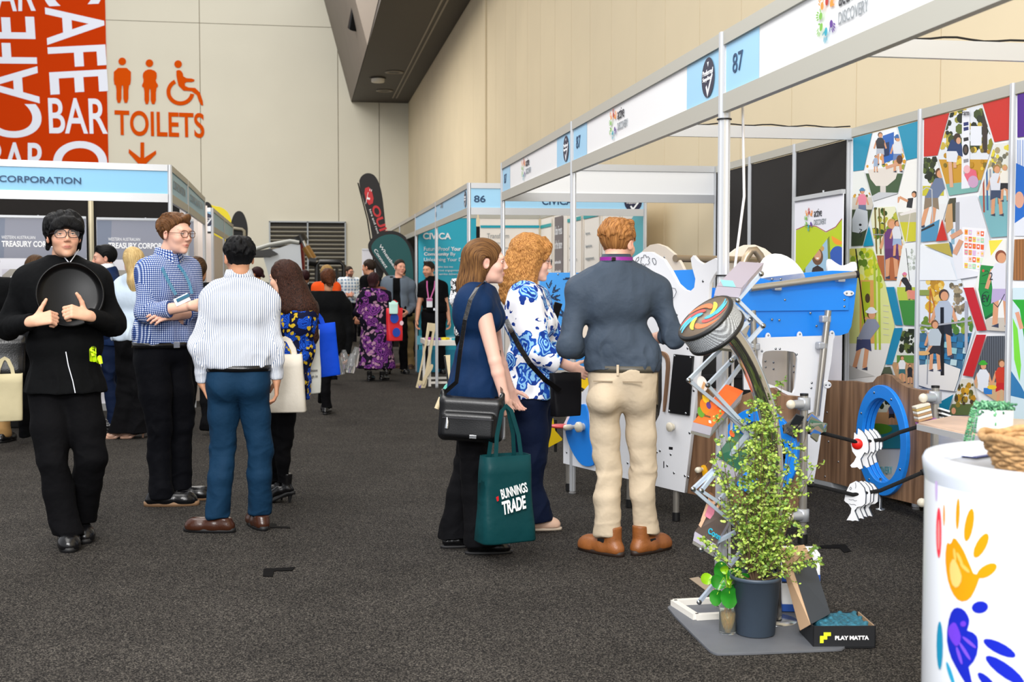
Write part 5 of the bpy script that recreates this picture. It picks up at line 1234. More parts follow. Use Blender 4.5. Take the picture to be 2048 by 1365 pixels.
p.shirt(floral, name='blouse', o=.032, sleeve=(.62, .62), hem=.79, tuck=False, collar=False, flare=.03, wr=.008, seed=41, puff=1.35)
p.trousers(clothmat('navy_wide_trouser', 'plain', ['0c1730'], .75, bump=.4), top=.86, wide=1.16, hemw=.095, hem=.03, flare=.02, seed=44, knee=.078)
sand = mat('pale_sandal', 'c9b8a4', .5)
p.shoe('R', mat('sandal_upper', 'd8b49c', .5), sand, (.15, 1, 0), L=.25, kind='flat', w=.9); p.shoe('L', mat('sandal_upper'), sand, (.15, 1, 0), L=.25, kind='flat', w=.9)
curly = p
# ---------------------------------------------------------------- man in grey shirt and beige chinos
p = Person(1247, 1108, 1.78, 10, 'person seen from behind in dark grey shirt, beige trousers and tan boots, purple lanyard', J=dict(
 head=(1237, 487, .02), neck=(1232, 532, 0), chest=(1232, 605, 0), waist=(1240, 690, 0), pel=(1245, 765, 0), shL=(1160, 578, 0), shR=(1314, 580, 0), elL=(1138, 690, -.03), elR=(1345, 672, -.03), wrL=(1190, 705, .20), wrR=(1300, 678, .24),
 hipL=(1209, 790, 0), hipR=(1279, 790, 0), knL=(1214, 945, .02), knR=(1287, 945, .02), anL=(1216, 1096, 0), anR=(1290, 1096, 0)), skin='e6b49c', head=(-22, 6, 0), fat=.98, vox=.0055,
 hands=dict(L=dict(d=(.9, .7, 0), n=(0, .2, -1), thumb=-1), R=dict(d=(-.9, .8, 0), n=(0, .2, -1), thumb=1)))
p.body(stubble=.25)
p.hair(m=hairmat('auburn_hair', '6a4020', 'c08850'), shell=.012, wave=.003, fr=30, locks=50, lock_len=.05, lock_r=.010, lockmin=.07, hairline=.075, side=-.025, nape=-.06, cones=[((-.03, .03, .105), (.03, .05, .105), .028, .028), ((-.04, -.04, .10), (.04, -.02, .10), .022, .02)])
gs_ = clothmat('slate_grey_shirt_cloth', 'plain', ['3f4a58'], .6, bump=.55)
p.shirt(gs_, o=.022, sleeve=(.28, .30), hem=.955, wr=.012, seed=52, puff=1.0); p.collar(gs_)
b = MB(); pts = []
for i in range(25):
 a = math.pi * .9 + math.pi * 1.2 * i / 24; n = p.J['neck'] / p.k; pts.append(p.lp((n[0] + .085 * math.cos(a), n[1] + .010 + .085 * math.sin(a), n[2] + .034)))
lt = thing('lanyard', pts[12], 'purple lanyard worn round the collar of the grey shirt', 'lanyard')
b = MB(); V = []
for q in pts: V += [q + Vector((0, 0, -.011)), q + Vector((0, 0, .011))]
b.add(V, [(2 * i, 2 * i + 2, 2 * i + 3, 2 * i + 1) for i in range(24)], True).build('strap', mat('purple_lanyard', '8c1a8c', .45), lt)
c = pts[12]; MB().box(c - Vector((0, .004, 0)), (.022, .01, .018), bev=.002).build('clip', mat('black_gloss'), lt)
bg = clothmat('beige_chino', 'plain', ['c4b49c'], .8, bump=.5)
p.trousers(bg, top=.965, wide=.90, hemw=.066, hem=.105, wr=.015, seed=55); p.belt(mat('olive_belt', '4a463c', .5), z=.965, buckle=False)
for x in (-.1, 0, .1): MB().box(p.lp((p.J['pel'][0] / p.k + x, p.J['pel'][1] / p.k - (.137 - .04 * abs(x) / .1), .963)), (.012, .008, .055), R=Matrix.Rotation(p.rz, 3, 'Z')).build('belt_loop', bg, p.t)
for x in (-.075, .075): MB().box(p.lp((p.J['pel'][0] / p.k + x, p.J['pel'][1] / p.k - .142, .905)), (.10, .006, .006), R=Matrix.Rotation(p.rz, 3, 'Z')).build('back_pocket', mat('pocket_seam', '8f7f68', .8), p.t)
tanl = mat('tan_boot_leather', '8a5226', .45, noise=.12, nscale=30, bump=.15, bscale=120)
for S, d in (('L', (-.85, .5, 0)), ('R', (.5, .85, 0))):
 o = p.shoe(S, tanl, mat('dark_boot_sole', '2a1c14', .6), d, L=.29, kind='boot', w=1.05)
 a = p.J['an' + S]; dv = np.array(d) / np.linalg.norm(d); 
 for sg in (-1, 1):
  x = np.cross(dv, (0, 0, 1.)) * sg; w0 = p.W((a + x * .041 + dv * .012 + np.array([0, 0, .02]))[None])[0]; MB().box(w0, (.045, .012, .065), R=Matrix.Rotation(p.rz + math.atan2(dv[1], dv[0]), 3, 'Z'), bev=.003).build('elastic_panel', rubber_b, o)
grey = p
# ---------------------------------------------------------------- people further back
def floorpy(py_head, H):
 """floor row for someone of height H whose head top is seen at row py_head"""
 lo, hi = 570.0, 1300.0
 for _ in range(40):
  m = (lo + hi) / 2; g = atZ(1024, m); h = atY(1024, py_head, g.y).z
  if h > H: lo = m
  else: hi = m
 return m
def std(px, top, az, H, label, lean=0, vox=.009, J=None, **kw):
 """upright figure placed by head column and head-top row"""
 py = floorpy(top, H); return Person(px, py, H, az, label, J=J, vox=vox, **kw)
SH = dict(det=True, vox=.006)
# woman in black blazer walking away
p = Person(655, 830, 1.60, 4, 'person walking away in black blazer with messy auburn bun, blue tote bag at the side', J=dict(
 head=(657, 560, 0), neck=(657, 590, 0), shL=(624, 612, 0), shR=(688, 612, 0), elL=(614, 660, 0), elR=(699, 662, 0), wrL=(622, 700, -.05), wrR=(694, 708, 0), anR=(652, 820, .05), anL=(648, 800, .35), knR=(652, 765, .05), knL=(648, 762, .12)), skin='c08a68', sex='f', vox=.008, fat=1.1)
p.body(vox=.006)
p.hair(m=hairmat('dark_auburn_bun', '140a08', '6a3a1c'), shell=.018, wave=.006, fr=14, curl=.003, vox=.007, cones=[((0, -.09, .02), (.02, -.10, -.06), .05, .035, .03), ((.03, -.09, -.03), (.05, -.06, -.13), .04, .025, .03)], hairline=.06)
p.shirt(blackc, name='blazer', o=.034, sleeve=('full', 'full'), hem=.74, tuck=False, puff=1.15, flare=.02, seed=61); p.trousers(blackt, top=.9, wide=.95, hemw=.07, hem=.07)
p.shoe('R', leather_b, rubber_b, (.1, 1, 0), w=1.0, L=.25); p.shoe('L', leather_b, rubber_b, (0, 1, 0), L=.25)
# woman in purple flower dress
p = Person(752, 762, 1.64, 20, 'person seen from behind in long purple flower dress beside the man in the grey blazer', J=dict(head=(748, 562, 0), neck=(746, 582, 0), shR=(768, 598, 0), shL=(724, 600, 0), elR=(789, 624, 0), wrR=(782, 632, .22), elL=(716, 625, .0), wrL=(724, 640, .2), anR=(766, 751, 0), anL=(740, 753, 0)), skin='7a4a38', sex='f', vox=.009, fat=1.28)
p.body(vox=.007)
p.hair(m=hairmat('dark_plum_hair', '1a0a0e', '3c1c20'), shell=.018, wave=.004, vox=.008, hairline=.05, nape=-.1, cones=[((0, -.05, 0), (0, -.07, -.08), .07, .06, .03)])
dress = clothmat('purple_flower_cloth', 'floral', ['120e1e', '7c3a8a', '331448', 'a88098'], .7, scale=1.5)
p.shirt(dress, name='dress', o=.03, sleeve=(.7, .7), hem=.20, tuck=False, collar=False, flare=.10, seed=63, wr=.008, puff=1.15)
p.shoe('R', leather_b, rubber_b, (.1, 1, 0), kind='boot'); p.shoe('L', leather_b, rubber_b, (-.1, 1, 0), kind='boot')
# man in grey blazer
p = Person(792, 748, 1.80, 172, 'person in grey blazer over black shirt, laughing, in front of the teal flag', J=dict(head=(800, 535, 0), neck=(797, 555, 0), shR=(775, 570, 0), shL=(820, 570, 0), elR=(768, 615, 0), elL=(826, 612, .1), wrR=(775, 645, -.1), wrL=(814, 625, -.08)), skin='e0a58c', head=(18, 0, -6), vox=.009, fat=1.0)
p.body(vox=.0055, mouth=1.2, jaw=1.08); p.eyes(); p.hair(m=hairmat('short_dark_hair', '17110d', '3c2e24'), shell=.008, wave=.002, vox=.007, hairline=.08)
p.shirt(blackc, name='shirt', o=.012, hem=.93, sleeve=('none', 'none'), collar=False)
bz = clothmat('grey_blue_blazer', 'plain', ['66727f'], .7, bump=.4)
def opened(p, m, hem=.80, w=.055):
 """jacket with an open front showing the shirt"""
 s_ = Fld.cut
 orig = Fld.mesh
 def mesh2(f):
  q = p.k; f.cone((0, .16 * q, 1.42 * q), (0, .22 * q, .7 * q), w * q, (w + .02) * q, .01, flat=(0, 1, 0), fs=3.0, mode='sub'); return orig(f)
 Fld.mesh = mesh2
 try: return p.shirt(m, name='blazer', o=.034, sleeve=('full', 'full'), hem=hem, tuck=False, puff=1.15, seed=71, wr=.006, collar=False)
 finally: Fld.mesh = orig
opened(p, bz); p.trousers(blackt, top=.96, hemw=.07)
p.shoe('R', leather_b, rubber_b, (.2, 1, 0)); p.shoe('L', leather_b, rubber_b, (-.2, 1, 0))
# man in black polo
p = Person(868, 747, 1.80, 182, 'person in black polo with pink lanyard smiling in front of the teal CIVICA panel', J=dict(head=(857, 540, 0), neck=(862, 558, 0), chest=(866, 590, 0), pel=(870, 640, 0), shR=(846, 572, 0), shL=(886, 572, 0), elR=(838, 610, 0), elL=(893, 610, 0), wrR=(834, 640, -.05), wrL=(898, 640, -.05)), skin='dca384', head=(-32, 6, 0), vox=.009, fat=1.02)
p.body(vox=.0055, bare='LR', mouth=.8, stubble=.45); p.eyes(); p.hair(m=hairmat('short_dark_hair', '17110d', '3c2e24'), shell=.012, wave=.003, vox=.007, hairline=.08, cones=[((-.03, .04, .11), (.03, .05, .115), .022, .02)])
p.shirt(blackc, name='polo_shirt', o=.018, sleeve=('short', 'short'), hem=.93, collar=True); p.trousers(blackt, top=.97); p.belt(leather_b)
p.shoe('R', leather_b, rubber_b, (.2, 1, 0)); p.shoe('L', leather_b, rubber_b, (-.2, 1, 0))
pk = mat('pink_lanyard', 'c05a98', .5); yb = p.r.y; lt = thing('lanyard', P_(862, 590, -.2), 'pink lanyard with white name card on the black polo', 'lanyard')
ribbon('strap', [P_(854, 562, -.10), P_(854, 575, -.17), P_(857, 598, -.20)], .02, pk, lt); ribbon('strap', [P_(870, 562, -.10), P_(869, 575, -.17), P_(861, 598, -.20)], .02, pk, lt)
MB().box(P_(859, 606, -.205), (.09, .008, .14), bev=.003).build('name_card', mat('card_white', 'e6e0ea', .4), lt); MB().box(P_(859, 600, -.211), (.085, .006, .04)).build('card_header', pk, lt)
# bearded man far back
p = std(699, 533, 160, 1.78, 'person with beard and glasses in pale checked shirt clasping hands, far behind', skin='d39a80', head=(22, 0, 0), vox=.012, J=dict(elR=(683, 600, 0), elL=(716, 600, 0), wrR=(697, 592, -.25), wrL=(702, 592, -.25)))
p.body(vox=.007, stubble=.8); p.eyes(); p.hair(m=hairmat('short_dark_hair', '17110d', '3c2e24'), shell=.012, vox=.008, hairline=.07, cones=[]); p.glasses('201a18')
p.shirt(clothmat('pale_check_cloth', 'gingham', ['eef2f6', 'dfe8f0', '7f9ab8'], .8, scale=6), o=.02, hem=.94); p.trousers(navyt); 
# orange-top woman between
p = std(727, 552, 30, 1.58, 'person in orange top with long brown hair, partly hidden by the purple dress', skin='8a5a40', sex='f', vox=.011, J=dict(head=(738, 560, 0), neck=(730, 585, 0)))
p.longhair = True; p.body(vox=.009, det=False)
p.hair(m=hairmat('mid_brown_hair', '2c1c10', '5a4028'), shell=.015, vox=.009, cones=[((0, -.06, 0), (-.03, -.12, -.22), .08, .06, .04), ((-.03, -.12, -.22), (-.06, -.13, -.3), .06, .03, .04)])
p.shirt(clothmat('orange_cloth', 'plain', ['c8521c'], .75), o=.03, sleeve=('full', 'full'), hem=.78, tuck=False, collar=False); p.trousers(blackt, top=.9); 
# man whose head shows beside the teal flag
p = std(741, 519, -60, 1.78, 'person with short dark hair whose head shows left of the teal flag', skin='c99070', vox=.012); p.body(vox=.007); p.eyes(); p.hair(m=hairmat('short_dark_hair', '17110d', '3c2e24'), shell=.012, vox=.008); p.shirt(blackc, o=.02); p.trousers(blackt)
# blond head with orange top
p = std(655, 531, 150, 1.66, 'person with fair hair and orange top behind the black blazer', skin='d8a488', sex='f', vox=.012); p.body(vox=.009, det=False); p.hair(m=hairmat('fair_hair', '7a5c34', 'b8965c'), shell=.018, vox=.009); p.shirt(clothmat('bright_orange_cloth', 'plain', ['e8541c'], .7), o=.02); p.trousers(navyt)
# dark hair, bun
p = std(517, 534, -50, 1.66, 'person with dark hair tied back, face turned left, between striped shirt and long-haired woman', skin='b07a50', sex='f', vox=.012, head=(10, 0, 0)); p.body(vox=.008); p.hair(m=hairmat('dark_plum_hair', '120c0c', '2c1c18'), shell=.014, vox=.009, cones=[((0, -.1, 0), (0, -.13, -.03), .035, .03, .02)]); p.shirt(blackc, o=.02, collar=False); p.trousers(blackt)
p = std(611, 541, 20, 1.62, 'person with dark hair seen between the long-haired woman and the machine', skin='9a6a50', sex='f', vox=.012); p.body(vox=.009, det=False); p.hair(m=hairmat('dark_plum_hair'  , '120c0c', '2c1c18'), shell=.02, vox=.009, nape=-.14); p.shirt(blackc, o=.02, collar=False); p.trousers(blackt)
p = std(397, 515, 40, 1.66, 'person with long brown hair behind the man in the checked shirt', skin='c8906c', sex='f', vox=.011, xy=None); p.longhair = True; p.body(vox=.009, det=False)
p.hair(m=hairmat('mid_brown_hair', '2c1c10', '5a4028'), shell=.018, vox=.009, cones=[((0, -.05, 0), (.0, -.10, -.26), .085, .06, .04)]); p.shirt(blackc, o=.02, collar=False); p.trousers(blackt)
# khaki legs behind the blazer man
p = Person(814, 738, 1.62, 20, 'person in khaki trousers and brown shoes striding behind the grey blazer', skin='c8906c', vox=.011, J=dict(head=(803, 545, .1), neck=(805, 560, 0), anR=(822, 731, .0), anL=(806, 731, .1), knR=(820, 690, 0), knL=(808, 690, .1), hipR=(816, 650, 0), hipL=(806, 650, 0), shR=(812, 575, 0), shL=(795, 575, 0), elR=(815, 600, 0), elL=(792, 610, 0), wrR=(812, 630, .1), wrL=(795, 640, .1)))
p.body(vox=.009, det=False); p.hair(m=hairmat('short_dark_hair', '17110d', '3c2e24'), vox=.009); p.shirt(navyt, o=.02); p.trousers(clothmat('khaki_cloth', 'plain', ['9a7e55'], .8), wide=1.1)
p.shoe('R', mat('brown_suede', '4a3226', .8), tanb, (-.3, 1, 0)); p.shoe('L', mat('brown_suede'), tanb, (-1, .3, 0))
# bearded man in navy suit
p = Person(224, 858, 1.79, -88, 'person with dark hair and beard in navy suit facing left, behind the waiter', J=dict(head=(208, 517, 0), neck=(214, 540, 0), chest=(220, 590, 0), waist=(224, 640, 0), pel=(226, 690, 0), shL=(214, 568, -.16), shR=(220, 565, .16), elL=(226, 625, -.2), wrL=(205, 650, -.2), elR=(230, 620, .2), wrR=(205, 640, .2)), skin='d8a48c', head=(8, 3, 0), vox=.008, fat=1.05)
p.body(vox=.0055, stubble=.6); p.eyes(); p.hair(m=hairmat('black_hair', '030304', '0d0d10'), shell=.014, wave=.003, vox=.006, hairline=.075, side=-.02, cones=[((-.03, .05, .10), (.03, .05, .10), .025, .022)])
p.shirt(clothmat('white_shirt_cloth', 'plain', ['e8ecf2'], .7), name='shirt', o=.012, hem=.95, sleeve=('none', 'none')); p.collar(MC['white_shirt_cloth'])
st = clothmat('navy_suit', 'plain', ['12264a'], .7, bump=.4); opened(p, st, w=.045); p.trousers(clothmat('navy_suit_trousers', 'plain', ['0e1c38'], .7, bump=.4), top=.96)
p.shoe('L', leather_b, rubber_b, (0, 1, 0)); p.shoe('R', leather_b, rubber_b, (0, 1, 0))
# blonde woman
p = Person(262, 878, 1.66, -30, 'person with long straight blonde hair, pale blue top and beige heels, seen from behind', J=dict(head=(264, 522, 0), neck=(264, 550, 0), chest=(264, 600, 0), waist=(262, 640, 0), pel=(262, 690, 0), shL=(246, 570, .05), shR=(284, 570, 0), elL=(240, 625, .1), elR=(290, 625, 0), wrL=(250, 650, .25), wrR=(280, 655, .25), anL=(246, 862, .05), anR=(276, 864, .05), hipL=(250, 700, 0), hipR=(272, 700, 0), knL=(252, 780, 0), knR=(272, 780, 0)), skin='dca890', sex='f', vox=.008)
p.longhair = True; p.body(vox=.007, det=False)
p.hair(m=hairmat('blonde_hair', '9c7a48', 'e6cc92'), shell=.018, wave=.003, fr=26, vox=.006, lo=(-.2, -.26, -.5), cones=[((0, -.05, 0), (0, -.08, -.2), .09, .085, .04), ((0, -.08, -.2), (-.02, -.09, -.40), .085, .03, .04)])
p.shirt(clothmat('pale_blue_satin', 'plain', ['c4d4e4'], .45), name='blouse', o=.02, sleeve=('full', 'full'), hem=.95, collar=False, puff=1.1); p.trousers(blackt, top=.98, wide=1.05, hemw=.10, hem=.05, flare=.05, knee=.08, calf=.085)
be = mat('beige_patent', 'd0a58c', .3)
for S in 'LR': p.shoe(S, be, be, (-.9, .45, 0), L=.24, kind='pump', heel=.06, w=.8)
# brown hair behind the waiter, left-edge visitor, dotted sleeve
p = std(77, 512, 30, 1.66, 'person with brown hair mostly hidden behind the walking waiter', skin='c8906c', sex='f', vox=.011); p.body(vox=.009, det=False); p.hair(m=hairmat('mid_brown_hair', '2c1c10', '5a4028'), shell=.02, vox=.009, nape=-.1); p.shirt(blackc, o=.02, collar=False); p.trousers(blackt)
p = Person(-14, 884, 1.70, 30, 'person at the left photo edge in tan trousers beside a cream tote', skin='c8906c', vox=.01); p.body(vox=.009, det=False); p.hair(m=hairmat('short_dark_hair', '17110d', '3c2e24'), vox=.009)
p.shirt(blackc, o=.03, tuck=False, hem=.8); p.trousers(clothmat('tan_cloth', 'plain', ['b08a58'], .8)); p.shoe('R', leather_b, rubber_b, (0, 1, 0)); p.shoe('L', leather_b, rubber_b, (0, 1, 0))
p = Person(944, 842, 1.64, 20, 'person in black and white dotted top almost hidden behind the woman in navy', J=dict(shL=(915, 556, 0), elL=(910, 600, 0), wrL=(920, 640, .1)), skin='c8906c', sex='f', vox=.009); p.body(vox=.009, det=False); p.hair(m=hairmat('dark_plum_hair', '120c0c', '2c1c18'), vox=.009)
p.shirt(clothmat('dotted_cloth', 'floral', ['101014', 'e8e8ec', 'd8d8dc', 'f0f0f0'], .7, scale=.35), o=.02, sleeve=('full', 'full'), collar=False); p.trousers(blackt)
# ================================================================ bags and small carried things
def tote(P, w, d, h, rz, m, label, name='tote_bag', handle=.3, hm=None, taper=.06, hz=None, cat='bag', tilt=0, hw=.03):
 """open-topped bag: P = bottom centre, w wide, d deep, h high"""
 t = thing(name, P, label, cat); R = Matrix.Rotation(rz, 3, 'Z') @ Matrix.Rotation(tilt, 3, 'Y'); P = Vector(P); V = []; n = 24
 def ring(z, k, dd, th=0):
  out = []
  for i in range(n):
   a = 6.2832 * i / n; ca, sa = math.cos(a), math.sin(a); e = .35
   x = (w / 2 * k - th) * math.copysign(abs(ca) ** e, ca); y = (d / 2 * dd - th) * math.copysign(abs(sa) ** e, sa)
   y += .006 * math.sin(x * 30 + z * 17); out.append(P + R @ Vector((x, y, z)))
  return out
 rings = [ring(0, .001, .001), ring(0, .97, 1), ring(.02 * h, 1, 1.02)] + [ring(h * q, 1 + taper * q, 1 - .25 * q + .06 * math.sin(q * 9)) for q in (.2, .4, .6, .8, 1)] + [ring(h, 1 + taper - .01, .73, .004), ring(h * .5, 1, .8, .008), ring(.04, .9, .9, .01), ring(.04, .001, .001)]
 b = MB(); V = [v for r in rings for v in r]; F = [(i * n + k, i * n + (k + 1) % n, (i + 1) * n + (k + 1) % n, (i + 1) * n + k) for i in range(len(rings) - 1) for k in range(n)]
 b.add(V, F, True).build('bag_body', m, t)
 for sy in (-1, 1):
  pts = [P + R @ Vector((x, sy * d * .30 * (1 - .6 * q), h - .02 + handle * q)) for x, q in ((-w * .24, 0), (-w * .2, .45), (-w * .09, .9), (0, 1), (w * .09, .9), (w * .2, .45), (w * .24, 0))]
  ribbon('handle', pts, hw, hm or m, t, n=R @ Vector((0, -sy, 0)))
 return t, R
def bagplane(t, R, d, w, h, side=-1):
 return Plane(Vector(t.location) + R @ Vector((0, side * d / 2 * 1.03, 0)), R @ Vector((1, 0, 0)), R @ Vector((0, 0, 1)))
# dark green shopper with BUNNINGS TRADE
g1 = clothmat('dark_green_shopper', 'plain', ['0c3a3e'], .45, bump=.3)
P = atZ(1003, 1085, .06); P = Vector((atY(1010, 1082, 6.22)))
t, R = tote(P, .30, .15, .44, math.radians(16), g1, 'large dark green shopping bag with white letters held by the woman in navy', 'shopping_bag', handle=.27, taper=-.16, hw=.022)
pl = Plane(Vector(t.location) + R @ Vector((0, -.078, 0)), R @ Vector((1, 0, 0)))
wl = mat('white_bag_print', 'eef2f2', .5)
text(pl, 'BUNNINGS', [(-.06, .23), (.085, .258), (-.07, .28)], wl, t, px=False, off=.014, bold=.025, name='lettering'); text(pl, 'TRADE', [(-.055, .15), (.075, .175), (-.062, .218)], wl, t, px=False, off=.014, bold=.035)
A = Art(pl, .016); A.poly('c41a22', [(-.088, .222), (-.078, .226), (-.080, .25), (-.094, .244)], px=False); A.build('red_stroke', t)
# black leather handbag on her hip
hb = Fld((-.22, -.10, -.2), (.22, .10, .15), .004)
def rbox(f, c, h, r, k=.01):
 w = f.win(np.array(c) - np.array(h), np.array(c) + np.array(h), .03); X, Y, Z = f.P(w)
 q = [np.abs(a - c[i]) - h[i] + r for i, a in enumerate((X, Y, Z))]; d = np.sqrt(sum(np.maximum(a, 0) ** 2 for a in q)) + np.minimum(np.maximum(np.maximum(q[0], q[1]), q[2]), 0) - r
 f.put(w, d.astype(np.float32), k, 'add')
rbox(hb, (0, 0, 0), (.165, .055, .115), .035); rbox(hb, (-.01, -.05, -.03), (.135, .030, .065), .02); 
for q in (-1, 1): hb.cone((q * .14, 0, .08), (q * .15, 0, .13), .022, .016, .02)
hb.cone((-.1, 0, .135), (.1, 0, .135), .03, .03, .03, mode='sub')
V, Q = hb.mesh(); V = relax(V, Q, 2); N = vnormals(V, Q); V = V + N * (.0018 * wob(V, 14, 3))[:, None]
hp = atY(943, 838, 6.30); Rz = np.array(Matrix.Rotation(math.radians(-14), 3, 'Z') @ Matrix.Rotation(math.radians(3), 3, 'Y'))
t = thing('handbag', (hp.x, hp.y, hp.z - .11), 'black leather shoulder bag with silver zips hanging at the hip of the woman in navy', 'bag')
link('bag_body', nmesh('bag_body', V @ Rz.T + np.array(hp), Q), mat('black_grain_leather', '0b0c0f', .36, bump=.05, bscale=160), t)
def HBp(x, y, z): return Vector((np.array([x, y, z]) @ Rz.T + np.array(hp)))
stl = mat('steel', 'b9bcc0', .25, metal=1)
MB().bar(HBp(-.14, -.083, .008), HBp(.12, -.083, .008), .004, .005).build('zip', mat('gun_zip', '3a3a3e', .4, metal=.6), t)
MB().tube([HBp(-.115, -.086, .01), HBp(-.112, -.09, -.012), HBp(-.114, -.09, -.045)], [.004, .009, .011], 8).build('zip_pull', stl, t)
MB().box(HBp(.02, -.083, -.082), (.036, .005, .018), R=Matrix(Rz.tolist()), bev=.001).build('name_plate', stl, t)
sp = [HBp(-.15, 0, .12), atY(913, 765, 6.27), atY(921, 700, 6.24), atY(930, 640, 6.22), atY(941, 600, 6.25), atY(955, 575, 6.33), atY(968, 565, 6.45), atY(978, 568, 6.58)]
ribbon('strap', sp, .022, leather_b, t, n=(-.5, -.85, 0)); ribbon('strap', [HBp(.15, 0, .12), atY(1002, 760, 6.45), atY(998, 700, 6.6)], .02, leather_b, t, n=(.3, -.9, 0))
for q in (HBp(-.15, -.005, .125), HBp(.15, -.005, .125)): MB().tube([q + Vector((.012 * math.cos(a), 0, .014 * math.sin(a))) for a in np.linspace(0, 6.28, 10)[:-1]], .0022, 6, closed=True).build('ring', stl, t)
# black crossbody of the curly-haired woman
t, R = tote(atY(1131, 832, 6.82), .17, .08, .24, math.radians(15), clothmat('black_nylon', 'plain', ['0c0c10'], .6), 'plain black crossbody bag hanging in front of the curly-haired woman', 'handbag', handle=.02, hw=.012)
ribbon('strap', [atY(1012, 640, 6.80), atY(1024, 665, 6.68), atY(1038, 693, 6.64), atY(1060, 728, 6.63), atY(1090, 760, 6.66), atY(1120, 782, 6.75)], .028, leather_b, t, n=(-.3, -.9, 0))
# cream leather shoulder bag, white tote, blue tote
t, R = tote(atY(571, 824, 7.95), .26, .12, .36, math.radians(-4), mat('cream_leather', 'e8e0d0', .45, bump=.15, bscale=40), 'cream leather bucket bag between the striped shirt and the blue flower top', 'handbag', handle=.12, taper=-.18)
t, R = tote(atY(619, 787, 8.35), .14, .10, .42, math.radians(40), clothmat('white_canvas', 'plain', ['e2e4dc'], .8), 'white paper tote with small black writing beside the blue bag', 'tote_bag', handle=.1, taper=.0)
pl = Plane(Vector(t.location) + R @ Vector((0, -.053, 0)), R @ Vector((1, 0, 0))); text(pl, 'please', [(-.05, .14), (.02, .14), (-.05, .165)], dark_t, t, px=False, off=.006); text(pl, 'sign in', [(-.05, .10), (.02, .10), (-.05, .125)], dark_t, t, px=False, off=.006)
A = Art(pl, .006)
for k in range(7): A.line('b03a4a', [(-.055 + .0, .38 - .03 * k), (-.03, .395 - .03 * k)], .004, px=False)
A.build('printed_marks', t)
t, R = tote(atY(640, 755, 8.6) , .28, .08, .36, math.radians(6), clothmat('royal_blue_nonwoven', 'plain', ['0c46c8'], .55, bump=.3), 'royal blue tote bag carried behind the woman in the black blazer', 'tote_bag', handle=.12, tilt=-.12)
# red bag with blue spots
t, R = tote(atY(789, 682, 17.6), .22, .10, .46, math.radians(20), mat('red_bag', 'd8202c', .5), 'red bag with blue spots held beside the purple dress', 'tote_bag', handle=.12)
pl = Plane(Vector(t.location) + R @ Vector((0, -.055, 0)), R @ Vector((1, 0, 0))); A = Art(pl, .012)
for x, z, r in ((-.03, .32, .065), (.0, .12, .06), (.08, .25, .03)): A.disc('1c48b0' if r > .04 else 'f0d0dc', x, z, r, r * 1.1, px=False)
A.build('spots', t)
t, R = tote(atY(787, 628, 17.5), .12, .06, .16, 0, mat('mint_packet', 'bfe6dc', .5), 'small white and green packet held above the red bag', 'packet', handle=.03)
# cream bag and black bag at left edge
t, R = tote(atY(12, 842, 11.1), .26, .12, .40, .3, clothmat('cream_canvas', 'plain', ['c9bf9c'], .8), 'worn cream canvas tote at the left photo edge', 'tote_bag', handle=.15)
t, R = tote(atY(8, 752, 11.2), .34, .16, .34, .2, leather_b, 'black leather bag above the cream tote at the left photo edge', 'handbag', handle=.08)
# clear cups carried upside down
cl = mat('clear_plastic', 'f6f8fa', .05, trans=.9)
for k, (x, y, dy, dx) in enumerate(((681, 750, 0, -6), (700, 746, .06, 4), (690, 738, .12, -2), (706, 733, .1, 6))):
 a, c = atY(x + dx * 1.3, y - 38, 13.35 + dy), atY(x, y, 13.35 + dy)
 tag(MB().tube([a, a + (c - a) * .35, a + (c - a) * .8, c], [.022, .045, .05, .045], 14, cap=False).build('cup', cl), 'clear plastic cup, %s of four dangling from the black blazer sleeve' % ['lowest left', 'lowest right', 'second from left', 'highest right'][k], 'cup', 'clear cups')
# phone in curly woman's hand
t = thing('phone', atY(1112, 622, 7.25), 'dark phone held up by the woman with curly ginger hair', 'phone'); MB().box(atY(1112, 622, 7.25), (.05, .012, .10), R=Matrix.Rotation(.3, 3, 'Y'), bev=.003).build('case', mat('black_gloss'), t)
# ================================================================ machine in the far aisle
steel_g = mat('machine_grey', '8d8f8c', .45, noise=.08, nscale=3); blkp = mat('machine_black', '111111', .4)
t = thing('loader', (-.4, 29, 0), 'grey and black compact loader with raised arm and bronze hydraulic cylinder', 'machine')
PM = Plane((0, 29, 0), (1, 0, 0))
def mp(x, y, d=0): return PM.wpx(x, y, -d)
panel('cab_glass', PM, [[(524, 505), (560, 496), (583, 488), (600, 490), (606, 560), (604, 610), (530, 610), (540, 560)]], .9, mat('cab_white', 'b9c0c8', .25), t)
MB().tube([mp(508, 500), mp(540, 490), mp(580, 483), mp(598, 486)], .05, 8).build('roof_rail', steel_g, t)
panel('roof', PM, [[(505, 504), (540, 498), (556, 508), (540, 514), (505, 514)]], 1.2, blkp, t, off=.1)
MB().tube([mp(600, 478, .3), mp(602, 520, .3), mp(604, 600, .3)], .09, 8).build('mast', mat('machine_red', '7a1c1c', .4), t)
MB().tube([mp(599, 470, .2), mp(606, 484, .2)], .14, 10).build('mast_head', blkp, t)
MB().tube([mp(606, 482), mp(612, 496)], .04, 10).build('piston_rod', stl, t); MB().tube([mp(611, 494), mp(627, 520)], .095, 14).build('hydraulic_cylinder', mat('bronze_paint', '8a6632', .35, metal=.3), t)
MB().tube([mp(618, 522), mp(632, 524)], .12, 10).build('pivot', blkp, t)
b = MB(); b.tube([mp(634, 700), mp(634, 530), mp(640, 524), mp(680, 524), mp(688, 532), mp(689, 700)], .055, 8); b.build('roll_frame', blkp, t)
for x in (645, 655, 665, 675): MB().tube([mp(x, 535, .4), mp(x, 640, .4)], .035, 8).build('guard_bar', blkp, t)
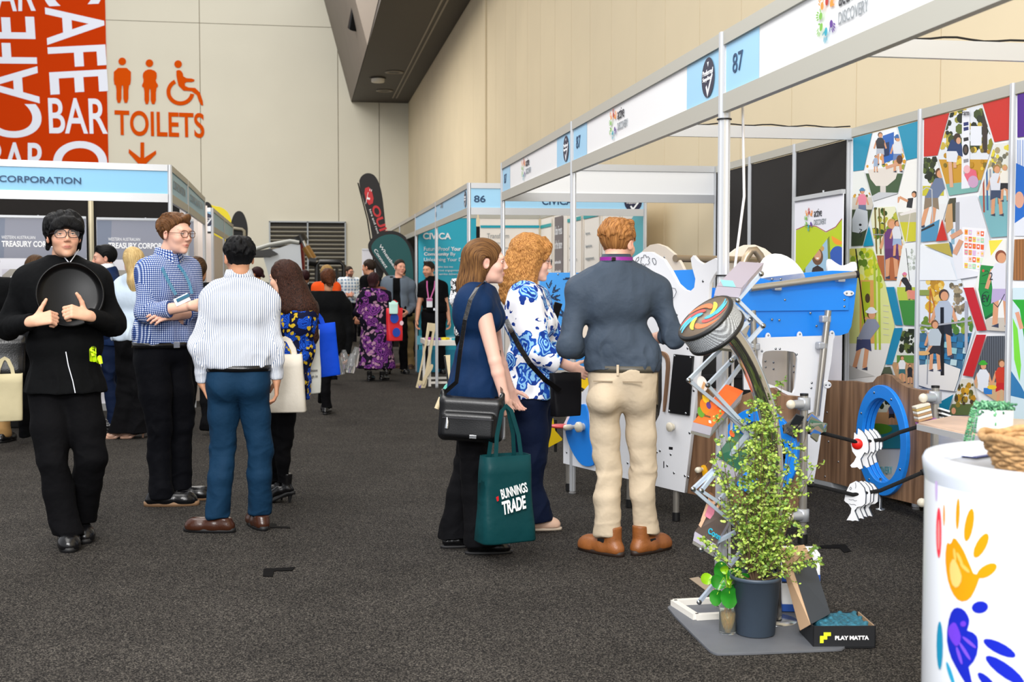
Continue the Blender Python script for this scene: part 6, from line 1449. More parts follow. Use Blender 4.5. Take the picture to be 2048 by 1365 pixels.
MB().box(mp(662, 640, 1.0), (.65, .6, 2.2), bev=.05).build('body_block', blkp, t); MB().box(mp(560, 640, 1.2), (1.3, 1.0, 1.7), bev=.06).build('engine_cover', steel_g, t)
for x in (545, 610, 665):
 c = mp(x, 0, .3); MB().lathe((c.x, c.y + .1, .42), [(.001, -.15), (.42, -.13), (.42, .13), (.001, .15)], 20, R=Matrix.Rotation(math.pi / 2, 3, 'X')).build('wheel', rubber_b, t)
# ================================================================ low white table with samples in front of stand 86
wt = mat('white_table_paint', 'e6e2da', .4)
t = thing('display_table', (1.95, 17.4, 0), 'low white frame table covered with samples in front of the CIVICA stand', 'table')
MB().box((2.1, 17.3, .60), (.85, .9, .07), bev=.006).build('table_top', wt, t)
for x in (1.72, 2.48):
 for y in (16.9, 17.7): MB().bar((x, y, 0.01), (x, y, .565), .035).build('leg', wt, t)
for y in (16.9, 17.7): MB().bar((1.72, y, .06), (2.48, y, .06), .03).build('foot_rail', wt, t)
def small(name, c, d, m, label, cat, bev=.004, rz=0): return tag(MB().box(c, d, R=Matrix.Rotation(rz, 3, 'Z'), bev=bev).build(name, m), label, cat)
small('box', (2.25, 17.2, .70), (.20, .10, .125), mat('orange_card', 'f09a38', .5), 'small orange and wood box on the low white table', 'box')
for k in range(5): tag(MB().tube([(2.26 + .012 * k, 17.32, .64), (2.24 + .02 * k, 17.34, .92 + .02 * (k % 3))], .008, 6).build('bamboo_stick', mat('bamboo', 'd8b068', .5)), 'bamboo stick standing in the cluster on the low white table', 'stick', 'bamboo sticks')
for k, (x, y, c, l) in enumerate(((1.82, 17.0, '6a3a9c', 'purple'), (1.95, 17.1, 'f0dc20', 'yellow'), (1.75, 17.15, 'a040a0', 'magenta'), (2.35, 16.98, 'd83030', 'red'), (2.1, 16.95, '3aa0b0', 'turquoise'))): small('sample_pack', (x, y, .65), (.13, .09, .03), mat(l + '_pack', c, .5), l + ' sample pack lying on the low white table', 'pack', rz=k)
# wooden frame signs leaning at the table
wo = mat('pale_plywood', 'd8c8a4', .55, noise=.06, nscale=12)
PE = Plane((0, 16.55, 0), (1, .15, 0), (0, 0, 1))
t = thing('cutout_frame', PE.wpx(842, 780), 'pale wooden cut-out frame leaning against the low table, blue bird print at its foot', 'frame')
panel('board', PE, [[(856, 646), (872, 648), (853, 768), (848, 783), (832, 775), (836, 762), (850, 690)], [(859, 662), (865, 663), (848, 764), (838, 761)]], .02, wo, t)
A = Art(PE, .003); A.poly('4a3a9c', [(836, 768), (839, 774), (843, 768), (841, 777), (838, 778)]); A.build('bird_print', t)
t = thing('wooden_paddle', PE.wpx(855, 760), 'pale wooden paddle leaning behind the cut-out frame', 'paddle')
panel('board', PE, [[(862, 728), (866, 731), (862, 742), (852, 756), (847, 771), (843, 769), (846, 755), (854, 740)]], .015, wo, t, off=.03, sm=1)
PB2 = Plane((0, 9.3, 0), (1, 0, 0))
t = thing('wooden_board', PB2.wpx(895, 790), 'pale wooden board with black edge showing left of the woman in navy', 'board')
panel('board', PB2, [[(889, 712), (900, 711), (900, 752), (902, 757), (897, 770), (893, 750)]], .02, wo, t)
MB().bar(PB2.wpx(889, 712), PB2.wpx(897, 772), .012, .02).build('black_edge', blkp, t)
t = thing('turquoise_fan', PB2.wpx(888, 790), 'turquoise printed paddle with wooden handle left of the black handbag', 'fan')
panel('blade', PB2, [[(893, 767), (897, 773), (886, 795), (880, 798), (882, 786)]], .01, mat('turquoise_print', '6fd0c0', .5), t, sm=1); MB().tube([PB2.wpx(882, 796), PB2.wpx(873, 818)], .018, 8).build('handle', wo, t)
# ================================================================ hexagon posters on the back wall of stand 87
def Z7(*p): return [(1580 + x / 3.592, 180 + y / 3.592) for x, y in p]
def Z8(*p): return [(1640 + x / 3.593, 480 + y / 3.593) for x, y in p]
SKN = ('e0a880', 'c98a60')
def kid(A, x, y, h, shirt, shorts, skin='d99c74', hair='5a3a22', hat=None, clip=None, lean=0, arm=None):
 """small printed child: x, y = head centre (zoom px), h = full height in px"""
 k = dict(clip=clip); hx = lean * h
 A.line(skin, [(x + hx - .06 * h, y + .52 * h), (x + hx * 1.6 - .08 * h, y + .9 * h)], .07 * h, **k); A.line(skin, [(x + hx + .06 * h, y + .52 * h), (x + hx * 1.6 + .09 * h, y + .9 * h)], .07 * h, **k)
 A.poly('3a3f55', [(x + hx * 1.6 - .13 * h, y + .92 * h), (x + hx * 1.6 - .03 * h, y + .88 * h), (x + hx * 1.6 - .03 * h, y + .94 * h)], **k); A.poly('3a3f55', [(x + hx * 1.6 + .04 * h, y + .92 * h), (x + hx * 1.6 + .14 * h, y + .88 * h), (x + hx * 1.6 + .14 * h, y + .94 * h)], **k)
 A.poly(shorts, [(x + hx - .11 * h, y + .38 * h), (x + hx + .11 * h, y + .38 * h), (x + hx + .13 * h, y + .62 * h), (x + hx, y + .56 * h), (x + hx - .13 * h, y + .62 * h)], **k)
 for sx in (-1, 1): A.line(skin, [(x + sx * .11 * h, y + .16 * h), arm if (arm and sx > 0) else (x + sx * .19 * h, y + .42 * h)], .05 * h, **k)
 A.poly(shirt, [(x - .07 * h, y + .08 * h), (x + .07 * h, y + .08 * h), (x + .14 * h, y + .2 * h), (x + hx + .11 * h, y + .42 * h), (x + hx - .11 * h, y + .42 * h), (x - .14 * h, y + .2 * h)], **k)
 A.disc(hair, x, y - .01 * h, .075 * h, .085 * h, **k); A.disc(skin, x + .01 * h, y + .01 * h, .058 * h, .07 * h, **k)
 if hat: A.disc(hat, x, y - .045 * h, .10 * h, .035 * h, **k); A.disc(hat, x, y - .07 * h, .065 * h, .05 * h, **k)
def blobs(A, cols, x0, y0, x1, y1, n, r, clip, seed=0):
 rnd = random.Random(seed)
 for i in range(n): a = r * rnd.uniform(.5, 1.2); A.disc(rnd.choice(cols), rnd.uniform(x0, x1), rnd.uniform(y0, y1), a * .8, a, n=7, clip=clip)
def scenec(A, C, sky, ground, hor, x0=0, x1=2000, y1=2000):
 A.poly(sky, C); A.rect(ground, x0, hor, x1, y1, clip=C)
class ZArt(Art):
 def __init__(s, pl, zf): super().__init__(pl, .0012, .000025); s.zf = zf
 def poly(s, col, P, px=True, sm=0, clip=None): return super().poly(col, s.zf(*P), px, sm, s.zf(*clip) if clip else None)
def poster(k, lab):
 y0, y1 = YW[k], YW[k + 1]; t = thing('hexagon_poster', (XB, (y0 + y1) / 2, 0), lab, 'poster', 'hexagon poster panels')
 MB().box((XB, (y0 + y1) / 2, 1.235), (.008, y1 - y0 - .045, 2.39)).build('board', whitep, t); MB().box((XB, (y0 + y1) / 2, 2.468), (.03, y1 - y0 - .05, .06)).build('rail', alud, t); return t
PX = Plane((XB - .006, 0, 0), (0, -1, 0))
GR = ['7f9a2a', '4f7420', 'b8b83a', '2f4a1a']; AU = ['d8a428', 'b8861c', '8a7a28', '5a5a22']; DK = ['22301a', '3a4a20', '14200f', '5a6a2a']
t1 = poster(3, 'hexagon poster panel with teal corners, boy on a rope swing and a bowl seat'); A = ZArt(PX, Z7)
A.poly('0a90b4', [(455, 345), (590, 310), (530, 575), (455, 585)]); A.poly('0a90b4', [(775, 265), (932, 220), (930, 485), (835, 505)])
C = [(600, 310), (765, 268), (835, 505), (775, 745), (600, 800), (540, 585)]; scenec(A, C, 'eef2f4', '3f5a3a', 600); blobs(A, ['c8b838', '9aa030', 'e0a028'], 555, 470, 830, 560, 18, 22, C, 1)
A.poly('1a62b8', [(668, 330), (748, 302), (748, 500), (672, 530)], clip=C); A.poly('12305a', [(672, 385), (715, 372), (715, 470), (674, 482)], clip=C); A.poly('e4ddd4', [(560, 575), (790, 545), (760, 640), (700, 690), (620, 690), (580, 640)], clip=C); A.rect('d8d2cc', 650, 690, 690, 740, clip=C); A.poly('c8ccd0', [(560, 780), (640, 735), (790, 740), (790, 830), (560, 830)], clip=C)
kid(A, 650, 325, 230, '23262e', 'b8c0cc', clip=C); kid(A, 618, 480, 120, '9fb4d0', '9fb4d0', clip=C); kid(A, 775, 350, 260, 'e0e4ea', '6a86b8', hat='2f6aa8', clip=C); A.line('d8a080', [(690, 560), (780, 530)], 22, clip=C); A.disc('5a3a2a', 790, 500, 22, 32, clip=C)
C = [(455, 590), (535, 588), (600, 825), (525, 1118), (442, 1123)]; scenec(A, C, 'e8ece8', '3c4a30', 860); A.rect('cfcabd', 440, 770, 600, 860, clip=C); blobs(A, AU, 440, 735, 600, 765, 8, 12, C, 3); kid(A, 522, 730, 230, 'e88aa0', '6a7a98', hat='4a86b0', clip=C); A.poly('c8cfd4', [(480, 850), (560, 870), (565, 990), (540, 1010), (500, 1030), (450, 1020), (450, 930)], clip=C); A.disc('20242a', 508, 970, 10, 9, clip=C); A.line('20242a', [(500, 1000), (520, 1005), (500, 1030), (520, 1040), (505, 1060)], 5, clip=C)
C = [(842, 512), (930, 490), (924, 1085), (830, 1095), (775, 880), (778, 760)]; A.poly('f0f0ec', C); A.rect('b8b4a0', 780, 880, 930, 950, clip=C); A.rect('c8c42e', 780, 950, 930, 1090, clip=C); A.line('d8cfc4', [(870, 860), (840, 1090)], 6, clip=C); A.poly('e8e4e0', [(790, 890), (915, 850), (920, 875), (800, 905)], clip=C); A.disc('2a2622', 897, 750, 20, 24, clip=C); A.disc('d99c74', 893, 755, 14, 17, clip=C); A.poly('26282e', [(850, 780), (890, 775), (880, 850), (840, 845)], clip=C); A.line('d99c74', [(850, 800), (790, 770), (775, 810)], 18, clip=C)
C = [(608, 845), (757, 838), (822, 1110), (775, 1368), (655, 1368), (583, 920)]; scenec(A, C, 'e6e8c8', 'b0643a', 1190); blobs(A, GR, 590, 850, 800, 1060, 45, 26, C, 5); 
for x in (615, 645, 680): A.line('7a6a30', [(x, 850), (x + 12, 1180)], 11, clip=C)
kid(A, 735, 965, 420, '6a3a78', '5a2f68', hair='c89858', clip=C); kid(A, 775, 960, 260, 'd8dce4', '9ab0d0', clip=C); A.line('9a9aa0', [(600, 1040), (680, 1040), (690, 1365)], 7, clip=C)
A.poly('0a90b4', [(572, 975), (605, 1118), (530, 1125)]); A.build('print', t1)
A = ZArt(PX, Z8); A.z = .004
C = [(215, 65), (380, 55), (478, 335), (540, 625), (468, 900), (440, 980), (300, 1200), (215, 1200)]; scenec(A, C, 'd8dc90', 'e4e2de', 745); blobs(A, ['c6cc30', '8aa828', 'e0d858', '5a7a20'], 220, 60, 480, 330, 55, 26, C, 7); A.rect('d8a058', 290, 290, 400, 745, clip=C); A.rect('a8b828', 305, 300, 365, 745, clip=C); A.disc('4a3a28', 347, 420, 18, 34, clip=C)
for x in (395, 425): A.line('a8c030', [(x, 80), (x + 10, 790)], 15, clip=C)
for y in range(470, 720, 42): A.line('c8c8b8', [(460, y), (500, y + 5)], 5, clip=C)
A.line('14140f', [(262, 65), (340, 700)], 9, clip=C); kid(A, 375, 535, 430, '8a90a4', '3a4066', hat='dde2ea', clip=C, lean=-.13, arm=(330, 560)); A.poly('c8c6c2', [(215, 900), (300, 940), (400, 980), (215, 1000)], clip=C)
A.poly('0a84ae', [(480, 340), (540, 338), (600, 615), (545, 612)]); A.poly('0a84ae', [(540, 635), (600, 632), (540, 895), (475, 897)])
C = [(600, 40), (702, 20), (695, 618), (607, 612), (550, 330)]; scenec(A, C, 'e8ecec', '3c8a3a', 430); A.rect('b8c848', 560, 340, 700, 435, clip=C); blobs(A, ['c8d0c8', 'a8b0a8'], 630, 60, 700, 220, 20, 14, C, 8); A.line('2a2c30', [(625, 60), (650, 300)], 4, clip=C); kid(A, 615, 255, 190, '23242c', '23242c', hat='e07aa0', clip=C, lean=.15); A.poly('e08a78', [(640, 360), (690, 365), (692, 430), (655, 425)], clip=C)
C = [(606, 640), (692, 640), (688, 1100), (560, 1010), (525, 905)]; scenec(A, C, 'd8dcd4', 'b8926a', 880); blobs(A, DK, 590, 640, 690, 800, 40, 22, C, 9); A.rect('5a8a3a', 560, 830, 700, 885, clip=C); kid(A, 598, 850, 190, 'e4e6e8', '2f6a70', clip=C, arm=(650, 900)); kid(A, 655, 905, 140, '22242a', '22242a', clip=C)
C = [(470, 915), (515, 912), (545, 1010), (440, 985)]; scenec(A, C, '4a5440', '2a3020', 960)
A.poly('2a8a9a', [(330, 1050), (420, 1030), (600, 1180), (640, 1500), (420, 1500), (330, 1250)]); C = [(330, 1100), (600, 1130), (600, 1330), (330, 1330)]
scenec(A, C, 'd0d4c4', 'c89a6a', 1240); blobs(A, DK, 340, 1100, 600, 1200, 40, 20, C, 19); kid(A, 525, 1180, 170, '3a4a78', '22242a', clip=C); A.disc('5a9a2a', 420, 1360, 110, 40)
A.line('f4f4f4', [(330, 1340), (400, 1040)], 10); A.line('f4f4f4', [(600, 1130), (700, 1560)], 12); C = [(600, 1330), (720, 1330), (720, 1640), (640, 1640)]; scenec(A, C, 'c8cccc', 'd8cfc4', 1560); kid(A, 660, 1370, 200, 'e8e8ee', 'e8e8ee', clip=C)
o = A.build('print', t1)
text(PX, 'DISCOVERY', (1744, 934, 1786, 948), mat('faint_teal_letters', '63c0cc', .5), t1, off=.006)
t2 = poster(2, 'hexagon poster panel with red corners, farm totem, letter board and green machine'); A = ZArt(PX, Z7)
A.poly('c8281e', [(965, 205), (1145, 165), (1060, 470), (962, 480)]); A.poly('c8281e', [(1385, 100), (1593, 45), (1585, 355), (1470, 375)])
C = [(1155, 165), (1375, 105), (1460, 385), (1350, 730), (1145, 760), (1065, 480)]; scenec(A, C, 'dfe4ea', 'c8952a', 500); blobs(A, DK + ['8a8a2a', 'c8b040'], 1080, 130, 1450, 420, 75, 34, C, 11); A.rect('3a2f28', 1385, 150, 1420, 450, clip=C); A.rect('e4e8f0', 1300, 260, 1380, 400, clip=C); A.poly('78b0a8', [(1100, 680), (1440, 640), (1440, 780), (1100, 780)], clip=C); blobs(A, ['e0c040', 'b8881c', '7a6a20'], 1080, 420, 1450, 640, 22, 26, C, 12)
A.poly('e8eaf0', [(1240, 150), (1295, 140), (1295, 705), (1235, 712)], clip=C)
for y, c in ((235, '1a2a6a'), (270, '1a2a6a'), (345, '22242a'), (500, '8a8a90'), (580, 'a8a8ac')): A.poly(c, [(1250, y), (1285, y - 6), (1287, y + 18), (1252, y + 26)], clip=C)
A.disc('14161a', 1266, 430, 22, 40, clip=C); A.disc('5a4a40', 1266, 430, 12, 26, clip=C)
A.line('d8a888', [(1150, 470), (1165, 700)], 26, clip=C); A.line('d8a888', [(1185, 480), (1190, 560)], 22, clip=C); A.poly('dfe2ea', [(1125, 430), (1215, 440), (1200, 520), (1130, 515)], clip=C); A.poly('1f3a6a', [(1130, 440), (1160, 360), (1210, 345), (1240, 400), (1245, 480), (1215, 470), (1200, 440)], clip=C); A.disc('3a2a20', 1205, 345, 26, 34, clip=C); A.disc('d8a080', 1215, 365, 17, 24, clip=C)
A.poly('e0647a', [(1255, 610), (1290, 560), (1340, 580), (1350, 630), (1290, 680)], clip=C); A.disc('e8b4b8', 1275, 570, 24, 30, clip=C); A.disc('c8a0c0', 1320, 660, 38, 44, clip=C)
C = [(965, 487), (1055, 477), (1143, 790), (1058, 1083), (946, 1093)]; scenec(A, C, 'e6eaea', 'e4e6e6', 820); blobs(A, DK, 965, 490, 1060, 660, 40, 24, C, 13); A.rect('c8c030', 950, 690, 1110, 760, clip=C); kid(A, 1080, 600, 420, '6a7a98', '8a7a66', clip=C, lean=-.14); A.line('b8bcc0', [(960, 720), (985, 700), (1025, 715), (1030, 950)], 8, clip=C); A.poly('4a90b8', [(946, 1000), (1080, 930), (1060, 1083), (946, 1093)], clip=C); A.poly('2a2c30', [(946, 1005), (1040, 960), (1045, 975), (946, 1020)], clip=C)
C = [(1477, 388), (1585, 377), (1570, 1052), (1448, 1060), (1362, 772)]; scenec(A, C, 'e0e2da', '7ab4bc', 760); blobs(A, ['6a6a5a', '8a8060', 'a89a70', 'e0d040'], 1420, 400, 1590, 560, 30, 26, C, 14)
for i, (x, c) in enumerate(((1395, 'a84a38'), (1420, '3a6aa0'), (1445, '9a9aa4'), (1470, '4a8aa8'), (1500, '6a4a3a'), (1525, 'c8a838'))): A.line(c, [(x, 560 + i * 5), (x + 6, 880 - i * 15)], 12, clip=C)
kid(A, 1492, 570, 360, 'dfe2ea', '3a4a68', hair='a07840', clip=C); kid(A, 1550, 560, 260, 'f0ece0', '22242a', hair='c8a860', clip=C)
C = [(1152, 780), (1350, 757), (1443, 1070), (1362, 1338), (1212, 1362), (1117, 940)]; A.poly('e6e8ee', C); A.rect('4a4a3a', 1117, 770, 1200, 950, clip=C); A.rect('8ab4c8', 1165, 1000, 1190, 1110, clip=C); A.poly('9a9ca2', [(1196, 810), (1226, 805), (1226, 1050), (1196, 1060)], clip=C)
A.poly('f4f4f8', [(1245, 985), (1420, 998), (1360, 1310), (1250, 1280)], clip=C); pal = ['f0a030', 'e0b8e0', 'f4f0f4', 'f4c8c0', 'f06838', 'f0d040', 'd8f0d0', 'a8e0b0', 'f4f4f4', 'e88a9a']
for i in range(6):
 for j in range(5):
  x, y = 1262 + j * 29, 1003 + i * 48 + j * 3; A.poly(pal[(i * 3 + j) % 10 if i != 2 else 4], [(x, y), (x + 24, y + 2), (x + 22, y + 38), (x, y + 36)], clip=C); A.disc(pal[(i + j * 2 + 4) % 10], x + 12, y + 18, 7, 8, n=8, clip=C)
A.poly('c8a070', [(1120, 830), (1175, 815), (1180, 990), (1130, 1040)], clip=C); A.line('d8a080', [(1165, 1060), (1245, 1015)], 34, clip=C); A.line('d8a080', [(1190, 1180), (1240, 1080)], 36, clip=C); A.disc('3a6a8a', 1150, 1150, 30, 60, clip=C)
A.poly('c8281e', [(1102, 930), (1140, 1080), (1057, 1088)]); A.poly('b8a848', [(972, 1115), (1150, 1100), (1177, 1200)]); C = [(1452, 1080), (1570, 1072), (1562, 1368), (1365, 1368)]; A.poly('eef0ec', C); A.poly('f0e04a', [(1452, 1082), (1540, 1076), (1438, 1200)])
A.poly('eaeef2', [(946, 1110), (1160, 1225), (1210, 1368), (940, 1368)]); A.build('print', t2)
text(PX, 'Farm', (1928, 220, 1942, 231), dark_t, t2, off=.012); 
A = ZArt(PX, Z8); A.z = .005
C = [(725, 40), (960, 125), (1040, 345), (1120, 655), (1028, 930), (985, 1090), (720, 1060)]; scenec(A, C, 'dfe6ee', '3a6a8a', 670); blobs(A, ['d8a428', 'e0b840', 'b8861c', 'e8c868'], 780, 190, 890, 520, 60, 26, C, 15); blobs(A, ['8a7a60', '6a6048', 'a89878'], 950, 320, 1050, 530, 40, 20, C, 16); blobs(A, ['4a7a2a', '8aa030', '6a8a28'], 730, 570, 1110, 660, 40, 26, C, 17); A.rect('8a9a4a', 725, 360, 800, 400, clip=C)
A.line('b86a2a', [(800, 350), (850, 560)], 9, clip=C); A.line('b86a2a', [(800, 350), (795, 600)], 9, clip=C)
for i in range(9):
 for j in range(5):
  if (i + j) % 2: x, y = 725 + i * 45, 690 + j * 42; A.poly(('2a78a8', '8fc4cc', 'b8d4d8')[(i * j) % 3], [(x, y), (x + 45, y + 6), (x + 40, y + 48), (x - 6, y + 42)], clip=C)
A.poly('e4e2de', [(720, 900), (900, 885), (1020, 930), (985, 1090), (720, 1060)], clip=C); A.line('2a3a58', [(720, 1050), (800, 1075), (980, 1110)], 8, clip=C); A.rect('a8acb8', 1050, 440, 1072, 810, clip=C)
kid(A, 900, 400, 480, 'b0bccc', '23252c', hair='4a3428', clip=C); A.line('111214', [(888, 485), (890, 975)], 26, clip=C); A.line('a8aab0', [(720, 610), (790, 620), (1100, 580)], 12, clip=C); A.line('a0a2a8', [(730, 650), (770, 650), (790, 700), (780, 1040)], 9, clip=C)
kid(A, 835, 610, 360, 'b8c4cc', '2a2c34', hair='7a5030', clip=C, arm=(775, 810)); A.disc('e0b070', 750, 815, 50, 16, clip=C)
A.poly('c01a1e', [(1042, 345), (1115, 342), (1208, 650), (1140, 655)]); A.poly('c01a1e', [(1135, 682), (1205, 682), (1110, 985), (1037, 975)])
C = [(1125, 325), (1225, 1), (1350, 1), (1345, 658), (1212, 650)]; A.poly('ecece8', C); A.poly('f0e04a', [(1225, 5), (1325, 1), (1240, 115)]); A.rect('c8c0b4', 1200, 560, 1350, 660, clip=C); A.poly('1f8a3a', [(1165, 180), (1262, 190), (1255, 520), (1195, 565), (1150, 360)], clip=C); A.poly('14602a', [(1195, 560), (1255, 520), (1255, 545), (1200, 575)], clip=C); A.line('0f4a1c', [(1165, 315), (1258, 318)], 4, clip=C); A.line('0f4a1c', [(1175, 230), (1215, 222), (1228, 240), (1175, 262)], 5, clip=C); A.disc('c84a3a', 1185, 222, 9, 10, clip=C); A.disc('90d040', 1278, 260, 18, 40, clip=C)
for q in range(0, 300, 20): a0, a1 = math.radians(q), math.radians(q + 20); A.line('0f4a1c', [(1207 + 33 * math.cos(a0), 425 + 52 * math.sin(a0)), (1207 + 33 * math.cos(a1), 425 + 52 * math.sin(a1))], 5, clip=C)
kid(A, 1312, 125, 540, 'dfe0ea', 'b8a8d0', hair='8a4a30', clip=C, arm=(1345, 340)); A.line('1a1a1e', [(1255, 450), (1290, 485), (1340, 390)], 5, clip=C)
C = [(1212, 692), (1342, 690), (1335, 1200), (1130, 1060), (1115, 990)]; A.poly('5a6068', C)
for x in range(1150, 1345, 16): A.line('383c44', [(x, 690), (x, 1010)], 6, clip=C)
A.poly('c8a880', [(1110, 1010), (1335, 1030), (1335, 1200), (1130, 1060)], clip=C); kid(A, 1185, 905, 330, 'e0e4ec', 'e0e4ec', hat='3aa82a', clip=C); kid(A, 1318, 890, 330, 'c8361c', 'c01a1e', hair='6a4a2a', clip=C); A.rect('2a7ac8', 1190, 1065, 1250, 1110, clip=C); A.disc('e8c428', 1250, 1060, 34, 16, clip=C)
C = [(1030, 1000), (1105, 1000), (1140, 1130), (1080, 1260), (930, 1260)]; scenec(A, C, 'd8d4c8', '5a6a3a', 1180); blobs(A, AU + ['4a3a2a'], 980, 1010, 1140, 1190, 50, 20, C, 18); A.disc('d99c74', 975, 1230, 16, 24, clip=C)
A.poly('147a98', [(850, 1180), (975, 1110), (935, 1232), (850, 1192)]); A.build('print', t2); text(PX, 'EV', (1968, 590, 1982, 604), dark_t, t2, off=.012); text(PX, '2', (1983, 545, 1989, 560), dark_t, t2, off=.012)
t3 = poster(1, 'hexagon poster panel with purple corner, blue slide and green slide at the photo edge'); A = ZArt(PX, Z7); A.z = .002
A.poly('4a1a8a', [(1636, 30), (1900, -20), (1900, 300), (1636, 342)]); C = [(1630, 355), (1900, 330), (1900, 1050), (1615, 1050)]; A.poly('dfe4ee', C)
for x in (1640, 1655, 1675, 1700): A.line('8aa4d8', [(x, 360), (x, 560)], 8, clip=C)
A.poly('1a6ac8', [(1615, 520), (1700, 560), (1760, 700), (1900, 760), (1900, 960), (1700, 900), (1615, 960)], clip=C); A.disc('e0a890', 1650, 790, 34, 60, clip=C); C = [(1615, 1075), (1900, 1060), (1900, 1368), (1605, 1368)]; A.poly('a06a38', C); 
for x in range(1610, 1800, 22): A.line('6a4420', [(x, 1075), (x, 1368)], 4, clip=C)
A.build('print', t3); A = ZArt(PX, Z8); A.z = .004; C = [(1390, 345), (1700, 345), (1700, 1400), (1370, 1400)]; A.poly('cfe4ec', C); A.poly('2aa82a', [(1385, 430), (1440, 500), (1470, 700), (1490, 1050), (1600, 1050), (1600, 430)], clip=C); A.poly('7adc3a', [(1390, 560), (1425, 640), (1450, 900), (1440, 1020), (1400, 860)], clip=C); A.line('e0a080', [(1420, 520), (1455, 640)], 30, clip=C); A.poly('2a78b0', [(1370, 930), (1450, 1050), (1500, 1150), (1370, 1120)], clip=C); A.build('print', t3)
# hanging banner of the exhibitor
PH = Plane((XB - .16, 0, 0), (0, -1, 0))
a0, a1 = PH.px(1590, 403), PH.px(1687, 386); topz = (a0[1] + a1[1]) / 2
t = thing('pull_up_banner', PH.w((a0[0] + a1[0]) / 2, 0), 'pull-up banner with hands logo and smiling person in hat, against the black panel', 'banner')
panel('sheet', PH, [[(a0[0], .1), (a1[0], .1), (a1[0], topz), (a0[0], topz)]], .003, mat('banner_sheet', 'e9e9f2', .5), t, px=False)
MB().bar(PH.w(a0[0], topz + .012), PH.w(a1[0], topz + .012), .03, .03).build('top_rail', alu, t); MB().bar(PH.w(a0[0], .05), PH.w(a1[0], .05), .12, .1).build('base', alu, t); MB().tube([PH.w((a0[0] + a1[0]) / 2, .1, -.04), PH.w((a0[0] + a1[0]) / 2, topz + .05, -.04)], .008, 8).build('support_pole', alu, t)
ad_logo(PH, (a0[0] + .28, topz - .15), .15, t); A = ZArt(PH, Z7); A.z = .002
C = [(45, 1010), (120, 975), (190, 985), (260, 1025), (330, 990), (375, 930), (375, 1380), (40, 1380)]; A.poly('b8cc1a', C)
for x, y, r, c in ((60, 1250, 50, '2a6ac0'), (90, 1330, 60, '1f50a0'), (350, 1050, 50, 'f09a28'), (345, 1200, 60, '2a58b0'), (310, 1300, 50, 'e8a020'), (270, 1340, 30, '3a9ae0')): A.disc(c, x, y, r, r * 1.3, clip=C)
A.poly('7a8a2a', [(105, 1065), (285, 1050), (300, 1380), (95, 1380)], clip=C); A.poly('9ac0d8', [(120, 1080), (270, 1068), (280, 1380), (110, 1380)], clip=C); A.disc('c8a058', 200, 1140, 48, 30, clip=C); A.disc('b08a40', 200, 1115, 30, 32, clip=C); A.disc('6a4a34', 200, 1200, 40, 60, clip=C); A.disc('d09a78', 200, 1185, 26, 40, clip=C); A.poly('f4f0ea', [(188, 1205), (212, 1205), (206, 1216), (194, 1216)], clip=C); A.poly('2a2228', [(140, 1380), (165, 1280), (200, 1260), (240, 1285), (265, 1380)], clip=C); A.line('a02838', [(45, 1005), (120, 972), (190, 980), (260, 1020), (330, 985), (375, 925)], 5); A.build('print', t)
# ================================================================ ship-shaped play equipment of stand 87
hdw = mat('white_play_board', 'eef0f4', .4); hdb = mat('blue_play_board', '1c8cf4', .38); creamb = mat('cream_play_board', 'efe2d2', .45); tube_m = mat('brushed_tube', 'b4b0a8', .32, metal=.75); bronze = mat('champagne_tube', 'a8967e', .35, metal=.6)
screwm = mat('screw_steel', 'a8acb0', .25, metal=1); capm = mat('black_cap', '0c0c0e', .5)
def woodmat():
 m = mat('walnut_laminate', '7a5a40', .5); nt = m.node_tree; b = nt.nodes['Principled BSDF']; tc = nt.nodes.new('ShaderNodeTexCoord'); mp_ = nt.nodes.new('ShaderNodeMapping'); mp_.inputs['Scale'].default_value = (14, 14, .8)
 n = nt.nodes.new('ShaderNodeTexNoise'); n.inputs['Scale'].default_value = 1.6; n.inputs['Detail'].default_value = 6; r = nt.nodes.new('ShaderNodeValToRGB'); e = r.color_ramp.elements; e[0].position = .3; e[0].color = lin('5f4430') + (1,); e[1].position = .7; e[1].color = lin('a07c5e') + (1,)
 nt.links.new(tc.outputs['Object'], mp_.inputs[0]); nt.links.new(mp_.outputs[0], n.inputs['Vector']); nt.links.new(n.outputs[0], r.inputs[0]); nt.links.new(r.outputs[0], b.inputs['Base Color']); return m
wood = woodmat()
def ZC(*p): return [(1240 + x / 3.412, 460 + y / 3.412) for x, y in p]
def ZB(*p): return [(1100 + x / 3.792, 720 + y / 3.792) for x, y in p]
def ZA(*p): return [(1100 + x / 3.593, 420 + y / 3.593) for x, y in p]
def screws(pl, pts, parent, r=.008, off=.001):
 for x, y in pts:
  c = pl.wpx(x, y, off); R = Matrix((pl.u, pl.v, pl.n)).transposed(); MB().lathe(c, [(r, 0), (r * .9, .003), (r * .4, .005), (.0005, .005)], 10, R=R).build('screw', screwm, parent)
def groove(pl, P, parent, w=.004, col='6a6e78'): A = Art(pl, .0008); A.line(col, P, w * 330); A.build('engraved_line', parent)
WA, WC = Vector((1.79, 8.20, 0)), Vector((2.2, 7.10, 0)); PWH = Plane(WA, WC - WA)
SHIP = thing('play_ship', (2.8, 7.8, 0), 'ship-shaped play structure of white, blue and walnut boards with whale and ring windows', 'play equipment')
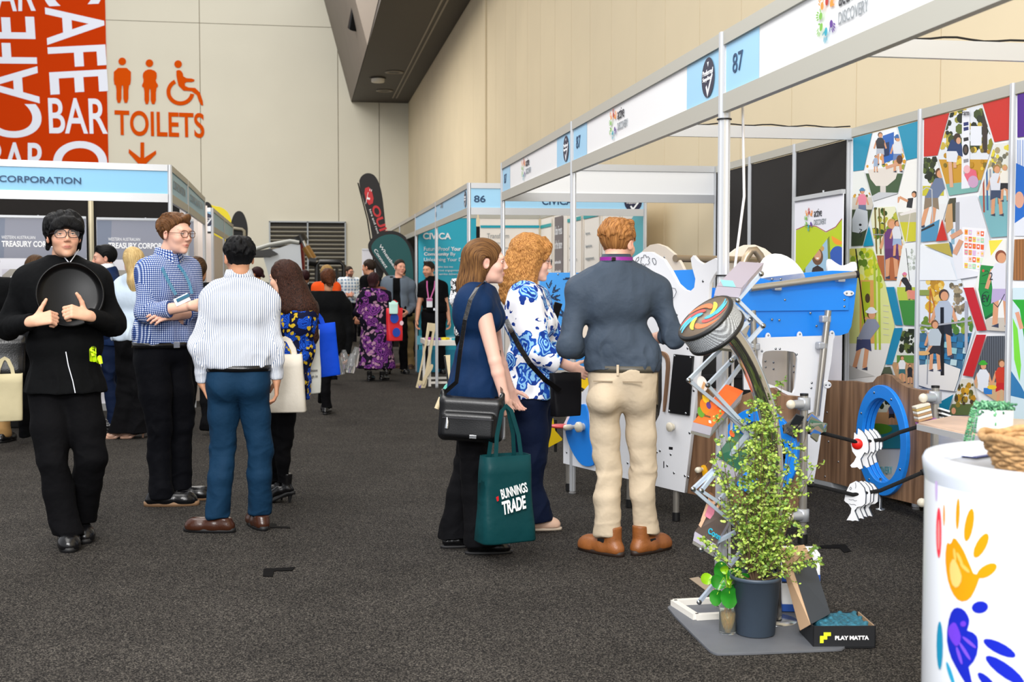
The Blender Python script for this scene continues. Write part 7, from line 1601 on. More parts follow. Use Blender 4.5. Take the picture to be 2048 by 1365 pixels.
t = panel('whale_board', PWH, [[(1127, 927), (1127, 850), (1152, 800), (1178, 770), (1190, 640), (1215, 570)] + ZC((60, 245), (90, 190), (150, 152), (215, 152), (300, 205), (350, 285), (395, 370), (440, 410), (480, 422), (508, 395), (516, 335), (492, 250), (484, 195), (500, 176), (530, 212), (572, 236), (612, 214), (652, 194), (670, 212), (668, 270), (640, 310), (612, 362), (605, 450), (590, 620), (560, 780), (545, 900)) + [(1369, 986)],
 ZB((668, -60), (700, -20), (780, 10), (830, -40), (850, 30), (850, 300), (830, 420), (780, 520), (640, 520), (560, 300), (600, 60))], .019, hdw, SHIP)
panel('blue_oval', PWH, [ZB((262, 330), (292, 362), (300, 500), (320, 650), (352, 790), (300, 812), (240, 790), (180, 700), (140, 600), (128, 530), (150, 450), (205, 370))], .012, hdb, t, off=.012, sm=1)
panel('slate', PWH, [ZC((378, 850), (508, 864), (478, 1266), (340, 1247))], .01, mat('black_slate', '09090b', .35), t, off=.011, sm=0)
screws(PWH, ZC((384, 862), (492, 873), (347, 1237), (460, 1253)), t, off=.012)
screws(PWH, ZC((463, 808), (568, 350), (390, 578)) + ZB((836, 690), (917, 718), (891, 803), (942, 858), (590, 783), (128, 703), (1060, 555), (1092, 233), (1025, 880), (1050, 890), (812, 700)), t, .009)
A = Art(PWH, .001)
for P in (ZB((862, 668), (869, 668), (869, 720), (862, 720)), ZB((861, 770), (868, 770), (868, 822), (861, 822)), ZB((903, 660), (933, 663), (932, 684), (903, 681))): A.poly('0d0e12', P)
for c, rx in (((130, 355), 0), ((180, 205), 1), ((235, 215), 2)): pass
for L in (ZC((110, 210), (115, 195), (130, 185), (130, 205), (118, 218), (108, 218), (110, 210)), ZC((225, 195), (240, 195), (250, 215), (248, 235), (238, 238), (226, 215), (225, 195)), ZC((150, 210), (148, 190), (165, 188), (168, 172), (182, 172), (185, 188), (200, 182), (208, 195), (200, 210), (210, 222), (200, 238), (185, 232), (178, 246), (168, 232), (152, 236), (150, 222), (150, 210)), ZC((310, 380), (350, 392), (388, 402), (395, 425), (380, 460), (350, 492)), ZC((205, 265), (220, 275), (235, 300))): A.line('5a5e68', L, 1.1)
A.build('engraved_lines', t)
panel('wood_edge', PWH, [ZC((250, 828), (300, 830), (330, 850), (343, 890), (343, 960), (315, 1240), (300, 1240), (325, 960), (325, 895), (310, 862), (290, 845), (250, 842))], .03, wood, t, off=.012, sm=1)
def knob(pl, x, y, r, m, parent, l=.03):
 c = pl.wpx(x, y, .008); R = Matrix((pl.u, pl.v, pl.n)).transposed(); MB().lathe(c, [(r * .7, 0), (r * .7, l * .5), (r, l * .6), (r, l), (r * .8, l * 1.15), (.0005, l * 1.2)], 16, R=R).build('knob', m, parent)
cream_k = mat('cream_plastic', 'e4dcc8', .35)
knob(PWH, 1348, 854, .028, cream_k, t); knob(PWH, 1170, 854, .035, cream_k, t, .05); knob(PWH, 1157, 854, .020, cream_k, t, .09)
c = PWH.wpx(1137, 852, .05); MB().lathe(c, [(.0005, -.008), (.075, -.008), (.078, 0), (.075, .008), (.0005, .008)], 24).build('red_shelf', mat('red_disc', 'd84a48', .4), t)
for x, y in ((1138, 983), (1259, 1016), (1352, 1043)):
 g = atZ(x, y); top = Vector((g.x, g.y, .55)); MB().tube([g + Vector((0, 0, .05)), top], .019, 12).build('leg', tube_m, t); MB().tube([g + Vector((0, 0, .004)), g + Vector((0, 0, .055))], .024, 12).build('foot_cap', capm, t)
g = atZ(1147, 968); MB().tube([g + Vector((0, 0, .0)), Vector((g.x, g.y, .6))], .015, 10).build('leg', tube_m, t)
# back boards
def shifted(pl, d): return Plane(pl.o - pl.n * d, pl.u, pl.v)
def board(name, pl, loops, m, label, th=.019, sm=0, cat=None, screws_=()):
 xs_ = [p[0] for p in loops[0]]; ys_ = [p[1] for p in loops[0]]; c = pl.wpx(sum(xs_) / len(xs_), sum(ys_) / len(ys_)); t = thing(name, (c.x, c.y, 0), label, cat) if cat else SHIP
 t = panel('board' if cat else name, pl, loops, th, m, t, sm=sm)
 if screws_: screws(pl, screws_, t)
 return t
PBK2 = shifted(PWH, .5)
tt = board('arch_board', PBK2, [ZC((70, 300), (110, 200), (160, 140), (205, 105), (255, 96), (310, 115), (370, 165), (410, 220), (445, 290), (470, 700), (70, 700))], creamb, 'cream arched back board rising behind the white whale panel', screws_=ZC((305, 187), (250, 215)))
MB().tube([atY(1350, 517, 7.9), atY(1525, 521, 8.3)], .024, 12).build('cross_tube', bronze, tt)
PS2 = Plane((0, 8.25, 0), (1, 0, 0)); PS0 = Plane((0, 7.40, 0), (1, .02, 0)); PS1 = Plane((0, 7.34, 0), (1, .02, 0))
tt = board('arch_board', PS2, [ZC((700, 330), (705, 230), (745, 165), (790, 130), (850, 105), (920, 103), (990, 130), (1040, 170), (1060, 330)), ZC((832, 272), (850, 240), (880, 222), (905, 240), (925, 270))], creamb, 'cream semicircular board with small window behind the ship, right of the nearest post')
MB().tube([PS2.w(*PS2.px(*ZC((760, 335))[0]), .12), PS2.w(*PS2.px(*ZC((820, 190))[0]), .12), PS2.w(*PS2.px(*ZC((850, 145))[0]), .12), PS2.w(*PS2.px(*ZC((880, 142))[0]), .12), PS2.w(*PS2.px(*ZC((910, 175))[0]), .12), PS2.w(*PS2.px(*ZC((950, 262))[0]), .12)], .028, 12).build('bent_tube', bronze, tt)
board('wave_board', PS0, [smoothloop(ZC((935, 345), (950, 250), (1000, 175), (1080, 160), (1160, 190), (1220, 245), (1262, 310), (1262, 345)), 1)], hdw, 'white wave-shaped board standing above the blue hull')
board('crown_board', shifted(PS0, .12), [smoothloop(ZC((1420, 330), (1415, 215), (1432, 196), (1470, 225), (1510, 248), (1555, 240), (1595, 215), (1618, 232), (1612, 330)), 1)], hdw, 'small white tail-shaped board at the right end of the blue hull')
t = panel('hull_board', PS0, [ZC((330, 280), (520, 272), (600, 395), (700, 400), (870, 352), (1000, 325), (1250, 295), (1450, 280), (1590, 284), (1612, 296), (1618, 330), (1592, 560), (1577, 660), (1555, 703), (1500, 720), (820, 740), (330, 745))], .022, hdb, SHIP)
panel('plank', PS0, [ZC((640, 412), (1552, 404), (1552, 547), (640, 556))], .014, hdb, t, off=.016)
p0, p1 = PS0.w(*PS0.px(*ZC((860, 400))[0]), .07), PS0.w(*PS0.px(*ZC((1570, 306))[0]), .07); MB().tube([p0, p1], .022, 14).build('handrail', tube_m, t); MB().tube([p1, p1 + (p1 - p0).normalized() * .02], .0235, 14).build('end_cap', capm, t)
for x, y in ((1048, 388), (1478, 330)): MB().box(PS0.w(*PS0.px(*ZC((x, y))[0]), .05), (.05, .06, .05), bev=.01).build('rail_clamp', mat('clamp_grey', 'b4b8be', .35, metal=.4), t)
def oval(x, y, rx, ry, parent, pl=PS0, off=.026):
 c = ZC((x, y))[0]; panel('oval_plate', pl, [[(c[0] + rx / 3.412 * math.cos(a), c[1] + ry / 3.412 * math.sin(a)) for a in np.linspace(0, 6.28, 21)[:-1]]], .01, hdw, parent, off=off)
 d = (rx * .5 if rx > ry else 0, ry * .5 if ry >= rx else 0); screws(pl, ZC((x - d[0], y - d[1]), (x + d[0], y + d[1])), parent, .007, off + .001)
for a in ((1550, 433, 33, 17), (1000, 735, 17, 32), (1215, 727, 17, 32), (1435, 720, 17, 32)): oval(*a, t)
screws(PS0, ZC((1030, 337), (1090, 337), (1118, 478), (1523, 478), (1523, 523), (1292, 568), (1030, 612), (1080, 616), (1333, 656)), t, .008, .017)
t = panel('cabin_board', PS1, [ZC((845, 742), (1458, 722), (1440, 900), (1412, 1058), (1385, 1300), (1350, 1560), (1318, 1735), (1180, 1735), (1200, 1140), (1160, 1140), (1055, 1095), (845, 1090)), smoothloop(ZC((972, 1040), (966, 850), (1000, 822), (1170, 826), (1212, 850), (1205, 980), (1192, 1120), (1150, 1110), (1060, 1070)), 1)], .019, hdw, SHIP)
oval(1412, 1058, 24, 22, t, PS1, .01); 
screws(PS1, ZC((1062, 812), (1090, 812), (968, 828), (1205, 850), (1308, 1045), (1304, 1080), (1188, 1170)), t)
for (x0, y0, x1, y1) in ((1392, 548, 1312, 1262), (880, 548, 893, 890)):
 MB().tube([PS1.w(*PS1.px(*ZC((x0, y0))[0]), .06), PS1.w(*PS1.px(*ZC((x1, y1))[0]), .06)], .021, 12).build('support_tube', tube_m, t)
for x, y in ((1375, 607), (1350, 787), (872, 600), (895, 795)): MB().box(PS1.w(*PS1.px(*ZC((x, y))[0]), .05), (.06, .06, .045), bev=.01).build('tube_clamp', mat('clamp_grey'), t)
t = board('inner_panel', PS2, [ZC((900, 760), (1290, 760), (1290, 1140), (900, 1140))], creamb, 'cream inner board seen through the rounded cabin window', screws_=ZC((992, 897), (1047, 905), (1184, 930), (1047, 950), (1184, 970), (994, 938)))
MB().tube([PS2.w(*PS2.px(*ZC((1132, 760))[0]), .08), PS2.w(*PS2.px(*ZC((1126, 1200))[0]), .08)], .021, 12).build('support_tube', tube_m, t); A = Art(PS2, .001); A.line('6a6458', ZC((985, 912), (1205, 950)), .8); A.build('panel_joint', t)
t = thing('equipment_case', atY(1430, 800, 8.9) * 1, 'black equipment case standing inside the play ship', 'case'); c = atY(1425, 720, 9.0); MB().box((c.x, 9.2, .60), (.62, .4, 1.2), bev=.02).build('case_body', mat('dark_case', '1c1a18', .5), t); MB().box((c.x, 8.99, .72), (.66, .02, .03), bev=.003).build('edge_trim', mat('dark_trim', '3a3a3c', .3, metal=.5), t)
# walnut boards with blue rings
def ringpart(pl, cx, cy, ro, ri, parent, n=3):
 c0 = pl.px(cx, cy); R = Matrix((pl.u, pl.v, pl.n)).transposed()
 for k in range(n):
  c = pl.w(c0[0], c0[1], .012 - k * .03); MB().lathe(c, [(ri, -.010), (ro, -.010), (ro, .010), (ro - .003, .013), (ri + .003, .013), (ri, .010), (ri, -.010)], 56, R=R, smooth=False).build('blue_ring', hdb, parent)
 for a in range(8):
  q = a * .785 + .3; rr = (ro + ri) / 2; c = pl.w(c0[0] + rr * math.cos(q), c0[1] + rr * math.sin(q), .026); MB().lathe(c, [(.008, 0), (.006, .004), (.0005, .004)], 8, R=R).build('screw', screwm, parent)
 return c0
def circ2(c, r, n=40): return [(c[0] + r * math.cos(6.2832 * i / n), c[1] + r * math.sin(6.2832 * i / n)) for i in range(n)]
PRW = Plane((3.58, 0, 0), (0, -1, 0))
def ZR(*p): return [(1620 + x / 3.413, 720 + y / 3.413) for x, y in p]
c0 = PRW.px(1768, 881)
out = ZR((60, 140), (200, 145), (290, 146), (370, 160), (430, 154), (458, 118), (508, 98), (560, 112), (600, 152), (670, 192), (730, 206), (800, 212), (808, 1018), (740, 990), (480, 928), (200, 850), (30, 812), (60, 500))
t = panel('walnut_board', PRW, [[PRW.px(*p) for p in out], circ2(c0, .28)], .03, wood, SHIP, px=False); ringpart(PRW, 1768, 881, .345, .262, t)
screws(PRW, ZR((118, 360), (128, 560), (195, 698), (95, 688), (105, 798)), t)
for yy in (7.3, 8.4): MB().lathe(Vector((3.58, yy, 0)), [(.03, 0), (.03, .008), (.008, .012), (.008, .20)], 14).build('levelling_foot', screwm, t)
PM0 = Plane((2.2, 7.16, 0), Vector((2.69, 6.46, 0)) - Vector((2.2, 7.16, 0)))
c1 = PM0.px(1522, 905)
out = ZC((515, 1090), (520, 1068), (560, 1068), (640, 1092), (720, 1140), (840, 1130), (950, 1085), (1045, 1080), (1085, 1112), (1125, 1132), (1205, 1140)) + [(1597, 1030), (1428, 998), (1372, 986)]
t = panel('walnut_board', PM0, [[PM0.px(*p) for p in out], circ2(c1, .19)], .03, wood, SHIP, px=False); ringpart(PM0, 1522, 905, .25, .175, t)
panel('white_fish', PM0, [ZC((528, 1160), (545, 1172), (560, 1195), (580, 1185), (610, 1178), (612, 1215), (585, 1222), (560, 1218), (548, 1240), (530, 1256), (536, 1225), (530, 1205), (538, 1185))], .012, hdw, t, off=.012)
panel('yellow_lever', PM0, [smoothloop([(1404, 933), (1410, 930), (1415, 938), (1419, 958), (1417, 973), (1410, 966), (1409, 950)], 1)], .012, mat('yellow_plastic', 'f0b418', .4), t, off=.014); knob(PM0, 1407, 939, .018, cream_k, t, .05)
A = Art(PM0, .001); A.line('9a8068', [(1390, 905), (1427, 955)], .8); A.line('9a8068', [(1427, 912), (1388, 960)], .8); A.build('engraved_line', t); screws(PM0, ZB((1048, 890), (1190, 905)), t)
# poles with clamps, ropes with fish and tiles
def pole(x, y, yt, lab, clamps, cx=None):
 g = atZ(x, y); top = atY(cx or x, yt, g.y).z; t = thing('support_pole', g, lab, 'pole', 'steel end poles'); MB().tube([g + Vector((0, 0, .04)), Vector((g.x, g.y, top))], .022, 16).build('tube', tube_m, t); MB().tube([g + Vector((0, 0, .002)), g + Vector((0, 0, .055))], .027, 14).build('foot_cap', capm, t); MB().tube([Vector((g.x, g.y, top)), Vector((g.x, g.y, top + .012))], .023, 14).build('top_cap', capm, t)
 for yc in clamps:
  z = atY(x, yc, g.y).z; MB().lathe((g.x, g.y, z), [(.022, -.035), (.034, -.033), (.034, .033), (.022, .035)], 16).build('clamp', mat('clamp_grey'), t); MB().tube([Vector((g.x - .02, g.y - .02, z)), Vector((g.x - .085, g.y - .03, z))], [.026, .022], 12).build('clamp_arm', mat('clamp_grey'), t); MB().ball((g.x - .09, g.y - .035, z), .026, 12).build('clamp_knob', cream_k, t)
 return g, t
g0, tp0 = pole(1605, 1088, 792, 'steel pole with clamps standing right of the leafy shrub', (808, 1031)); g1_, tp1 = pole(1866, 1076, 776, 'steel pole with clamps standing left of the white drum', (795, 1003), 1870)
ropem = mat('black_rope', '0e0e10', .9, bump=.6, bscale=200)
YR = (g0.y + g1_.y) / 2
def rope(pts, lab): t = thing('rope', atY(pts[0][0], pts[0][1], YR), lab, 'rope', 'black ropes between the poles'); MB().tube([atY(x, y, YR) for x, y in pts], .011, 10).build('cord', ropem, t); MB().tube([atY(*pts[-1], YR), atY(pts[-2][0] * .3 + pts[-1][0] * .7, pts[-2][1] * .3 + pts[-1][1] * .7, YR)], .017, 10).build('sleeve', rubber_b, t); MB().tube([atY(*pts[0], YR), atY(pts[0][0] + 12, pts[0][1] + 2, YR)], .017, 10).build('sleeve', rubber_b, t); return t
rope([(1612, 862), (1646, 867), (1716, 885), (1765, 880), (1800, 865), (1856, 848)], 'upper black rope strung with white fish between two poles')
rope([(1614, 968), (1650, 976), (1706, 990), (1760, 982), (1800, 965), (1862, 938)], 'lower black rope strung with white fish between two poles')
PFI = Plane(atY(1716, 885, YR), (.85, -.52, 0))
def ZF(*p): return [(1660 + x / 6.205, 840 + y / 6.205) for x, y in p]
up = ZF((350, 115), (400, 150), (450, 220), (475, 290), (478, 370), (465, 415), (430, 400), (375, 490), (405, 600), (370, 612), (340, 585), (305, 592), (270, 590), (255, 565), (300, 520), (330, 460), (280, 390), (265, 300), (300, 230), (305, 165), (330, 190), (345, 185))
lo = ZF((320, 765), (370, 790), (420, 850), (440, 930), (435, 1040), (400, 1070), (340, 1080), (300, 1130), (355, 1255), (315, 1245), (285, 1255), (250, 1245), (210, 1245), (260, 1160), (270, 1100), (230, 1040), (195, 1020), (180, 1000), (200, 900), (250, 800))
edge = mat('slate_edge', '3a4658', .5); redd = mat('red_disc_bright', 'f0241c', .4)
for nm, outl, dc, n, disc in (('upper', up, [(0, 0), (98, 4), (160, -6), (215, -14)], 4, ZF((340, 298))[0]), ('lower', lo, [(0, 0), (75, -4), (125, -6), (200, 10)], 4, ZF((300, 930))[0])):
 for k in range(n):
  d = Vector((dc[k][0] / 6.205 / 330, dc[k][0] / 6.205 / 372 * .35, -dc[k][1] / 6.205 / 372)); s_ = 1 - .05 * k
  t = thing('fish_bead', PFI.wpx(*disc) + d, 'white fish bead, %s on the %s rope' % (['leftmost', 'second from left', 'third from left', 'rightmost'][k], nm), 'toy fish', 'fish on the %s rope' % nm)
  P = [(disc[0] + (x - disc[0]) * s_, disc[1] + (y - disc[1]) * s_) for x, y in outl]; pk_ = Plane(PFI.o + d, PFI.u)
  me = place(curve_mesh('fish', [[PFI.px(*p) for p in P]], .006, .001), pk_, 0); link('fish_body', me, hdw, t); me = place(curve_mesh('edge', [[PFI.px(*p) for p in P]], .004, .0015), Plane(pk_.o + Vector((.006, .004, -.001)), pk_.u), -.010); link('dark_edge_layer', me, edge, t)
  q = PFI.px(*disc); R = Matrix((PFI.u, PFI.v, PFI.n)).transposed()
  MB().lathe(pk_.w(q[0], q[1], -.012 if (nm == 'lower') else .009), [(.0005, -.004), (.030, -.004), (.030, .004), (.0005, .004)], 20, R=R).build('red_disc', redd, t)
  if nm == 'lower' and k == 0:
   A = Art(pk_, .0075); 
   for L in (ZF((235, 985), (260, 995), (290, 990), (310, 1008), (335, 1000)), ZF((240, 1040), (270, 1052), (300, 1048), (325, 1060)), ZF((245, 850), (258, 830), (272, 850), (258, 868), (245, 850)), ZF((318, 775), (325, 820), (318, 850))): A.line('3a3e48', [p for p in L], .8)
   A.build('engraved_lines', t)
rnd = random.Random(4)
for grp, cx, cy, n, a0, a1, cols in (('dark', 1596, 858, 9, 2.7, 4.4, ['3a3c40', '5a5850', '6a6458', '2c3034', '8a8478']), ('coloured', 1622, 856, 10, -1.2, .9, ['5a6a58', '8a7a68', '2a62a8', '6a6a5a', '3f6a58', '8a8a80'])):
 for k in range(n):
  q = a0 + (a1 - a0) * k / (n - 1); c = atY(cx + 14 * math.cos(q), cy + 14 * math.sin(q), g0.y - .02 - .006 * k); cc = cols[k % len(cols)]
  o = MB().box(c, (.10, .012, .048), R=Matrix.Rotation(-q * (1 if grp == 'coloured' else 1), 3, 'Y') @ Matrix.Rotation(.15 * (k - 4), 3, 'Z'), bev=.003).build('tile_bead', mat('tile_' + cc, cc, .45)); tag(o, 'thin tile strung in the %s fan beside the steel pole near the shrub' % ('dark left' if grp == 'dark' else 'mixed-colour right'), 'tile', grp + ' tile beads')
t = thing('book_bead', atY(1845, 830, g1_.y - .05), 'cream and mauve striped block bead on the pole left of the drum', 'block')
for k, cc in enumerate(('e8e0d0', 'c8a868', 'f0ece4', 'b89068', 'e8e4dc', 'c89a70', 'a86aa8')): MB().box(atY(1842 + k * 1.0 + (4 if k == 6 else 0), 812 + 5.2 * k, g1_.y - .05), (.085 + (.02 if k == 6 else 0), .05, .013), R=Matrix.Rotation(-.25, 3, 'Y'), bev=.002).build('stripe', mat('stripe_' + cc, cc, .5), t)
t = thing('book_bead', atY(1885, 830, g1_.y - .02), 'white and black striped block bead right of the pole near the drum', 'block')
for k, cc in enumerate(('f0f0f0', '1c1c20', 'f0f0f0', '1c1c20', 'f0f0f0', '1c1c20')): MB().box(atY(1886 + k * 1.2, 820 + 4.5 * k, g1_.y - .02), (.06, .05, .011), R=Matrix.Rotation(.3, 3, 'Y'), bev=.002).build('stripe', mat('stripe_' + cc, cc, .5), t)
# blue arrow board, yellow table pieces on the far side of the whale panel
PAR = Plane((0, 9.4, 0), (1, 0, 0))
t = board('arrow_board', PAR, [[(1080, 546), (1232, 546), (1232, 740), (1080, 740)]], mat('azure_board', '3f97e4', .4), 'azure board with dark arrow marks behind the curly-haired woman', cat='play equipment', screws_=[(1116, 549)])
A = Art(PAR, .001)
for x, y, a in ((1098, 565, 1.57), (1113, 577, 2.3), (1132, 562, -.5), (1116, 596, 3.1), (1100, 590, 2.0), (1120, 625, .8)):
 for s_ in (0, 5): L = [(x + s_ * math.cos(a) + 7 * math.cos(a + q), y + s_ * math.sin(a) + 7 * math.sin(a + q)) for q in (2.2, 0, -2.2)]; A.line('1c2a44', L, 2)
A.build('arrow_marks', t)
for x in (1090, 1225): q = PAR.wpx(x, 735, -.03); MB().tube([q, Vector((q.x, q.y, 0))], .015, 10).build('leg', tube_m, t)
t = thing('play_counter', atZ(1180, 930), 'wooden play counter with yellow top behind the grey-shirted man', 'table'); yl = mat('yellow_board', 'f6d010', .4)
c = atY(1175, 790, 8.7); MB().box((c.x, c.y, c.z), (.34, .3, .02), bev=.003).build('counter_top', wo, t); c2 = atY(1168, 762, 8.65); MB().box(c2, (.16, .02, .10), R=Matrix.Rotation(.5, 3, 'Y'), bev=.003).build('yellow_flap', yl, t)
for dx in (-.14, .14): MB().bar((c.x + dx, c.y, 0), (c.x + dx, c.y, c.z - .01), .03).build('leg', tube_m, t)
PYL = Plane((0, 8.9, 0), (1, 0, 0)); t = board('yellow_panel', PYL, [[(1075, 850), (1106, 838), (1110, 862), (1124, 878), (1124, 881), (1078, 905)]], yl, 'yellow angular panel low down behind the curly-haired woman'); MB().bar(PYL.wpx(1112, 840, -.02), PYL.wpx(1112, 905, -.02), .02).build('leg', capm, t)
PCR = Plane((0, 8.6, 0), (1, 0, 0)); board('round_board', PCR, [circ(1198, 655, 42, 30)], creamb, 'cream round board seen between the curly-haired woman and grey-shirted man')
# ================================================================ foreground: mat, rack, twirling drum on a bent tube, plants, boxes, drum table
rub = mat('grey_rubber_mat', '5d6066', .55, noise=.06, nscale=10, bump=.1, bscale=200)
def floorpoly(P, z0, z1, m, name, parent=None, sm=0):
 Q = [atZ(x, y) for x, y in P]; Q = [(q.x, q.y) for q in Q]
 if sm: Q = smoothloop(Q, sm)
 me = curve_mesh(name, [Q], (z1 - z0) / 2, .001); n = len(me.vertices); co = np.empty(n * 3, np.float32); me.vertices.foreach_get('co', co); co = co.reshape(-1, 3); co[:, 2] += (z0 + z1) / 2; me.vertices.foreach_set('co', co.ravel()); return link(name, me, m, parent)
tag(floorpoly([(1334, 1221), (1340, 1216), (1352, 1215), (1600, 1188), (1700, 1280), (1690, 1303), (1660, 1305), (1440, 1314), (1424, 1310), (1412, 1300)], .002, .010, rub, 'rubber_mat', sm=1), 'grey rubber floor mat with rounded corners under the potted shrub', 'mat')
# floor tape pieces
tag(floorpoly([(1379, 1159), (1397, 1156), (1428, 1180), (1430, 1192), (1415, 1185)], .0015, .003, mat('beige_tape', '9c8c78', .7), 'floor_tape'), 'strip of beige tape on the carpet left of the leaflet rack', 'tape')
dk = mat('dark_tape', '050404', .8, spec=.1)
for P, l in (([(528, 1139), (560, 1138), (590, 1136), (584, 1143), (548, 1144), (545, 1155), (526, 1154)], 'dark L-shaped tape mark on the carpet in the open aisle'), ([(541, 1048), (553, 1049), (553, 1054), (580, 1055), (580, 1058), (541, 1057)], 'dark L-shaped tape mark on the carpet beside the brown shoe'), ([(1640, 1093), (1690, 1090), (1702, 1104), (1688, 1107), (1680, 1098), (1642, 1098)], 'brown tape mark on the carpet behind the shrub, in stand 87')): tag(floorpoly(P, .0015, .003, dk, 'floor_tape'), l, 'tape')
# ---- zigzag leaflet rack
rk = mat('rack_aluminium', 'b9c6d6', .35, metal=.3)
t = thing('leaflet_rack', atZ(1400, 1215), 'folding zigzag aluminium leaflet rack with sloped trays behind the shrub', 'rack')
for a, b in (((1347, 1207), (1392, 1236)), ((1392, 1236), (1500, 1230)), ((1500, 1230), (1480, 1200)), ((1347, 1207), (1480, 1200))): pa, pb = atZ(*a, .02), atZ(*b, .02); MB().bar(pa, pb, .028, .03).build('base_bar', mat('rack_base_white', 'dcd8cf', .4), t)
ya, yb_ = 4.98, 5.12
def zz(pts, Y): 
 for a, b in zip(pts[:-1], pts[1:]): MB().bar(atY(*a, Y), atY(*b, Y), .014, .022, up=(0, 1, 0)).build('strut', rk, t)
 for p in pts: c = atY(*p, Y - .012); MB().lathe(c, [(.011, 0), (.011, -.006), (.0005, -.008)], 10, R=Matrix.Rotation(-math.pi / 2, 3, 'X')).build('pivot', screwm, t)
zz([(1398, 1205), (1520, 1058), (1402, 932 + 50), (1500, 862), (1377, 761), (1500, 640), (1440, 585)], ya)
zz([(1392, 1070), (1476, 1160), (1520, 1120)], ya); zz([(1386, 979), (1437, 931), (1512, 866)], ya + .02); zz([(1415, 771), (1540, 905)], ya - .02); zz([(1415, 771), (1463, 721), (1526, 652), (1475, 601), (1522, 548)], ya - .02); zz([(1386, 979), (1480, 1060), (1402, 1100)], ya - .02)
zz([(1475, 1198), (1530, 1110), (1440, 1000), (1520, 900), (1430, 800), (1505, 700), (1482, 655)], yb_)
def slab(name, q, Y, th, m, parent, off=0):
 """thin sheet from four pixels, each with its own distance"""
 P = [atY(x, y, Y + d) for x, y, d in q]; n = (P[1] - P[0]).cross(P[3] - P[0]).normalized()
 if n.dot(EYE - P[0]) < 0: n = -n
 V = [p + n * off for p in P] + [p + n * (off - th) for p in P]
 return MB().add(V, [(0, 1, 2, 3), (7, 6, 5, 4), (0, 4, 5, 1), (1, 5, 6, 2), (2, 6, 7, 3), (3, 7, 4, 0)]).build(name, m, parent)
TR = [[(1474, 543, .14), (1522, 546, .14), (1478, 596, -.05), (1428, 592, -.05)], [(1448, 786, .14), (1482, 800, .10), (1420, 872, -.06), (1382, 862, -.06)], [(1430, 1024, .14), (1466, 1036, .10), (1428, 1108, -.06), (1386, 1082, -.06)], [(1450, 640, .14), (1500, 650, .10), (1480, 700, -.05), (1440, 695, -.05)], [(1462, 880, .14), (1505, 900, .1), (1470, 960, -.04), (1425, 930, -.04)]]
for q in TR: slab('tray', q, 5.0, .012, mat('tray_grey', 'a8a49c', .4, metal=.2), t, off=-.003)
for k, (q, c, l) in enumerate(((TR[1], 'ee6a2c', 'stack of orange-covered catalogues with a person picture on the leaflet rack'), (TR[2], '5a4e48', 'stack of dark catalogues with two smiling people and turquoise script on the leaflet rack'), (TR[0], '9a93a0', 'stack of grey and turquoise leaflets in the top tray of the rack'), (TR[4], '2f6a50', 'green and orange leaflets half hidden by the shrub leaves'))):
 tb = thing('catalogue', atY(q[0][0], q[0][1], 5.3), l, 'brochure', 'catalogues on the rack')
 slab('pages', q, 5.0, .045, mat('paper_edge', 'd4cede', .6), tb, off=.046); cv = slab('cover', q, 5.0, .002, mat('cover_' + c, c, .35), tb, off=.0485)
 P = [atY(x, y, 5.0 + d) for x, y, d in q]; pl = Plane((P[3] + P[2]) / 2, P[2] - P[3], (P[0] - P[3])); 
 pl.n = pl.u.cross(pl.v); pl.n = -pl.n if pl.n.dot(EYE - pl.o) < 0 else pl.n
 W_ = (P[2] - P[3]).length; pl.u = pl.u * (W_ / .16); A = Art(pl, .0495, .0002)
 if k == 0:
  A.poly('6a4a2a', [(-.06, .05), (.05, .05), (.06, .26), (-.04, .26)], px=False); A.disc('f4ece8', .0, .24, .045, px=False); A.disc('5a8a2a', -.03, .07, .03, px=False); A.disc('d87820', .01, .11, .045, px=False); A.disc('f0c020', .02, .16, .03, px=False); A.disc('5a3a80', .04, .12, .02, px=False); A.rect('f4f0ec', .03, .02, .05, .035, px=False); A.line('d8a878', [(-.02, .18), (.02, .25)], .02, px=False)
 if k == 1:
  A.disc('e8b898', -.02, .24, .028, px=False); A.disc('8a5a34', -.025, .262, .026, px=False); A.disc('e8b898', .045, .22, .026, px=False); A.disc('b07a44', .05, .245, .024, px=False); A.poly('e88aa4', [(-.06, .12), (.0, .12), (.01, .21), (-.04, .22)], px=False); A.line('e8b898', [(-.05, .2), (-.08, .08)], .016, px=False); A.line('e8b898', [(-.06, .12), (-.09, .04)], .02, px=False)
 if k == 2: A.rect('7cc8cc', -.04, .0, .04, .05, px=False)
 if k == 3: A.disc('e86a28', -.02, .2, .02, px=False); A.disc('e8a028', .02, .12, .03, px=False)
 A.build('cover_print', tb)
 if k == 1: text(pl, 'Conn', [(-.03, .03), (.06, .03), (-.02, .07)], mat('cyan_ink', '2ab8d8', .4), tb, px=False, off=.051, bold=.02)
# ---- bent tube with twirl drum
t = thing('twirl_drum', atZ(1545, 1190), 'perforated drum with colourful swirl disc on a bent polished steel tube', 'play equipment')
yk = 4.82; path = [(1546, 1195, .12), (1545, 1100, .12), (1547, 1000, .12), (1548, 930, .12), (1543, 870, .11), (1532, 815, .10), (1515, 765, .08), (1493, 715, .05), (1470, 678, .03), (1440, 643, .0)]
pts = [atY(x, y, yk + d) for x, y, d in path]
def catmull(P, n=8):
 out = []
 for i in range(len(P) - 1):
  a, b, c, d = P[max(i - 1, 0)], P[i], P[i + 1], P[min(i + 2, len(P) - 1)]
  for k in range(n): s_ = k / n; out.append(.5 * ((2 * b) + (c - a) * s_ + (2 * a - 5 * b + 4 * c - d) * s_ ** 2 + (3 * b - a - 3 * c + d) * s_ ** 3))
 return out + [P[-1]]
chrome = mat('polished_steel', 'bcbec4', .14, metal=1)
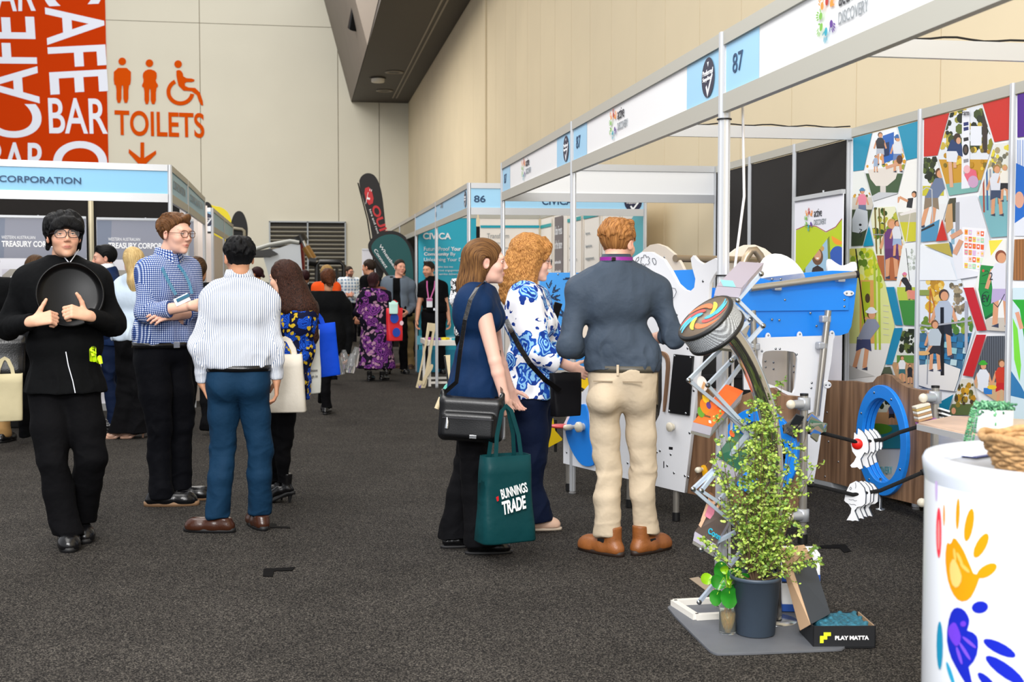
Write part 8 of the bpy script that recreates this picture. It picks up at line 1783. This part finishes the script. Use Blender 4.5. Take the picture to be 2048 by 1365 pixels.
pts[0] = Vector((pts[0].x, pts[0].y, .02)); MB().tube(catmull(pts), .0385, 28).build('bent_tube', chrome, t)
MB().lathe((pts[0].x, pts[0].y, .0), [(.0005, .002), (.10, .002), (.10, .014), (.0385, .016)], 32).build('base_plate', stl, t)
CX = Vector((cy_, -sy_, 0)); CZ = Vector((0, 0, 1)); CV = Vector((-sy_, -cy_, 0))   # camera-right, up, towards the camera
nrm = (CX * -.62 + CZ * .74 + CV * .30).normalized(); fc = atY(1408, 633, yk - .13); ux = nrm.cross(Vector((0, 1, 0))).normalized(); uy = nrm.cross(ux); Rn = Matrix((ux, uy, nrm)).transposed() * .94; k_ = Matrix.Identity(3)
blk_r = mat('drum_rubber', '17181a', .45, bump=.1, bscale=60)
perf = mat('perforated_steel', '8c949a', .45, metal=.15); nt = perf.node_tree; v_ = nt.nodes.new('ShaderNodeTexVoronoi'); v_.inputs['Scale'].default_value = 190; v_.inputs['Randomness'].default_value = .05; tcx = nt.nodes.new('ShaderNodeTexCoord'); rr = nt.nodes.new('ShaderNodeValToRGB'); rr.color_ramp.elements[0].position = .38; rr.color_ramp.elements[0].color = (.02, .02, .025, 1); rr.color_ramp.elements[1].position = .5; rr.color_ramp.elements[1].color = lin('c8ced4') + (1,); nt.links.new(tcx.outputs['Object'], v_.inputs['Vector']); nt.links.new(v_.outputs['Distance'], rr.inputs[0]); nt.links.new(rr.outputs[0], nt.nodes['Principled BSDF'].inputs['Base Color'])
MB().lathe(fc, [(.122, .0), (.130, -.003), (.134, -.007), (.134, -.016), (.130, -.019)], 56, R=Rn).build('top_rim', blk_r, t)
MB().lathe(fc, [(.130, -.018), (.130, -.086)], 56, R=Rn).build('perforated_side', perf, t)
MB().lathe(fc, [(.130, -.084), (.135, -.087), (.135, -.099), (.128, -.106), (.0005, -.106)], 56, R=Rn).build('bottom_rim', blk_r, t)
MB().lathe(fc, [(.0005, -.001), (.123, -.001), (.123, -.01)], 56, R=Rn).build('disc_face', mat('disc_brown', '6e6052', .4), t)
pd = Plane(fc, ux, uy); pd.n = nrm; pd.u *= .94; pd.v *= .94; A = Art(pd, .0005, .0004)
def swirl(col, a0, r0, r1, w, tw=1.5):
 L, Rr = [], []
 for i in range(13): s_ = i / 12; r = r0 + (r1 - r0) * s_; a = a0 + tw * s_; ww = w * math.sin(math.pi * (.12 + .8 * s_)) / r; L.append((r * math.cos(a - ww), r * math.sin(a - ww))); Rr.append((r * math.cos(a + ww), r * math.sin(a + ww)))
 A.poly(col, L + Rr[::-1], px=False)
for k in range(2):
 o_ = k * math.pi
 swirl('e8601c', o_ + .2, .045, .116, .026); swirl('c02a22', o_ + .85, .03, .117, .016); swirl('1f9ab8', o_ + 1.45, .02, .115, .020); swirl('f2d81c', o_ + 2.3, .035, .085, .022, 1.2); swirl('2aa6c0', o_ + 2.0, .075, .116, .014, .7)
A.build('swirl_print', t)
# ---- potted shrub
pc = atZ(1527, 1286); pc = Vector((pc.x, pc.y + .09, 0)); t = thing('potted_shrub', pc, 'leafy light-green shrub in a dark plastic pot on the rubber mat', 'plant')
MB().lathe(pc, [(.0005, .012), (.072, .012), (.078, .016), (.097, .236), (.103, .238), (.103, .252), (.098, .252), (.090, .235), (.075, .05)], 40).build('pot', mat('dark_pot_plastic', '3e4b5a', .45, noise=.12, nscale=6), t)
MB().lathe(pc, [(.0005, .222), (.05, .226), (.092, .218), (.092, .19)], 30).build('soil', mat('bark_soil', '6a4630', .95, noise=.5, nscale=90, bump=1, bscale=80), t)
rnd = random.Random(21); st_m = mat('shrub_stem', '5a4632', .8); stems = []; bt_ = MB()
for k in range(56):
 a = rnd.uniform(0, 6.28); h0 = rnd.uniform(.02, .34); spread = rnd.uniform(.03, .21); top = rnd.uniform(.35, .98) if k > 5 else rnd.uniform(.8, 1.02)
 spread *= (1.35 - .75 * max(0, top - .35)); P = [Vector((pc.x + .01 * math.cos(a), pc.y + .01 * math.sin(a), .22))]
 for i in range(1, 9): s_ = i / 8; P.append(Vector((pc.x + spread * (s_ ** .8) * math.cos(a + .3 * s_) + rnd.uniform(-.008, .008), pc.y + spread * .9 * (s_ ** .8) * math.sin(a + .3 * s_), .22 + (top - .22) * s_)))
 bt_.tube(P, [.0035 - .00035 * i for i in range(9)], 5, cap=False); stems.append(P)
lean = Vector((.02, 0, 0))
bt_.build('stems', st_m, t)
lv = MB(); lc = [lin(c) for c in ('94b042', 'a9c258', '749a3c', 'b8cc6c', '5c8034', '9dba4e')]
for P in stems:
 tw = []
 for i in range(2, 9):
  for _ in range(3):
   d = Vector((rnd.gauss(0, 1), rnd.gauss(0, 1), rnd.gauss(.25, .7))).normalized(); L = rnd.uniform(.025, .075) * (1.1 if i < 7 else .6); b0 = P[i]; tw.append((b0, b0 + d * L))
 for a, b in tw:
  lv.col = lin('6a5a30'); x = (b - a); lv.add([a, b, b + Vector((0, 0, .0012)), a + Vector((0, 0, .0012))], [(0, 1, 2, 3)])
  for j in range(6):
   p = a + (b - a) * (.2 + .8 * j / 5) + Vector((rnd.gauss(0, .003), rnd.gauss(0, .003), rnd.gauss(0, .003))); n = Vector((rnd.gauss(0, 1), rnd.gauss(0, 1), rnd.gauss(.8, .7))).normalized(); u = n.cross(Vector((rnd.gauss(0, 1), rnd.gauss(0, 1), .1))).normalized(); v = n.cross(u); s_ = rnd.uniform(.0042, .0082)
   lv.col = rnd.choice(lc); c = p + v * s_ * 1.3; lv.add([p, p + v * s_ * .7 + u * s_ * .8, p + v * s_ * 1.8 + u * s_ * .7, p + v * s_ * 2.4, p + v * s_ * 1.8 - u * s_ * .7, p + v * s_ * .7 - u * s_ * .8, c + n * s_ * .15], [(0, 1, 6), (1, 2, 6), (2, 3, 6), (3, 4, 6), (4, 5, 6), (5, 0, 6)])
lf = attrmat('shrub_leaf', .45, spec=.4); lv.build('foliage', lf, t)
# ---- cutting in a glass jar
jc = atZ(1461, 1277); jc = Vector((jc.x, jc.y + .035, .010)); t = thing('jar_plant', jc, 'heart-leaved cutting standing in a glass jar of amber water', 'plant')
gl = mat('jar_glass', 'f4fbf8', .03, trans=.95); MB().lathe(jc, [(.0005, .0), (.030, .0), (.034, .006), (.035, .02), (.035, .12), (.030, .138), (.027, .15), (.028, .165), (.0255, .165), (.0245, .148), (.032, .118), (.032, .01), (.0005, .006)], 28).build('jar', gl, t)
MB().lathe(jc, [(.0005, .008), (.031, .010), (.0315, .085), (.0005, .085)], 24).build('water', mat('amber_water', 'f0c050', .08, trans=.75), t)
b = MB()
for k in range(7): a = k * .9; b.tube([jc + Vector((.012 * math.cos(a), .012 * math.sin(a), .02)), jc + Vector((.02 * math.cos(a + 1), .02 * math.sin(a + 1), .07)), jc + Vector((.008 * math.cos(a), .008 * math.sin(a), .12))], .002, 5)
b.build('roots', mat('root_tan', 'a8742c', .7), t)
lm = mat('pothos_leaf', '1f7a1c', .3, noise=.2, nscale=30); lm2 = mat('young_pothos_leaf', '8fc41e', .35)
base_ = jc + Vector((0, 0, .16)); Yj = jc.y
for k, (x, y, s_, rot, m_, d) in enumerate(((1447, 1150, .075, -.3, lm, .02), (1440, 1168, .060, -.9, lm, -.02), (1418, 1160, .052, -1.2, lm2, .0), (1434, 1190, .062, -2.9, lm, -.03), (1459, 1188, .082, 3.1, lm, -.05), (1470, 1150, .05, .5, lm, .03), (1485, 1158, .042, .9, lm, .0), (1450, 1142, .040, -.2, lm2, -.02), (1472, 1172, .045, 2.6, lm, -.04), (1460, 1165, .03, .2, lm2, -.05))):
 c = atY(x, y, Yj + d); R = Matrix.Rotation(-.35 + .1 * k, 3, 'X') @ Matrix.Rotation(rot, 3, 'Y'); V = []; n = 16
 for i in range(n): a = 6.2832 * i / n; r = s_ * .5 * (1 - .35 * math.sin(a)) * (1 if abs(math.cos(a)) > .2 or math.sin(a) < 0 else .82); V.append(c + R @ Vector((r * math.cos(a) * .85, .008 * math.cos(a * 2), r * -math.sin(a) * -1.1 * -1)))
 V.append(c + R @ Vector((0, .010, 0))); MB().add(V, [(i, (i + 1) % n, n) for i in range(n)], True).build('leaf', m_, t)
 MB().tube([base_, base_ * .45 + c * .55 + Vector((0, 0, .045)), c], [.0022, .0018, .0014], 6).build('leaf_stalk', lm2, t)
# ---- cartons behind the pot
wc = mat('white_carton', 'e6e9ee', .5); bc = mat('blue_carton_band', '1c4fa8', .5); cb_ = atZ(1618, 1238); Rc = Matrix.Rotation(-.25, 3, 'Z')
for k, (z, l) in enumerate(((.065, 'lower white carton with blue band behind the shrub pot'), (.195, 'upper white carton with blue band behind the shrub pot'))):
 c = Vector((cb_.x - .005, cb_.y + .14, z + .01)); t = thing('carton', (c.x, c.y, z - .055), l, 'box', 'white cartons'); MB().box(c, (.185, .16, .122), R=Rc, bev=.002).build('carton_body', wc, t); MB().box(c + Vector((0, 0, -.045)), (.187, .162, .032), R=Rc, bev=.001).build('blue_band', bc, t)
# ---- black open box with teal foam
bk = mat('black_card', '16181c', .5); kr = mat('kraft_card', 'b89878', .7); bl, br = atZ(1626, 1300), atZ(1751, 1299); bu = (br - bl); bw = bu.length; bu.normalize(); bv = Vector((-bu.y, bu.x, 0)) ; bh = .088; bd = .21
t = thing('sample_box', (bl + br) / 2 + bv * bd / 2, 'open black card box marked PLAY MATTA, lid raised, with dark teal foam inside', 'box')
def BP(a, b, z): return bl + bu * a + bv * b + Vector((0, 0, z + .004))
for (a0, b0, a1, b1, nm, mm) in ((0, 0, bw, .004, 'front_wall', bk), (0, bd - .004, bw, bd, 'back_wall', bk), (0, 0, .004, bd, 'side_wall', bk), (bw - .004, 0, bw, bd, 'side_wall', bk)): c = BP((a0 + a1) / 2, (b0 + b1) / 2, bh / 2); R = Matrix((bu, bv, Vector((0, 0, 1)))).transposed(); MB().box(c, (a1 - a0, b1 - b0, bh), R=R).build(nm, mm, t)
MB().box(BP(bw - .006, bd / 2, bh / 2 + .001), (.003, bd - .01, bh), R=R).build('inner_lining', kr, t)
MB().box(BP(bw / 2, bd / 2, .004), (bw, bd, .004), R=R).build('bottom', bk, t)
f = Fld((0, 0, 0), (bw, bd, bh + .05), .004)
rbox(f, (bw * .52, bd * .5, bh * .62), (bw * .40, bd * .44, .040), .015)
for i in range(7):
 for j in range(5): f.ell((bw * .16 + i * bw * .12, bd * .14 + j * bd * .18, bh * .62 + .042), (.010, .010, .007), .004, mode='sub' if (i + j) % 2 else 'add')
V, Q = f.mesh(); V = V[:, :1] * np.array(bu) + V[:, 1:2] * np.array(bv) + V[:, 2:] * np.array([0, 0, 1.]) + np.array(bl); link('foam', nmesh('foam', V, Q), mat('teal_foam', '1f5e72', .7, noise=.45, nscale=60, bump=.5, bscale=120), t)
pf = Plane(bl - bv * .0015 + Vector((0, 0, .004)), bu); A = Art(pf, .001)
for x, z in ((.026, .022), (.026, .036), (.040, .036), (.040, .050), (.054, .050)): A.rect('d8e02c', x, z, x + .0145, z + .0145, px=False)
A.build('yellow_blocks', t); text(pf, 'PLAY MATTA', [(.085, .034), (.218, .034), (.085, .050)], white_t, t, px=False, off=.002, bold=.04)
lid = [(1583, 1132, .20), (1625, 1116, .24), (1661, 1228, .10), (1621, 1250, .04)]
slab('lid', lid, bl.y, .030, mat('slate_card', '2c333c', .45), t); slab('lid_flap', [(1556, 1098, .22), (1608, 1090, .26), (1625, 1116, .24), (1583, 1132, .20)], bl.y, .003, kr, t); 
slab('lid_side', [(1556, 1100, .25), (1583, 1132, .19), (1621, 1250, .035), (1600, 1262, .10)], bl.y, .003, kr, t)
slab('lid_sheen', [(1586, 1136, .197), (1622, 1121, .235), (1626, 1150, .2), (1597, 1172, .155)], bl.y, .0006, mat('slate_sheen', '56626e', .4), t, off=.0008)  # paler patch laid on the lid, a sheen put into the colour
# ---- white drum table with hand prints
DC = Vector((1.664, 2.457, 0)); DR = .318; DH = 1.05
t = thing('drum_table', DC, 'large white drum with orange and blue painted handprints at the right corner', 'table')
dw = mat('drum_white', 'eef3fa', .3, coat=.3)
MB().lathe(DC, [(.0005, .02), (DR - .005, .02), (DR, .03), (DR, DH - .05)], 96).build('drum_body', dw, t)
MB().lathe(DC, [(DR - .001, DH - .06), (DR + .004, DH - .03), (DR + .006, DH - .012), (DR, DH), (DR - .018, DH + .002), (DR - .030, DH - .006), (DR - .034, DH - .02), (DR - .034, DH - .035)], 96).build('rim', mat('drum_rim', 'd4dce8', .3, coat=.3), t)
MB().lathe(DC, [(.0005, DH - .030), (DR - .03, DH - .030)], 64).build('table_top', mat('drum_top', '8c8e92', .3, metal=.3), t)
class Cyl:
 def px(s, x, y):
  r = ray(x, y); a = r.x ** 2 + r.y ** 2; b = 2 * (r.x * (-DC.x) + r.y * (-DC.y)); c = DC.x ** 2 + DC.y ** 2 - DR ** 2; D = b * b - 4 * a * c
  q = (-b - math.sqrt(max(D, 0))) / (2 * a); p = EYE + r * q; return (math.atan2(p.y - DC.y, p.x - DC.x) % 6.2832, p.z)
def cylart(col, P, off, sm=1):
 """closed print shape on the drum wall, triangulated with a grid of inner points so that it follows the curve"""
 Q = [cyl.px(x, y) for x, y in P]; Q = smoothloop(Q, sm) if sm else Q; c = np.mean(np.array(Q), 0); n = len(Q); rings = 5; V = []
 for i in range(1, rings + 1):
  for a, z in Q: a2 = c[0] + (a - c[0]) * i / rings; z2 = c[1] + (z - c[1]) * i / rings; V.append((DC.x + (DR + off) * math.cos(a2), DC.y + (DR + off) * math.sin(a2), z2))
 V.append((DC.x + (DR + off) * math.cos(c[0]), DC.y + (DR + off) * math.sin(c[0]), c[1])); F = [(len(V) - 1, k, (k + 1) % n) for k in range(n)]
 for i in range(rings - 1):
  for k in range(n): F.append((i * n + k, (i + 1) * n + k, (i + 1) * n + (k + 1) % n, i * n + (k + 1) % n))
 bb_.col = lin(col); bb_.add(V, F)
cyl = Cyl()
def Z5(*p): return [(1820 + x / 2.256, 760 + y / 2.256) for x, y in p]
def ell5(cx, cy, rx, ry, rot=0): q = math.radians(rot); return Z5(*[(cx + rx * math.cos(a) * math.cos(q) - ry * math.sin(a) * math.sin(q), cy + rx * math.cos(a) * math.sin(q) + ry * math.sin(a) * math.cos(q)) for a in np.linspace(0, 6.2832, 15)[:-1]])
bb_ = MB()
for e in ((217, 605, 9, 72, 2), (268, 655, 20, 76, 10), (322, 748, 24, 62, 28), (348, 862, 52, 26, -32), (155, 612, 4, 50, 0)): cylart('f2920e', ell5(*e), .0010, 0)
cylart('f2920e', Z5((168, 730), (185, 745), (200, 705), (240, 760), (270, 830), (292, 885), (320, 880), (300, 940), (270, 995), (225, 1003), (190, 960), (168, 890), (160, 800)), .0011)
cylart('f8c070', Z5((180, 840), (200, 800), (225, 850), (240, 900), (215, 945), (188, 920)), .0018); 
for e in ((205, 790, 6, 30, -8), (228, 810, 7, 34, -24), (250, 850, 8, 30, -45)): cylart('f8b858', ell5(*e), .0018, 0)
bb_.build('orange_handprint', attrmat('print_ink_30', .3), t); bb_ = MB()
for e in ((317, 1027, 38, 28, -8), (405, 1212, 82, 26, 27), (430, 1312, 108, 30, 36), (350, 1365, 60, 20, 45)): cylart('1626b0', ell5(*e), .0010, 0)
cylart('1626b0', Z5((180, 1060), (205, 1025), (245, 1035), (270, 1075), (268, 1110), (240, 1125), (300, 1145), (312, 1190), (300, 1260), (255, 1310), (290, 1380), (270, 1400), (215, 1310), (180, 1240), (165, 1160)), .0011)
cylart('6a3cd0', Z5((180, 1110), (205, 1090), (225, 1130), (235, 1170), (215, 1210), (190, 1180), (172, 1140)), .0018); cylart('6a3cd0', ell5(243, 1102, 13, 13), .0018, 0)
for e in ((225, 1245, 7, 42, -18), (250, 1225, 7, 48, -32), (270, 1185, 7, 40, -50)): cylart('7a50d8', ell5(*e), .0018, 0)
bb_.build('blue_handprint', attrmat('print_ink_30', .3), t); bb_ = MB()
cylart('e83a4c', ell5(132, 690, 12, 115, 0), .0012, 0); cylart('f08a8a', ell5(133, 700, 6, 70, 0), .0018, 0); bb_.build('red_mark', attrmat('print_ink_30', .3), t); bb_ = MB(); cylart('1a8ab0', ell5(136, 1200, 14, 110, 0), .0012, 0); cylart('2a9ac0', ell5(185, 1330, 9, 60, -18), .0012, 0); bb_.build('teal_mark', attrmat('print_ink_30', .3), t); bb_ = MB(); cylart('c8b0e0', ell5(121, 480, 5, 70, 0), .0012, 0); bb_.build('lilac_mark', attrmat('print_ink_30', .3), t)
# things on the drum
zt = DH - .028
def onz(x, y, z): return atZ(x, y, z)
pp = onz(1985, 868, zt); pp = Vector((pp.x, pp.y, zt)); t = thing('succulent_pot', pp, 'white pot of trailing green succulent on the back of the white drum', 'plant')
MB().lathe(pp, [(.0005, .002), (.050, .002), (.052, .010), (.052, .066), (.048, .068), (.047, .05), (.0005, .05)], 40).build('pot', mat('white_ceramic', 'eceef2', .3), t)
rnd = random.Random(9); sb = MB(); 
for k in range(420):
 a = rnd.uniform(0, 6.28); r = abs(rnd.gauss(.03, .016)); fall = max(0, r - .05) * 2.2 if math.cos(a - 2.9) > .0 else max(0, r - .055); p = pp + Vector((r * math.cos(a), r * math.sin(a), .066 + rnd.uniform(0, .018) - fall)); sb.col = lin(rnd.choice(('3f7a58', '5a9a6a', '2f6448', '78b088'))); sb.ball(p, (.0035, .0035, .006), 6, R=Matrix.Rotation(rnd.uniform(-1, 1), 3, 'X') @ Matrix.Rotation(rnd.uniform(-1, 1), 3, 'Y'))
for k in range(5):
 a = 2.7 + k * .18
 for j in range(14): p = pp + Vector(((.054 + .004 * j / 3) * math.cos(a), (.054 + .004 * j / 3) * math.sin(a), .066 - .0065 * j + rnd.uniform(-.002, .002))); sb.col = lin(rnd.choice(('3f7a58', '5a9a6a'))); sb.ball(p, .0038, 6)
sb.build('succulent', attrmat('succulent_leaf', .5), t)
bp = DC + Vector((.03, -.05, zt)); bp = onz(2085, 955, zt); bp = Vector((bp.x, bp.y, zt)); t = thing('wicker_basket', bp, 'brown woven basket on the white drum at the right photo edge', 'basket'); bb2 = MB(); n = 60
for i in range(9):
 z = .008 + i * .0085; r0 = .085 + .004 * i; bb2.tube([bp + Vector(((r0 + .003 * math.sin(k * 1.57 + i * 3.1416)) * math.cos(6.2832 * k / n), (r0 + .003 * math.sin(k * 1.57 + i * 3.1416)) * math.sin(6.2832 * k / n), z + .002 * math.sin(k * .9 + i))) for k in range(n)], .0055, 6, closed=True)
wk = mat('wicker', 'b08a5c', .8, noise=.3, nscale=60, bump=.5, bscale=150); bb2.build('woven_wall', wk, t); MB().lathe(bp, [(.0005, .003), (.085, .003), (.085, .008)], 32).build('basket_floor', wk, t)
MB().tube([bp + Vector((.122 * math.cos(a), .122 * math.sin(a), .086 + .004 * math.sin(6 * a))) for a in np.linspace(0, 6.2832, 49)[:-1]], .008, 8, closed=True).build('basket_rim', wk, t)
lp0 = onz(1930, 905, zt); t = thing('leaflet', lp0, 'white leaflet with dark blue edge lying inside the drum rim', 'leaflet'); MB().box((lp0.x + .03, lp0.y, zt + .004), (.20, .10, .004), R=Matrix.Rotation(.5, 3, 'Z')).build('sheet', mat('leaflet_white', 'e4e8f2', .5), t); MB().box((lp0.x + .035, lp0.y - .01, zt + .0015), (.20, .10, .002), R=Matrix.Rotation(.5, 3, 'Z')).build('under_sheet', mat('leaflet_blue', '2a3468', .5), t)
# second display table behind the drum
td = thing('display_table', (2.9, 4.7, 0), 'silver-edged table with pale printed top behind the white drum', 'table')
P = [atZ(x, y, .78) for x, y in ((1838, 852), (1905, 838), (2140, 850), (2200, 905), (1930, 872))]
me = curve_mesh('table_top', [[(q.x, q.y) for q in P]], .012, .003); n = len(me.vertices); co = np.empty(n * 3, np.float32); me.vertices.foreach_get('co', co); co = co.reshape(-1, 3); co[:, 2] += .78; me.vertices.foreach_set('co', co.ravel()); link('table_top', me, [mat('table_print', 'd8b8a0', .3, noise=.25, nscale=4)], td)
for a, b in zip(P, P[1:] + P[:1]): MB().bar(a - Vector((0, 0, .006)), b - Vector((0, 0, .006)), .022, .026).build('edge_trim', alu, td)
for q in (P[1] * .85 + P[3] * .15, P[3] * .9 + P[1] * .1, P[2] * .9 + P[4] * .1): MB().bar((q.x, q.y, 0), (q.x, q.y, .765), .03).build('leg', alu, td)
# end
